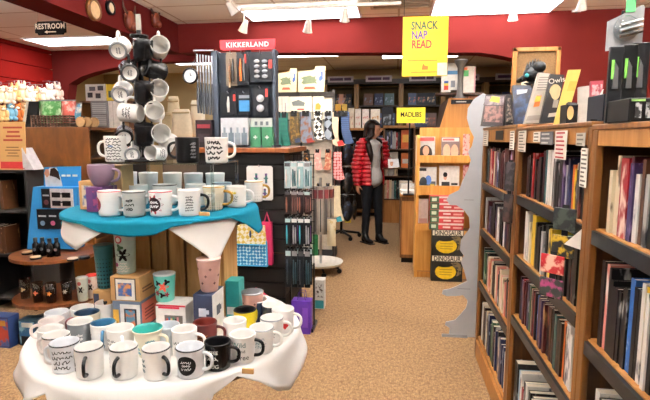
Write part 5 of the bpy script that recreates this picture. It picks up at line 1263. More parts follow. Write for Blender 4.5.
# wooden gondola end with basket on top
GY = 4.05; g0, g1 = AY(19, 200, GY).x, AY(92.5, 200, GY).x; GT = AY(60, 127, GY).z
t = thing('display_gondola', 'brown plywood end panel of a double-sided shelf unit behind the blue display', 'shelf unit', ((g0+g1)/2, GY, 0))
hw = (g1-g0)/2
obj('end_panel', MB().box((-hw, 0, 0), (hw, .022, GT)), PLY, t, bevel=.003)
obj('spine_panel', MB().box((-.012, .0225, .05), (.012, 1.0, GT-.03)), OAKD, t)
for z in (.12, .5, .88, 1.25): obj('shelf', MB().box((-hw+.02, .0225, z-.02), (-.0125, 1.0, z)).box((.0125, .0225, z-.02), (hw-.02, 1.0, z)), OAKD, t)
obj('top_board', MB().box((-hw, .0225, GT-.025), (hw, 1.0, GT-.001)), PLY, t)
# basket and goods on it
b0, b1 = AY(39, 127, 4.2).x, AY(77, 127, 4.2).x
bw = (b1-b0)/2; BX = (b0+b1)/2
WICK = pattern('stripe', '#2a1a10', '#5a3a20', 30, .7, .5)
t = thing('wicker_basket', 'dark brown wicker basket of packets on the plywood shelf unit', 'basket', (BX, 4.2, GT))
bs = MB()
bhh = AY(55, 115.5, 4.2).z-GT
for i in range(5): bs.tube([(-bw, -.09, .01+i*bhh/5), (bw, -.09, .01+i*bhh/5), (bw, .12, .01+i*bhh/5), (-bw, .12, .01+i*bhh/5)], .009, closed=True)
obj('weave', bs, mat('#3a2415', .7, var=.3, scale=80), t)
obj('stakes', (lambda m: [m.cyl(.006, 0, bhh, 6, c=(-bw+2*bw*i/12, -.097)) for i in range(13)] and m)(MB()), mat('#4c3019', .7), t)
obj('bottom', MB().box((-bw+.01, -.08, 0), (bw-.01, .11, .006)), mat('#2a1a10', .7), t)
def pouch(px0, py0, px1, py1, Y, m, label, lean=0, th=.05, name='snack_packet'):
    a, b = AY(px0, py1, Y), AY(px1, py0, Y); w2 = (b.x-a.x)/2; hh_ = b.z-a.z
    o = thing(name, label, 'packet', ((a.x+b.x)/2, Y, a.z), 0)
    mb = MB(); n = 8
    vs = []; 
    for j in range(n+1):
        s = j/n; bul = math.sin(PI*s)*th
        for i in range(n+1):
            q = i/n; vs.append(((-1+2*q)*w2*(1-.06*math.sin(PI*s))+lean*s, -bul*math.sin(PI*q), hh_*s))
    fs = [(j*(n+1)+i, j*(n+1)+i+1, (j+1)*(n+1)+i+1, (j+1)*(n+1)+i) for j in range(n) for i in range(n)]
    k = len(vs); mb.add(vs, fs, 0, True); mb.add([(x, -y*.6+.001, z) for x, y, z in vs], [f[::-1] for f in fs], 0, True)
    obj('bag', mb, m, o); obj('seal', MB().box((-w2+lean, -.002, hh_), (w2+lean, .003, hh_+.012)), STEEL, o)
    return o
pouch(40, 101, 61, 124, 4.17, pattern('blotch', '#3f8f3a', '#b5d8a8', 22, .42, .55), 'green leafy snack packet standing in the wicker basket')
pouch(61, 101, 74, 124, 4.18, pattern('blotch', '#e06a5a', '#f0d0c4', 18, .42, .55), 'pink and orange packet standing in the wicker basket', .02)
pouch(73, 104, 79, 124, 4.2, pattern('blotch', '#4f8fb0', '#e3ddd0', 20, .42, .55), 'small blue and white packet at the right end of the basket', .03, .03)
p0, p1 = AY(22, 127, 4.12), AY(38, 101, 4.12)
t = thing('framed_picture', 'black frame with white edge standing at the left of the basket', 'frame', (p0.x+.03, 4.12, GT), 0)
obj('backing', MB().prism([(0, 0), (.13, 0), (.15, p1.z-p0.z), (.06, p1.z-p0.z)], .02), BLACK, t); obj('edge', MB().prism([(-.03, 0), (0.0, 0), (.06, p1.z-p0.z), (.035, p1.z-p0.z)], .022, M=Matrix.Translation((0, -.004, 0))), mat('#e8e0cc', .5), t)
for i in range(3):
    p = AY(81+i*4.2, 127, 4.13+.012*i)
    t = thing('wooden_plate', f'round pale wooden plate on edge beside the basket, {ORD[i]} from the basket', 'plate', (p.x, 4.13+.05*i, GT+.0462), 0, 'wooden plates beside the basket')
    obj('disc', MB().cyl(.046, -.008, .008, 24, M=Matrix.Rotation(PI/2, 4, 'X')), mat('#c09a6a', .6), t)
    obj('rim', MB().lathe([(.040, -.009), (.0462, -.009), (.0462, .009), (.040, .009)], 24, M=Matrix.Rotation(PI/2, 4, 'X')), mat('#a98252', .6), t)
# dark bookcase at the left edge with a cream card on top
LY = 3.55
a, b = AY(-18, 200, LY), AY(27, 200, LY); LT = AY(10, 170, LY).z
t = thing('dark_bookcase', 'dark bookcase at the left edge of the photo below the cream card', 'bookcase', ((a.x+b.x)/2, LY, 0))
hw = (b.x-a.x)/2
for s_ in (-1, 1): obj('side_panel', MB().box((s_*hw-.012, 0, 0), (s_*hw+.012, .4, LT)), BLK_WOOD, t)
obj('back_panel', MB().box((-hw+.012, .37, 0), (hw-.012, .39, LT)), BLK_WOOD, t)
for z in (.08, .45, .82, LT-.025): obj('shelf', MB().box((-hw+.013, .005, z), (hw-.013, .369, z+.022)), BLK_WOOD, t)
rr = random.Random(3)
for zk, z in enumerate((.473, .843)):
    x = (a.x+b.x)/2-hw+.02
    for i in range(5):
        th = rr.uniform(.02, .035)
        h_ = rr.uniform(.2, .25)
        o = make_book(rr.choice(['cream', 'yellow', 'dark', 'brown', 'black']), th, h_, .16); o.rotation_euler = (0, 0, PI/2)
        # spine towards the aisle's front
        x += th+.002; o.location = (x-th, LY+.03, z+.0005); 
        tag(o, f'book in the dark left bookcase, {["middle", "upper"][zk]} shelf, {ORD[i]} from its outer side', 'book', 'books in the dark bookcase')
p0, p1 = AY(-3, 169, LY+.0), AY(20.5, 120.5, LY+.0)
t = thing('info_card', 'cream card with red heading and red foot band at the left edge', 'sign', ((p0.x+p1.x)/2, LY+.02, LT), 0, tilt=(-.06, 0))
w2 = (p1.x-p0.x)/2; h2 = p1.z-p0.z
obj('card', MB().box((-w2, 0, 0), (w2, .006, h2)), mat('#d3a668', .5, var=.03), t)
obj('heading_print', MB().box((-w2*.6, -.001, h2*.86), (w2*.8, 0, h2*.9)).box((-w2*.3, -.001, h2*.77), (w2*.6, 0, h2*.81)).box((-w2*.4, -.001, h2*.68), (w2*.65, 0, h2*.72)).box((-w2*.6, -.001, h2*.60), (w2*.8, 0, h2*.64)), mat('#a5402a', .5), t)
obj('text_print', MB().box((-w2*.4, -.001, h2*.46), (w2*.5, 0, h2*.48)).box((-w2*.5, -.001, h2*.40), (w2*.6, 0, h2*.42)).box((-w2*.3, -.001, h2*.34), (w2*.4, 0, h2*.36)).box((-w2*.4, -.001, h2*.28), (w2*.5, 0, h2*.30)), mat('#7a5a30', .5), t)
obj('foot_band', MB().box((-w2*.85, -.001, .01), (w2*.9, 0, h2*.17)), mat('#b02a2a', .5), t)
p0 = AY(21, 172, LY); p1 = AY(30, 150, LY)
tag(obj('folded_card', MB().prism([(0, 0), (p1.x-p0.x, 0), (.0, p1.z-p0.z)], .12), mat('#e3e3e6', .6), loc=(p0.x+.004, LY+.02, LT+.001)), 'white folded paper wedge beside the cream card', 'paper')
# quarter-round tiered stand with tumblers
SY = 3.2; sx = AY(57, 255, SY).x; R0 = .30
z1, z2 = AY(57, 259, SY-.2).z, AY(57, 303, SY-.2).z
t = thing('tiered_stand', 'dark display stand with round wooden shelves left of the mug table', 'display stand', (sx, SY, 0))
RND = wood('#53290e', '#74421c')
for z in (z1, z2): obj('shelf', MB().cyl(R0, z-.022, z, 40), RND, t)
obj('column', MB().cyl(.05, 0, z1-.023, 16, c=(0, .1)), BLK_WOOD, t)
obj('base', MB().cyl(R0, 0, .07, 40), BLK_WOOD, t)
def on_stand(px, z, dy): p = AY(px, 250, SY+dy); return (p.x, SY+dy, z+.0006)
GLS = glass('#c9c2b4')
for i, px in enumerate((22, 34.5, 48, 64)):
    x, y, z = on_stand(px, z2, -.19 if 0 < i < 3 else -.13)
    t = thing('pint_glass', f'clear printed pint glass on the lower round shelf, {ORD[i]} from the outer end', 'glass', (x, y, z), 0, 'glasses on the lower round shelf')
    obj('body', MB().lathe([(.001, .0), (.030, 0), (.037, .14), (.0345, .14), (.028, .008), (.001, .008)], 24), GLS, t)
    obj('print', wrap(flower2d(.018, 3+i), lambda z: .0335, .07, view_az(-85), off=.0012), mat(['#c9b48a', '#b8583a', '#d88a3a', '#b0b4b0'][i], .5), t)
for i, (px, dy, lb) in enumerate(((80, -.12, 'mint tumbler with dark leaves on the lower round shelf'), (90, -.05, 'pale tumbler at the inner end of the lower round shelf'))):
    x, y, z = on_stand(px, z2, dy)
    tumbler((x, y, z), lb, .17, .033, .039, mat('#c9d8d2', .4) if i == 0 else mat('#d8c9c0', .4), mat('#c9382e', .4) if i else mat('#dfe6e2', .4), prints=[(flower2d(.02, 6), BLACK, dict(az=-85)), (disc2d(.011), mat('#b05a5a', .5), dict(az=-95, dz=.045))])
for i, (px, dy) in enumerate(((36, -.14), (43, -.12), (50, -.15), (57, -.12))):
    x, y, z = on_stand(px, z1, dy)
    t = thing('bottle', f'small black bottle at the foot of the blue display, {ORD[i]} from the outer end', 'bottle', (x, y, z), 0, 'black bottles on the upper round shelf')
    obj('body', MB().lathe([(.001, 0), (.022, 0), (.022, .085), (.012, .10), (.012, .105), (.001, .105)], 18), mat('#141516', .25), t); obj('cap', MB().cyl(.014, .105, .13, 14), mat('#2a2c2e', .3), t)
    obj('label_print', wrap(disc2d(.012), lambda z: .022, .05, view_az(-90)), mat('#565a5e', .5), t)
for i, (px, dy, c) in enumerate(((27, -.10, '#b59a78'), (35, -.22, '#c9b08a'), (72, -.22, '#d8c9b0'), (84, -.16, '#26282a'))):
    x, y, z = on_stand(px, z1, dy)
    t = thing('compact_case', f'round dark case with {"dark" if i == 3 else "beige"} lid on the upper round shelf, {ORD[i]} from the outer end', 'case', (x, y, z), 0, 'round cases on the upper shelf')
    obj('base', MB().cyl(.036, 0, .012, 20), BLACK, t); obj('lid', MB().cyl(.033, .012, .018, 20), mat(c, .5), t)
# blue sunglasses display
DY = 3.22
BLU = mat('#2a86c8', .45, var=.03)
q = lambda x, y: (AY(x, y, DY).x, AY(x, y, DY).z)
ox = q(52, 250)[0]
t = thing('sunglasses_display', 'bright blue cardboard counter display of sunglasses with a photo header', 'display', (ox, DY, z1+.001))
loc = lambda pts: [(q(x, y)[0]-ox, q(x, y)[1]-z1-.001) for x, y in pts]
prism_obj('tray', loc([(27, 249), (76, 249), (78, 187), (33, 187)]), .10, BLU, t)
prism_obj('header', loc([(40, 190), (77, 190), (77, 166.5), (40, 167.5)]), .008, BLU, t, .04)
prism_obj('photo_print', loc([(42, 187), (59, 187), (57, 178), (53, 168), (46, 168), (41, 176)]), .001, mat('#d5d7da', .5), t, .038)
prism_obj('hair_print', loc([(46, 176), (47, 169), (51, 168), (55, 172), (57, 181), (53, 178)]), .001, mat('#2a1a14', .5), t, .0365)
prism_obj('face_print', loc([(40.5, 174), (42, 169.5), (45, 169.5), (46, 175), (43.5, 178)]), .001, mat('#c98f74', .5), t, .0365)
prism_obj('lettering_print', loc([(58, 177), (62, 177), (62, 175), (58, 175)]), .001, WHITE, t, .038); prism_obj('lettering_print', loc([(63, 177), (67, 177), (67, 175), (63, 175)]), .001, WHITE, t, .038)
prism_obj('lettering_print', loc([(69, 177), (74, 177), (74, 175), (69, 175)]), .001, WHITE, t, .038)
def tagcard(x0, y0, x1, y1, c, dot, lb, k):
    a, b = AY(x0, y1, DY-.012), AY(x1, y0, DY-.012)
    o = thing('sunglasses_pack', lb, 'packet', ((a.x+b.x)/2, DY-.008, a.z), 0, 'packs on the blue sunglasses display')
    w2 = (b.x-a.x)/2; hh_ = b.z-a.z
    obj('card', MB().box((-w2, -.001, 0), (w2, .006, hh_)), mat(c, .4), o)
    if dot: obj('dot', MB().cyl(.018, -.003, 0, 18, M=Matrix.Translation((0, -.001, hh_*.3)) @ Matrix.Rotation(PI/2, 4, 'X') @ Matrix.Translation((0, 0, .003))), mat(dot, .4), o)
    else:
        for z in (.25, .68): obj('glasses', MB().cbox((-w2*.45, -.004, hh_*z), (w2*.7, .006, hh_*.26)).cbox((w2*.45, -.004, hh_*z), (w2*.7, .006, hh_*.26)).cbox((0, -.004, hh_*(z+.06)), (w2*.3, .006, hh_*.06)), mat('#1a1416', .2), o)
    obj('header_print', MB().box((-w2*.7, -.002, hh_*.62), (w2*.7, -.001, hh_*.7)), mat('#b9bec4', .5), o) if dot else None
tagcard(42, 189, 49.5, 208, '#121318', '#5a2a34', 'black sunglasses pack in the upper row of the blue display', 0)
tagcard(50.5, 189, 72, 208, '#d8d4d6', None, 'pale card of two dark sunglasses on the blue display', 1)
tagcard(37.5, 209.5, 47, 229, '#121318', '#7fa0c0', 'black pack with pale blue disc on the blue display', 2)
tagcard(48, 209.5, 57, 229, '#121318', '#d0608a', 'black pack with pink disc on the blue display', 3)
tagcard(58, 209.5, 68, 229, '#16171c', '#3f8f9a', 'black pack with teal disc half behind the white cloth', 4)
# toy boxes on the carpet
for i, (x0, x1, yb, yt, c, c2, lb) in enumerate(((-6, 15, 346, 317, '#a83a2a', '#3f5f9a', 'red and blue toy box on the carpet at the left edge'), (22, 41, 344, 320, '#2a5f8a', '#8ab8c8', 'blue toy box on the carpet under the tiered stand'))):
    a, b = AZ(x0, yb, 0), AZ(x1, yb, 0); Y = a.y-.02
    t, d = carton('toy_box', (a.x, Y, .0005), (b.x, Y+.10, AY(x0, yt, Y).z), mat('#243a6a' if i == 0 else '#2f4a5a', .5), lb, 'toy box', 'toy boxes on the floor')
    front_patch(t, d, .05, .06, .95, .94, pattern('blotch', c, c2, 16, .42, .54)); front_patch(t, d, .2, .72, .85, .9, mat('#c9902f' if i == 0 else '#d8dcd4', .5), off=.002)
# plush toys along the red slatwall
rr = random.Random(21)
PC = [('#efe0c4', 'cream'), ('#dcb88a', 'tan'), ('#ecd0be', 'pale pink'), ('#e4dac8', 'oatmeal'), ('#e0bc84', 'golden'), ('#7fb0c8', 'light blue'), ('#f2eadc', 'white'), ('#d0783f', 'orange')]
WX = -5.235
n = 0
for row, (py, cnt) in enumerate(((93, 9), (112, 8))):
    for i in range(cnt):
        px = 2+i*(55/(cnt-1))+rr.uniform(-1, 1)
        p = AX(px, py+rr.uniform(-2.5, 2.5), WX+.12)
        c, cn = PC[[0, 1, 2, 3, 4, 6, 0, 2, 6][(i*2+row*4) % 9]] if not (row == 1 and i in (1, 2)) else PC[5 if i == 1 else 7]
        t = thing('plush_toy', f'{cn} plush toy hanging on the red slatwall, {["upper", "lower"][row]} row, {ORD[i]} from the near end', 'plush toy', p, rr.uniform(-.3, .3)+.9, 'plush toys on the red slatwall')
        m = mat(c, .9, var=.06, scale=40, bump=.3)
        k = rr.uniform(.7, .86)
        obj('body', MB().sphere((0, 0, -.05*k), (.07*k, .06*k, .085*k)).sphere((0, -.01, .07*k), (.058*k, .052*k, .055*k)).sphere((-.06*k, -.03, -.03*k), (.025, .03, .055)).sphere((.06*k, -.03, -.03*k), (.025, .03, .055)).sphere((-.04*k, -.04, -.13*k), (.03, .045, .03)).sphere((.04*k, -.04, -.13*k), (.03, .045, .03)), m, t)
        e = rr.random()
        for s_ in (-1, 1):
            obj('ear', MB().sphere((s_*.04*k, 0, .12*k), (.018, .012, .02 if e < .6 else .05)), m, t)
            obj('eye', MB().sphere((s_*.02*k, -.058*k, .08*k), .006, 8, 6), BLACK, t)
        obj('muzzle', MB().sphere((0, -.055*k, .058*k), (.024, .018, .018)), mat('#f4ead8', .9), t)
        Mw = Matrix.Rotation(-t.rotation_euler.z, 4, 'Z')
        obj('hook', MB().tube([(-.11, 0, .15), (.01, 0, .15), (.0, 0, .11)], .004, M=Mw), STEEL, t)
# shelf unit beyond the mug tree: oak counter with grey card panels and books
CY = 5.3
a, b = AY(88, 127, CY), AY(125, 127, CY); ct = AY(100, 128, CY).z
t = thing('oak_counter', 'oak counter with dark front beyond the mug tree', 'counter', ((a.x+b.x)/2, CY, 0))
hw = (b.x-a.x)/2
obj('top', MB().box((-hw, -.02, ct-.14), (hw, .5, ct)), OAKL, t, bevel=.004); obj('body', MB().box((-hw+.02, 0, 0), (hw-.02, .48, ct-.141)), BLK_WOOD, t)
def flatcard(x0, y0, x1, y1, Y, m, label, zb=None, prints=(), name='display_card', cat='card', th=.02, group=None):
    a, b = AY(x0, y1, Y), AY(x1, y0, Y); z0 = a.z if zb is None else zb
    t = thing(name, label, cat, ((a.x+b.x)/2, Y, z0), 0, group)
    w2 = (b.x-a.x)/2; hh_ = b.z-z0
    obj('card' if cat != 'book' else 'cover', MB().box((-w2, 0, 0), (w2, th, hh_)), m, t)
    for (u0, v0, u1, v1, c) in prints: obj('print', MB().box((w2*(2*u0-1), -.0015, hh_*v0), (w2*(2*u1-1), 0, hh_*v1)), c if not isinstance(c, str) else mat(c, .5), t)
    return t
flatcard(92, 101, 107, 127, 5.25+.1, mat('#6a6a6c', .5), 'dark grey panel with four striped squares on the oak counter', ct+.001, [(.08, .54, .9, .92, pattern('stripe', '#7d7f80', '#a9aaa8', 14, .5, .5)), (.08, .1, .9, .48, pattern('stripe', '#7d7f80', '#a9aaa8', 14, .5, .5))])
flatcard(108, 101, 119, 127, 5.38, mat('#efe9e0', .5), 'white boxed set on the oak counter', ct+.001, [(0, .0, .08, 1, '#b9a890'), (.45, .0, .5, 1, '#c9c2b8')], th=.1)
flatcard(86, 84, 105, 101, 5.9, mat('#d5d3cc', .5), 'pale sign of cartoon faces in dark glasses beyond the oak counter', None, [(.1, .2, .35, .5, '#2a2a2e'), (.5, .15, .75, .45, '#2a2a2e'), (.2, .6, .5, .85, '#5a5a60'), (.62, .62, .9, .9, '#3a3a40')], 'picture_sign', 'sign')
flatcard(106, 84, 114.5, 101, 5.92, mat('#e6c62a', .5), 'yellow carton next to the cartoon glasses sign', None, [(.3, .2, .8, .6, '#3f4a3a')], 'yellow_box', 'box', .1)
# bookcase carrying those signs
a, b = AY(82, 127, 5.86), AY(130, 127, 5.86); zt2 = AY(95, 101, 5.9).z
t = thing('tall_shelf', 'tall tan shelf unit beyond the mug tree carrying picture signs', 'shelf unit', ((a.x+b.x)/2, 5.86, 0))
hw = (b.x-a.x)/2
for s_ in (-1, 1): obj('side_panel', MB().box((s_*hw-.012, 0, 0), (s_*hw+.012, .4, zt2-.001)), OAK, t)
for z in (.1, .55, 1.0, 1.4, zt2-.024): obj('shelf', MB().box((-hw+.0125, 0, z), (hw-.0125, .39, z+.023)), OAK, t)
obj('back_panel', MB().box((-hw, .4005, 0), (hw, .42, zt2-.001)), mat('#b59a6a', .7), t)
# pale goods between the mug tree and the pegboard stand
VY = 4.9
a, b = AY(160, 150, VY), AY(216, 150, VY); vt = AY(180, 138, VY).z
t = thing('white_counter', 'low counter crowded with pale bags left of the pegboard stand', 'counter', ((a.x+b.x)/2, VY, 0))
hw = (b.x-a.x)/2
obj('top', MB().box((-hw, -.02, vt-.04), (hw, .5, vt)), OAKL, t, bevel=.004); obj('body', MB().box((-hw+.02, 0, 0), (hw-.02, .48, vt-.041)), mat('#4a3a2a', .6), t)
for i, (x0, y0, x1, y1, Y, c, lb) in enumerate(((170, 109, 190, 138, 4.95, '#d8cbb0', 'large cream cloth sack on the low counter behind the mug tree'), (166, 96, 178, 138, 5.2, '#cfc0a0', 'tall beige sack behind the cream sack'), (189, 100, 203, 138, 5.2, '#e6dcc4', 'pale sack to the right of the cream sack'), (160, 112, 170, 138, 5.05, '#b5a280', 'tan sack at the left end of the low counter'))):
    a, b = AY(x0, y1, Y), AY(x1, y0, Y); w2 = (b.x-a.x)/2; hh_ = b.z-vt
    t = thing('cloth_sack', lb, 'sack', ((a.x+b.x)/2, Y+.05, vt+.001), 0, 'sacks on the low counter')
    obj('body', MB().lathe([(.001, 0), (w2*.95, 0), (w2, hh_*.12), (w2*.96, hh_*.6), (w2*.8, hh_*.86), (w2*.86, hh_*.9), (w2*.7, hh_), (.001, hh_*.97)], 18, M=Matrix.Scale(.4, 4, (0, 1, 0))), mat(c, .9, var=.06, scale=30, bump=.4), t)
    obj('fold', MB().tube([(-w2*.8, -w2*.2, hh_*.88), (0, -w2*.38, hh_*.87), (w2*.8, -w2*.2, hh_*.88)], .008), mat('#a8966f', .9), t)
# ================================================================ MIDDLE AND BACK OF THE SHOP
RACKW = wood('#c4893a', '#dba655', key='r'); RACKD = wood('#a66c26', '#bd823c', key='r')
# ---- slanted magazine rack at the end of an oak island
RY = 5.03
r0, r1 = AZ(414, 277, 0).x, AZ(477, 278, 0).x
def rp(x, y, Y=RY): p = AY(x, y, Y); return p.x, p.z
RT_ = rp(440, 135)[1]
t = thing('magazine_rack', 'oak magazine rack with slanted pockets at the end of the aisle island', 'magazine rack', (r0, RY, 0))
wd = r1-r0
for x in (0, wd-.03): obj('side_panel', MB().prism([(0, 0), (.42, 0), (.42, RT_), (.02, RT_), (0, RT_-.03)], .03, M=Matrix.Translation((x, 0, 0)) @ Matrix.Rotation(PI/2, 4, 'Z') @ Matrix.Translation((0, -.03, 0))), RACKW, t)
obj('back_panel', MB().box((.03, .2, .05), (wd-.03, .22, RT_)), RACKD, t)
lz = lambda y: rp(440, y)[1]
for a, b in ((155.5, 163), (186, 195.5)):
    obj('pocket_lip', MB().box((.0305, .01, lz(b)), (wd-.0305, .035, lz(a))), RACKW, t, bevel=.003)
    obj('pocket_shelf', MB().box((.0305, .0355, lz(b)), (wd-.0305, .199, lz(b)+.012)), RACKD, t)
    obj('pocket_back', MB().box((.0305, .15, lz(b)+.0125), (wd-.0305, .162, lz(a)+.28)), RACKW, t)
obj('lower_lip', MB().box((.0305, -.002, lz(231)), (.16, .03, lz(224))), RACKW, t); obj('lower_panel', MB().box((.0305, .04, 0), (wd-.0305, .06, lz(231))), RACKW, t); obj('plinth', MB().box((.0305, .005, .0), (wd-.0305, .0395, .06)), RACKD, t)
obj('lower_shelf', MB().box((.0305, .0605, lz(231)-.012), (wd-.0305, .199, lz(231))), RACKD, t)
def mag(x0, y0, x1, y1, Yoff, label, bg, prints, zb):
    a, b = AY(x0, y1, RY+Yoff), AY(x1, y0, RY+Yoff)
    o = thing('magazine', label, 'magazine', ((a.x+b.x)/2, RY+Yoff, zb+.0015), 0, 'magazines in the oak rack', tilt=(-.14, 0))
    w2 = (b.x-a.x)/2; hh_ = b.z-zb
    obj('cover', MB().box((-w2, 0, 0), (w2, .008, hh_)), mat(bg, .35), o)
    for pts, c in prints: obj('print', MB().prism([((-1+2*u)*w2, hh_*v) for u, v in pts], .0012, M=Matrix.Translation((0, -.0013-.0002*len(o.children), 0))), mat(c, .5), o)
R4 = lambda a, b, c, d: [(a, b), (c, b), (c, d), (a, d)]
def oval(cx, cy, rx, ry): return [(cx+rx*math.cos(i*PI/7), cy+ry*math.sin(i*PI/7)) for i in range(14)]
zr1, zr2 = lz(163)+.0135, lz(195.5)+.0135
mag(416, 136.5, 435.5, 158, .06, 'magazine with red heading and one dark-haired face, upper left pocket of the oak rack', '#b9b8b6', [(R4(.05, .82, .95, .97), '#cf3a36'), (oval(.5, .32, .36, .34), '#2a211e'), (oval(.52, .42, .17, .2), '#c99a80'), (R4(.06, .05, .95, .2), '#5a5a58')], zr1)
mag(441, 137, 460.5, 158, .06, 'magazine with two faces under small red heading, upper right pocket of the oak rack', '#5a3f38', [(oval(.3, .42, .2, .3), '#c9a085'), (oval(.72, .4, .2, .3), '#c4967a'), (R4(.05, .82, .95, .97), '#d8d2cc'), (R4(.08, .85, .7, .94), '#a83a34')], zr1)
mag(416, 167, 437, 190, .06, 'white magazine with blue and yellow riders, lower left pocket of the oak rack', '#d8d6d2', [(R4(.05, .04, .95, .45), '#4a4c52'), (oval(.6, .5, .15, .18), '#3a62a8'), (oval(.35, .42, .18, .2), '#20242c'), (R4(.7, .05, .9, .35), '#c9a83a'), (R4(.1, .84, .5, .95), '#2a2a2a')], zr2)
mag(439, 166, 460, 190, .06, 'pale magazine with a standing person in black shirt, lower right pocket of the oak rack', '#e2e0dc', [(R4(.12, .1, .52, .42), '#17181a'), (oval(.3, .6, .09, .12), '#c99a80'), (oval(.3, .68, .11, .09), '#17120f'), (R4(.6, .3, .92, .38), '#2a2a2a'), (R4(.6, .14, .92, .22), '#2a2a2a')], zr2)
# lower pocket: card, stack of flat red and green boxes, two dinosaur boxes
flatcard(418, 199, 428.5, 224, RY+.09, mat('#e6dcd4', .5), 'cream card with grey letters at the left of the red boxes', lz(231)+.002, [(.1, .12, .9, .35, '#d8a89a')])
bz = lz(231)+.0; BZ0 = AY(446, 228, RY-.04).z
dn0, dn1 = AY(431.5, 250, RY-.1), AY(463, 250, RY-.1)
DW = dn1.x-dn0.x
zb = .0006
for k in range(2):
    hh_ = (AY(446, 255, RY-.1).z-.0) if k == 0 else (AY(446, 229.5, RY-.1).z-AY(446, 255, RY-.1).z)
    t, d = carton('dinosaur_box', (dn0.x, RY-.12, zb), (dn1.x, RY-.01, zb+hh_-.001), mat('#1d1c18', .5), ['lower of the two dinosaur kit boxes on the carpet by the oak rack', 'upper of the two dinosaur kit boxes, standing on its twin'][k], 'boxed kit', 'dinosaur kit boxes')
    zb += hh_
    front_patch(t, d, .02, .78, .98, .98, mat('#e9e4d4', .5)); words(t, 'DINOSAUR', d[2]*.26, INKB, (0, -d[1]/2-.002, d[2]*.87), bold=.02, sx=.95*d[0]/(d[2]*.26*5.6))
    obj('oval_print', MB().prism([(d[0]*(u-.5), d[2]*v) for u, v in oval(.46, .37, .34, .29)], .0012, M=Matrix.Translation((0, -d[1]/2-.0012, 0))), mat('#e3c422', .5), t)
    obj('oval_print', MB().prism([(d[0]*(u-.5), d[2]*v) for u, v in oval(.42, .64, .26, .09)], .0012, M=Matrix.Translation((0, -d[1]/2-.0025, 0))), mat('#11110f', .5), t)
    for j in range(3): obj('text_line', MB().cbox((-.01, -d[1]/2-.0016, d[2]*(.26+.1*j)), (d[0]*.4, .001, d[2]*.02)), mat('#8a7414', .5), t)
    obj('skull_print', MB().prism([(d[0]*(u-.5), d[2]*v) for u, v in [(.62, .72), (.86, .76), (.97, .6), (.95, .3), (.8, .2), (.86, .45), (.7, .55)]], .0012, M=Matrix.Translation((0, -d[1]/2-.0008, 0))), pattern('blotch', '#7a6a4a', '#2a2620', 40, .42, .54), t)
fz = zb+.0005; fy = AY(446, 196, RY-.1).z; fh = (fy-fz)/5
f0, f1 = AY(429.5, 210, RY-.1), AY(464, 210, RY-.1)
for k in range(5):
    t, d = carton('flat_game_box', (f0.x+.004*(k % 2), RY-.12, fz+.0002), (f1.x-.004*((k+1) % 2), RY-.005, fz+fh-.0006), mat('#b9343a', .45), f'flat red and green boxed game, {["bottom", "second from bottom", "middle", "fourth from bottom", "topmost"][k]} of its stack on the dinosaur boxes', 'boxed game', 'stacked red and green boxes')
    fz += fh
    front_patch(t, d, 0, .02, .27, .98, mat('#2a4a2c', .5)); front_patch(t, d, .06, .25, .2, .75, mat('#d8dcc8', .5), off=.002)
    front_patch(t, d, .27, .7, 1, .98, mat('#e6d8d4', .5)); front_patch(t, d, .4, .25, .62, .5, mat('#f0dcd8', .5), off=.002); front_patch(t, d, .7, .2, .95, .45, mat('#e0a8a0', .5), off=.002)
# small cards poking out on the right of the rack
for i, (x0, y0, x1, y1, c, c2, lb) in enumerate(((462.5, 134, 470, 158, '#d9b8b0', '#b8343a', 'red and white card in the upper right pocket of the oak rack'), (462.5, 165, 469, 189, '#c9a09a', '#a82a3a', 'pink card in the lower right pocket of the oak rack'))):
    flatcard(x0, y0, x1, y1, RY+.06, pattern('blotch', c, c2, 30, .45, .56), lb, (zr1, zr2)[i], th=.006)
# ---- oak island behind the rack: sloped end panel, counter, sign, pedestal
IY = 5.50
def ip(x, y, Y=IY): p = AY(x, y, Y); return (p.x, p.z)
P = [ip(449, 98), ip(473, 98.5), ip(479, 140), ip(436, 140)]
ix0 = (r0+r1)/2
t = thing('island_bookcase', 'oak island bookcase with a tapered end panel above the magazine rack', 'bookcase', (ix0, IY, 0))
lo = [(P[3][0]-ix0-.02, 0), (P[2][0]-ix0+.02, 0)]
prism_obj('end_panel', [(P[0][0]-ix0, P[0][1]), (P[1][0]-ix0, P[1][1]), (P[2][0]-ix0, P[2][1]), lo[1], lo[0], (P[3][0]-ix0, P[3][1])], .03, RACKD, t)
a, b = ip(451, 104), ip(473, 99.5)
obj('label_holder', MB().box((a[0]-ix0, -.004, a[1]), (b[0]-ix0, 0, b[1])), BLACK, t); obj('label_print', MB().box((a[0]-ix0+.05, -.005, a[1]+.018), (b[0]-ix0-.07, -.004, b[1]-.018)), mat('#c9c9c4', .5), t)
obj('sloped_side', MB().prism([(P[3][0]-ix0-.02, .8), (P[3][0]-ix0+.0, .8), (P[0][0]-ix0+.02, P[0][1]-.05), (P[0][0]-ix0, P[0][1])], 1.1, M=Matrix.Translation((0, .0305, 0))), OAKD, t)
obj('body', MB().box((lo[0][0]+.03, .0305, 0), (lo[1][0]-.01, 1.1, .8)), OAK, t)
obj('ledge', MB().box((lo[0][0]+.03, .0305, .8005), (lo[1][0], 1.1, .83)), OAKL, t)
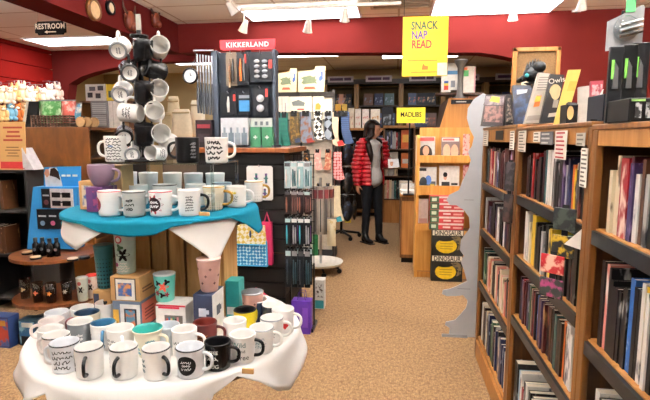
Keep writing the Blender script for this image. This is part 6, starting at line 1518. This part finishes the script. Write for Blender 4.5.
# grey pedestal stand on top of the island end
p = AY(460, 98, 5.56)
t = thing('pedestal_stand', 'dark grey metal stand on top of the tapered oak panel', 'stand', (p.x, 5.58, AY(460, 98, IY).z-.01))
hh_ = AY(460, 60, 5.58).z-t.location.z
obj('column', MB().lathe([(.001, 0), (.07, 0), (.07, .012), (.035, .05), (.03, hh_*.5), (.035, hh_*.8), (.07, hh_*.97), (.07, hh_), (.001, hh_)], 20), mat('#57524c', .4, .5), t)
flatcard(441, 76, 451, 92, 5.75, mat('#d8d2c4', .5), 'white card with colour stripes left of the grey stand', None, [(.3, .55, .75, .7, '#3a5a9a'), (.3, .4, .75, .55, '#d8c23a'), (.3, .12, .75, .4, '#c9402a')])
flatcard(447, 63, 461, 90, 5.8, mat('#dcd8cc', .5), 'rounded cream book with blue band behind the grey stand', None, [(0, .58, 1, .72, '#4a80a8'), (.2, .1, .6, .35, '#8a8f94')], 'book', 'book')
flatcard(461, 66, 476, 93, 5.85, mat('#e3d8c8', .5), 'cream and pink book with green disc right of the grey stand', None, [(.9, .05, 1, .95, '#d8a0a0'), (.15, .62, .5, .85, '#4fa85a'), (.1, .85, .4, .95, '#d8642a')], 'book', 'book')
# shelf on the sloped side carrying those
tag(obj('display_ledge', MB().box((AY(436, 92, 5.7).x, 5.70, AY(445, 93.5, 5.8).z-.05), (AY(480, 92, 5.9).x, 5.92, AY(445, 93.5, 5.8).z-.03)), OAKD), 'narrow brown ledge behind the grey stand', 'ledge')
bpy.data.objects['display_ledge'].location.z += .028
# yellow MADLIBS sign on a black post
p0, p1 = AY(396.5, 123, 5.6), AY(425.5, 107.5, 5.6)
t = thing('topper_sign', 'small yellow MADLIBS sign on a black post left of the oak rack', 'sign', ((p0.x+p1.x)/2, 5.6, .79))
w2 = (p1.x-p0.x)/2; z0 = p0.z-.79; z1_ = p1.z-.79
obj('panel', MB().box((-w2, -.006, z0), (w2, .006, z1_)), mat('#ecdf2a', .45, var=.02), t); words(t, 'MADLIBS', .075, INKB, (.0, -.0075, (z0+z1_)/2+.005), bold=.02, sx=.78)
obj('post', MB().box((-.02, .0065, 0), (-.002, .02, z1_-.02)), BLACK, t); obj('foot', MB().box((-.07, -.05, 0), (.05, .07, .012)), BLACK, t)
obj('underline', MB().box((-w2*.3, -.0075, z0+.03), (w2*.4, -.006, z0+.036)), mat('#8a821a', .5), t)
# low oak counter left of the rack with papers
CY0 = 5.64
c0, c1 = AZ(398.5, 262, 0).x, AZ(417, 262, 0).x
t = thing('oak_counter', 'low oak counter with stacked papers left of the magazine rack', 'counter', (c0, CY0-.05, 0))
obj('body', MB().box((.012, .012, .06), (c1-c0+.10, 1.6, .765)), OAK, t); obj('top', MB().box((0, 0, .7655), (c1-c0+.11, 1.62, .79)), OAKL, t, bevel=.004); obj('plinth', MB().box((.03, .04, 0), (c1-c0+.09, 1.58, .0595)), BLACK, t)
obj('end_panel', MB().box((.03, .004, .1), (c1-c0+.07, .0115, .72)), OAKL, t)
for i in range(5):
    x = c0+.03+.13*(i % 2); y = CY0+.12+.26*i
    tag(obj('paper_stack', MB().cbox((0, 0, .02+.006*(i % 3)), (.16, .21, .04+.012*(i % 3))), [mat('#e6e2da', .7), mat('#cfc4b4', .7), mat('#f0eee8', .7), mat('#b8b4ae', .7), mat('#d8c9b8', .7)][i], loc=(x+.06, y, .7905), rot=(0, 0, .1*(-1)**i)), f'stack of papers on the low oak counter, {ORD[i]} from its front end', 'paper stack', 'paper stacks on the low oak counter')
# ---- shelf unit right of the shopper: spines, orange and white books
HY = 8.3
a, b = AY(383, 200, HY), AY(413, 200, HY)
t = thing('shelf_unit', 'oak shelf unit of spines and orange books behind the shopper', 'bookcase', ((a.x+b.x)/2, HY, 0))
hw = (b.x-a.x)/2; hz = lambda y: AY(398, y, HY).z
for s_ in (-1, 1): obj('side_panel', MB().box((s_*hw-.012, 0, 0), (s_*hw+.012, .3, hz(128))), OAK, t)
for y in (149, 168, 176, 199): obj('shelf', MB().box((-hw+.0125, 0, hz(y)-.02), (hw-.0125, .29, hz(y))), OAKD, t)
obj('top_board', MB().box((-hw-.01, -.01, hz(128)+.0005), (hw+.01, .3, hz(125.5))), OAKL, t); obj('back_panel', MB().box((-hw+.0125, .28, .05), (hw-.0125, .2895, hz(128))), mat('#2a2018', .7), t); obj('kick_board', MB().box((-hw+.0125, .01, 0), (hw-.0125, .03, hz(199)-.0205)), OAKL, t)
def spine_row(x0, x1, zb, ztop, Y, cols, wordz, gname, n, seed):
    rr = random.Random(seed); xa = x0
    w = (x1-x0)/n
    for i in range(n):
        c = rr.choice(cols); th = w*rr.uniform(.86, .97)
        o = make_book(c, th, (ztop-zb)*rr.uniform(.86, 1.0), .16, pages=False); o.rotation_euler = (0, 0, PI/2); o.location = (xa, Y+.02, zb+.0006)
        # turned so that the spine faces the aisle's front
        tag(o, f'{NAMES.get(c, c)} book, {ORD[i]} from the left, {wordz} of {gname}', 'book', f'books on {wordz} of {gname}')
        xa += w
X0, X1 = a.x+.02, b.x-.02; XM = AY(399.5, 150, HY).x
spine_row(X0, XM, hz(149), hz(130), HY, ['black', 'navy', 'white', 'dark', 'red', 'grey', 'teal'], 'the top shelf', 'the oak shelf unit', 8, 31)
spine_row(X0, AY(398, 150, HY).x, hz(176), hz(158), HY, ['white', 'cream', 'grey'], 'the third shelf', 'the oak shelf unit', 4, 32)
spine_row(X0, X1-.1, hz(199), hz(180), HY, ['white', 'black', 'cream', 'red', 'pink', 'grey', 'dark', 'teal'], 'the lowest shelf', 'the oak shelf unit', 9, 33)
flatcard(401, 130, 410, 148.8, HY+.03, mat('#d9682a', .5), 'large orange book face out on the oak shelf unit', hz(149)+.001, [(.15, .35, .85, .75, '#e8b44a')], 'book', 'book')
flatcard(401, 153, 410, 167.5, HY+.03, mat('#d9742f', .5), 'orange and white book face out below the large orange book', hz(168)+.001, [(.15, .3, .85, .6, '#e6ded2')], 'book', 'book')
flatcard(386, 152, 398, 167, HY+.05, mat('#d8d4cc', .5), 'pale book face out beside the orange and white book', hz(168)+.001, [(.2, .2, .6, .5, '#9a9a98')], 'book', 'book')
# ---- tall bookcases along the back wall
BY_ = 9.35
bz_ = lambda y: AY(380, y, BY_).z
BKB = wood('#1c1208', '#33220f', key='bk')
edges = [325, 356.5, 401, 443, 486, 530]
rr = random.Random(77)
FC = ['#2a3a5a', '#1c1e24', '#3f4a6a', '#c98a6a', '#24262a', '#3f5a5a', '#4a2a2a', '#2a2f4a', '#6a4a3a', '#5a5f66']
for u in range(5):
    a, b = AY(edges[u], 100, BY_), AY(edges[u+1], 100, BY_)
    nm = ['first', 'second', 'third', 'fourth', 'fifth'][u]
    t = thing('bookcase', f'tall bookcase on the back wall, {nm} one from the socks side', 'bookcase', ((a.x+b.x)/2, BY_, 0), 0, 'tall bookcases on the back wall')
    hw = (b.x-a.x)/2
    for s_ in (-1, 1): obj('side_panel', MB().box((s_*(hw-.022)-.02, -.02, 0), (s_*(hw-.022)+.02, .33, bz_(84))), wood('#7a5a30', '#97733f'), t)
    obj('back_panel', MB().box((-hw+.043, .31, 0), (hw-.043, .33, bz_(86))), mat('#54421f', .8), t)
    for y in (105, 127, 150, 175, 199): obj('shelf', MB().box((-hw+.0425, 0, bz_(y)-.03), (hw-.0425, .309, bz_(y))), BKB, t)
    obj('cornice', MB().box((-hw, -.03, bz_(84)), (hw, .34, bz_(79))), BKB, t)
    # hanging category sign
    pc = (a.x+b.x)/2
    s_ = tag(obj('category_sign', MB().box((-.24, -.006, 0), (.24, .006, .11)), mat('#b8b0b4', .5), loc=(pc, BY_-.045, bz_(82))), f'pale category sign on the cornice of the {nm} back bookcase', 'sign', 'category signs on the back bookcases')
    obj('print', MB().box((-.2, -.008, .03), (.05, -.0065, .08)).box((.07, -.008, .03), (.2, -.0065, .08)), mat('#4a2a4a', .5), s_)
    for row, (yb, hh_) in enumerate(((105, .22), (127, .26), (150, .25), (175, .24))):
        n = 3 if row == 0 else 4
        for i in range(n):
            x = pc-hw+.12+(2*hw-.24)*(i+.5)/n
            c = rr.choice(FC)
            o = thing('face_out_book', f'{"dark" if c not in ("#c98a6a", "#6a4a3a", "#5a5f66") else "lighter"} book shown face out, {ORD[i]} from the left, {ORD[row]} shelf down, {nm} back bookcase', 'book', (x, BY_+.08, bz_(yb)+.006), 0, 'face-out books in the back bookcases', tilt=(-.2, 0))
            w2 = rr.uniform(.07, .09)
            obj('cover', MB().box((-w2, 0, 0), (w2, .02, hh_)), mat(c, .4), o); obj('print', MB().box((-w2*.8, -.002, hh_*.2), (w2*.8, 0, hh_*.65)), pattern('blotch', c, rr.choice(['#8a9ab0', '#c9a070', '#6f7f8f', '#b0583a']), 14, .42, .56), o)
# cream face-out cards on a low wooden shelf behind the shopper
LY2 = 8.9
lw0, lw1 = AY(318, 127, LY2).x, AY(412, 127, LY2).x; lzt = AY(370, 128, LY2).z
t = thing('low_bookcase', 'oak-topped low bookcase before the back wall holding pale face-out books', 'bookcase', ((lw0+lw1)/2, LY2, 0))
hw = (lw1-lw0)/2
obj('top_board', MB().box((-hw, -.02, lzt-.04), (hw, .3, lzt)), OAKL, t)
for s_ in (-1, 0, 1): obj('upright', MB().box((s_*(hw-.02)-.015, 0, 0), (s_*(hw-.02)+.015, .29, lzt-.041)), OAK, t)
for z in (.08, .5, .9, 1.25): obj('shelf', MB().box((-hw+.036, .002, z), (-.016, .28, z+.025)).box((.016, .002, z), (hw-.036, .28, z+.025)), OAK, t)
obj('back_panel', MB().box((-hw, .2905, 0), (hw, .3, lzt-.041)), mat('#2a2018', .8), t)
spec = [(333, 341, 104, '#d9a63a', '#c08a2a', 'orange yellow carton'), (342, 347, 104, '#d8b04a', '#b8902f', 'yellow carton'), (348, 354, 108, '#d8c8b0', '#b06a5a', 'cream book with red print'), (355, 361, 109, '#e3d6c8', '#d0705a', 'cream book with coral figures'), (362, 369, 109, '#e8dcd0', '#c9584a', 'white book with red dot'), (370.5, 380, 109, '#e6dac6', '#c9862f', 'cream book with orange flower'), (381.5, 393, 107, '#2a2c30', '#8a9298', 'dark book with white mountain shape'), (325, 332, 106, '#cfc0a4', '#9a7a5a', 'tan book')]
for x0, x1, yt, c, c2, nm in spec:
    flatcard(x0, yt, x1, 128, LY2+.08, mat(c, .5), nm+' standing on the low bookcase before the back wall', lzt+.001, [(.15, .15, .85, .65, pattern('blotch', c, c2, 12, .45, .55))], 'face_out_book', 'book', .03)
spine_row(lw0+hw*1.04, lw1-.06, 1.2755, 1.5, LY2, ['black', 'white', 'red', 'cream', 'navy', 'grey'], 'the upper shelf', 'the low back bookcase', 10, 41)
spine_row(lw0+hw*1.04, lw1-.06, .5255, .78, LY2, ['white', 'cream', 'yellow', 'green', 'pink', 'grey'], 'the lower shelf', 'the low back bookcase', 10, 42)
# ---- sock wall
KY2 = 5.6
k0, k1 = AY(268, 120, KY2), AY(334, 120, KY2)
ktz = AY(300, 92, KY2).z
t = thing('sock_wall', 'white pegboard fixture hung with rows of socks behind the slatwall tower', 'display fixture', ((k0.x+k1.x)/2, KY2+.03, 0))
hw = (k1.x-k0.x)/2
obj('pegboard', MB().box((-hw+.02, 0, .12), (hw-.02, .03, ktz)), mat('#cfc8b8', .6), t)
for s_ in (-1, 0, 1): obj('post', MB().box((s_*(hw-.01)-.012, -.012, 0), (s_*(hw-.01)+.012, .045, ktz+.02)), mat('#38332e', .5), t)
obj('crossbar', MB().box((-hw, -.02, ktz-.06), (hw, -.013, ktz)), mat('#2a2522', .5), t); obj('base', MB().box((-hw, -.25, .0), (hw, .3, .10)), BLK_WOOD, t)
for y in (120, 158, 196):
    z = AY(300, y, KY2).z; obj('rail', MB().box((-hw, -.02, z-.006), (hw+.16, -.0125, z+.006)), DARK, t)
CRM2 = mat('#e6d4a4', .6)
def animal_card(px0, px1, py0, py1, lb, big):
    a, b = AY(px0, py1, KY2), AY(px1, py0, KY2); w2 = (b.x-a.x)/2; hh_ = b.z-a.z
    o = thing('header_card', lb, 'sign', ((a.x+b.x)/2, KY2+.0, ktz+.001), 0, 'cream header cards over the socks')
    zz_ = a.z-ktz
    obj('card', MB().prism([(-w2, 0), (w2*.9, 0), (w2, hh_), (w2*.3, hh_), (w2*.2, hh_*.86), (-w2, hh_*.8)], .008, M=Matrix.Translation((0, 0, 0))), CRM2, o)
    pr = [(-.75, .35), (-.6, .3), (.2, .34), (.4, .3), (.3, .42), (.4, .46), (.25, .52), (.3, .62), (.1, .58), (-.1, .64), (-.5, .6), (-.78, .55), (-.6, .48)]
    prism_obj('crocodile_print', [(x*w2, z*hh_) for x, z in pr], .001, mat('#6f7a5a', .6), o, -.0015)
    prism_obj('squiggle_print', [(w2*.5, hh_*.45), (w2*.62, hh_*.4), (w2*.82, hh_*.5), (w2*.8, hh_*.78), (w2*.66, hh_*.8), (w2*.68, hh_*.62), (w2*.55, hh_*.6)], .001, mat('#4a6aa8', .6), o, -.0015)
    prism_obj('red_print', [(-w2*.6, hh_*.1), (w2*.3, hh_*.1), (w2*.2, hh_*.2), (-w2*.5, hh_*.2)], .001, mat('#d0583a', .6), o, -.0015)
animal_card(278, 297, 65, 89, 'smaller cream header card with crocodile drawing above the socks', 0)
animal_card(298, 325.5, 65, 91, 'larger cream header card with crocodile drawing above the socks', 1)
for x0, x1, lb in ((276, 289, 'cream backing card over the teal socks'), (289.5, 312, 'cream backing card with grey crocodile over the brown socks'), (313, 324, 'cream backing card with orange fox over the checked socks')):
    a, b = AY(x0, 112, KY2), AY(x1, 96.5, KY2); w2 = (b.x-a.x)/2; hh_ = b.z-a.z
    o = thing('backing_card', lb, 'card', ((a.x+b.x)/2, KY2-.005, a.z), 0, 'cream backing cards over the socks')
    obj('card', MB().box((-w2, 0, 0), (w2, .005, hh_)), mat('#dcd0b8', .6), o)
    if x0 == 289.5: prism_obj('crocodile_print', [(-.7*w2, .4*hh_), (.3*w2, .38*hh_), (.4*w2, .6*hh_), (-.2*w2, .8*hh_), (-.8*w2, .65*hh_)], .001, mat('#6a6f6a', .6), o, -.0015); prism_obj('red_print', [(-.3*w2, .12*hh_), (.3*w2, .12*hh_), (.3*w2, .22*hh_), (-.3*w2, .22*hh_)], .001, mat('#c9382e', .6), o, -.0015)
    elif x0 == 313: prism_obj('fox_print', [(-.6*w2, .15*hh_), (.3*w2, .15*hh_), (.5*w2, .4*hh_), (0, .6*hh_), (-.5*w2, .5*hh_)], .001, mat('#d8862f', .6), o, -.0015)
    else: obj('stripe_print', MB().box((-w2*.1, -.001, hh_*.05), (w2*.0, 0, hh_*.95)).box((w2*.35, -.001, hh_*.05), (w2*.5, 0, hh_*.6)), mat('#7a7a8a', .6), o)
def sock(px, py0, py1, m, label, toe=None, pair=.0, dirn=1, w=.5, header=True, Y=None, grp='socks on the white pegboard'):
    Y = Y or KY2-.06
    a, b = AY(px, py1, Y), AY(px, py0, Y); hh_ = b.z-a.z; L = hh_*.26*w/.5
    o = thing('sock_pair', label, 'socks', (a.x, Y, a.z), 0, grp)
    def shape(dx): return [(dx-L*.55, hh_), (dx+L*.45, hh_), (dx+L*.5, hh_*.45), (dx+L*.75*dirn if dirn > 0 else dx+L*.5, hh_*.2), (dx+L*(.95 if dirn > 0 else .3), hh_*.04), (dx+L*.5, 0), (dx-L*(.1 if dirn > 0 else .6), 0), (dx-L*(.5 if dirn > 0 else .95), hh_*.06), (dx-L*.6, hh_*.3)]
    obj('sock', MB().prism(shape(0), .014), m, o, bevel=.003); obj('sock', MB().prism(shape(.006), .012, M=Matrix.Translation((0, .016, 0))), m, o)
    if toe: obj('toe', MB().prism([(L*.25*dirn-L*.1, -.002), (L*.85*dirn if dirn > 0 else -L*.3, hh_*.03), (L*.6*dirn, hh_*.18), (0, hh_*.12)], .016, M=Matrix.Translation((0, -.002, 0))), toe, o)
    if header: obj('header', MB().box((-L*.4, -.004, hh_*.86), (L*.35, .018, hh_*1.04)), mat('#121212', .4), o)
    obj('hook', MB().tube([(0, .06, hh_), (0, -.01, hh_), (0, -.012, hh_+.012)], .004), STEEL, o)
TL = pattern('stripe', '#1f8070', '#15423c', 22, .7, .5)
sock(278.5, 113, 146, TL, 'teal socks at the left end of the top row', w=.35); sock(284.5, 113, 146, TL, 'second pair of teal socks in the top row', w=.35)
sock(294.5, 112, 143, pattern('blotch', '#4a3a1a', '#9a7a3a', 26, .42, .54), 'olive and gold socks in the top row', mat('#2a3a5a', .7)); sock(306, 112, 143, pattern('blotch', '#6f7a8a', '#7a4a2a', 16, .42, .54), 'blue grey and rust socks in the top row', mat('#8a2f24', .7), w=.6)
sock(318, 112, 140, pattern('check', '#101010', '#e6e4dc', 26), 'black and white checked socks in the top row'); sock(328.5, 112, 140, pattern('check', '#14181f', '#8a94a0', 12), 'dark diamond patterned socks in the top row')
sock(337, 112, 146, mat('#d8bfa4', .8), 'cream and red socks in the top row', mat('#b8302f', .7)); sock(344, 112, 144, pattern('stripe', '#1f2a4a', '#3a5a8a', 14, .7, .5), 'navy striped socks at the right end of the top row', w=.6)
for i, (px, c1, c2, nm) in enumerate(((297, '#1a1a1e', '#8a6aa8', 'black and violet'), (306.5, '#16161a', '#d8924a', 'black and orange'), (317.5, '#e0a8a0', '#f0d8d0', 'pink patterned'), (328, '#b8705a', '#e8c9a4', 'rust and cream floral'))):
    sock(px, 150, 170, pattern('blotch', c1, c2, 26, .45, .56), nm+' socks in the middle row', dirn=-1 if i % 2 else 1)
sock(337.5, 152, 180, pattern('dots', '#e3a8a8', '#a8302f', 30, .3), 'long pink spotted socks at the right of the middle row', header=False)
for i, (px, c1, c2, nm) in enumerate(((309, '#c9a86a', '#5a4a2a', 'tan patterned'), (319, '#b89a5a', '#3a3020', 'gold patterned'), (328, '#d8c9a0', '#2a2420', 'cream and black'))):
    sock(px, 184, 202, pattern('blotch', c1, c2, 26, .45, .56), nm+' socks in the lower row')
sock(336, 186, 222, mat('#e0d3b4', .8), 'long cream socks with teal toe in the lower row', mat('#3fa0b0', .7), w=.4, header=False)
sock(302, 190, 200, mat('#a81f2c', .8), 'folded crimson socks at the left of the lower row', w=1.2, header=False)
# bag rack of slim grey packs and a green strip in front of the socks
SX = AY(320, 240, 5.0).x
t = thing('spinner_rack', 'wheeled spinner rack of slim grey packs below the socks', 'spinner rack', (SX, 5.05, 0))
obj('pole', MB().cyl(.014, .06, 1.02, 12), STEEL, t)
bs = MB()
for q_ in range(5): bs.tube([(0, 0, .09), (.2*math.cos(q_*1.2566), .2*math.sin(q_*1.2566), .055)], .012)
obj('base', bs, BLACK, t)
for q_ in range(5):
    obj('caster', MB().cyl(.026, -.014, .014, 12, M=Matrix.Translation((.2*math.cos(q_*1.2566), .2*math.sin(q_*1.2566), .0265)) @ Matrix.Rotation(PI/2, 4, 'X')), BLACK, t)
obj('tray', MB().lathe([(.001, .10), (.22, .10), (.24, .13), (.235, .13), (.215, .105), (.001, .105)], 24), mat('#cfc9bc', .5), t)
for i in range(7):
    an = view_az(-165+i*150/6); x, y = .13*math.cos(an), .13*math.sin(an)
    o = thing('slim_pack', f'slim grey and red pack on the wheeled spinner, {ORD[i]} from the left', 'packaged accessory', (SX+x, 5.05+y, .44), an+PI/2, 'slim packs on the wheeled spinner')
    obj('card', MB().box((-.035, -.003, 0), (.035, .003, .50)), mat(['#8a8580', '#a09a90', '#7a736c', '#b8b0a4', '#6a6660', '#9a948a', '#c9c2b4'][i], .4), o); obj('item', MB().cbox((0, -.007, .42), (.045, .008, .09)), mat('#6a2228', .5), o); obj('strip', MB().cbox((0, -.006, .2), (.012, .006, .34)), mat('#4a4a4c', .4), o)
    obj('hook', MB().tube([(0, .1, .49), (0, -.006, .49)], .003), STEEL, o)
p = AY(330, 242, 4.9)
pouch(327, 219, 336, 246, 4.84, pattern('blotch', '#e6dcbc', '#c9a02f', 14, .5, .62), 'cream bag with yellow flower hanging at the foot of the wheeled spinner', name='fabric_bag')
p0, p1 = AY(312.5, 246, 5.32), AY(318, 202, 5.32)
tag(obj('bookmark_strip', MB().box((-.03, -.004, 0), (.03, .004, p1.z-.1)), pattern('blotch', '#1f7a42', '#4fae6a', 10, .5, .6), loc=((p0.x+p1.x)/2, 5.32, .1005)), 'tall green strip card left of the wheeled spinner', 'card')
# dark wheeled rack of bags and scarves left of the shopper
QX, QY = AY(341, 200, 6.9).x, 6.95
t = thing('wheeled_rack', 'black wheeled rack of dark bags left of the shopper', 'rack', (QX, QY, 0))
obj('pole', MB().cyl(.02, .06, 1.5, 12), BLACK, t)
bs = MB()
for q_ in range(5): bs.tube([(0, 0, .1), (.27*math.cos(q_*1.2566+.3), .27*math.sin(q_*1.2566+.3), .06)], .018)
obj('base', bs, BLACK, t)
for q_ in range(5): obj('caster', MB().cyl(.03, -.018, .018, 12, M=Matrix.Translation((.27*math.cos(q_*1.2566+.3), .27*math.sin(q_*1.2566+.3), .0305)) @ Matrix.Rotation(PI/2, 4, 'X')), BLACK, t)
cc = [('#14161c', '#3a4a6a'), ('#16140f', '#6a4a2a'), ('#10141c', '#2a3f6a'), ('#1a1214', '#6a2a3a'), ('#101214', '#3a3a44'), ('#18140e', '#5a5030')]
n_ = 0
for k, z in enumerate((1.42, 1.02, .62)):
    for i in range(4):
        an = view_az(-170+i*53); x, y = .19*math.cos(an), .19*math.sin(an)
        c = cc[(i+2*k) % 6]
        o = thing('fabric_bag', f'dark patterned bag, {ORD[i]} from the left in the {ORD[k]} tier of the black wheeled rack', 'bag', (QX+x, QY+y, z-.36), an+PI/2, 'bags on the black wheeled rack')
        mb = MB(); mb.sphere((0, 0, .15), (.078, .035, .15)); obj('body', mb, pattern('blotch', c[0], c[1], 14, .5, .6), o)
        obj('strap', MB().tube([(-.05, 0, .28), (-.03, 0, .35), (0, .0, .37), (.03, 0, .35), (.05, 0, .28)], .008), BLACK, o)
        obj('hook', MB().tube([(0, .17, .37), (0, -.01, .37)], .005), STEEL, o)
# pale floor goods beside that rack
flatcard(345, 205, 351, 222, 8.2, mat('#d8c23a', .5), 'yellow picture book at the foot of the low shelves left of the shopper', .001, [(.2, .3, .8, .7, '#b83a2a')], 'book', 'book', .03)
# ================================================================ LIGHT, CAMERA
def lamp(name, kind, loc, energy, col, **k):
    l = bpy.data.lights.new(name, kind); l.energy = energy; l.color = col
    for a, b in k.items(): setattr(l, a, b)
    o = bpy.data.objects.new(name, l); C.objects.link(o); o.location = loc; return o
def aim(o, tgt): o.rotation_euler = (Vector(tgt)-o.location).to_track_quat('-Z', 'Y').to_euler()
for i, (loc, tgt, e) in enumerate((((-1.3, .6, 2.6), (-.8, 1.75, .8), 14), ((.2, 1.0, 2.6), (.6, 2.3, .9), 14), ((-.2, 5.0, 2.5), (.4, 5.03, 1.0), 60), ((-4.0, 5.0, 2.5), (-5.2, 6.0, 1.6), 60), ((-.2, 2.9, 2.6), (.2, 4.6, 2.25), 45), ((-1.2, 4.7, 2.5), (-1.0, 3.6, 1.7), 25), ((-.6, 4.9, 2.4), (-.8, 5.6, 1.5), 40))):
    aim(lamp('fill_spot', 'SPOT', loc, e, (1, .9, .76), spot_size=1.3, spot_blend=.8, shadow_soft_size=.06), tgt)  # added fill spots without fixtures, aimed at table, sign and displays
wd_ = bpy.data.worlds.new('room'); S.world = wd_; wd_.use_nodes = True
wd_.node_tree.nodes['Background'].inputs[0].default_value = (.95, .88, .8, 1); wd_.node_tree.nodes['Background'].inputs[1].default_value = .15
cam = bpy.data.cameras.new('camera'); co = bpy.data.objects.new('camera', cam); C.objects.link(co)
cam.sensor_width = 36; cam.lens = F*36/650; cam.clip_start = .02
co.location = (0, 0, EYE); co.rotation_euler = (PI/2-PITCH, 0, YAW)
S.camera = co
S.view_settings.view_transform = 'Standard'; S.view_settings.look = 'None'; S.view_settings.gamma = 1; S.view_settings.use_curve_mapping = False
S.view_settings.exposure = 0.7
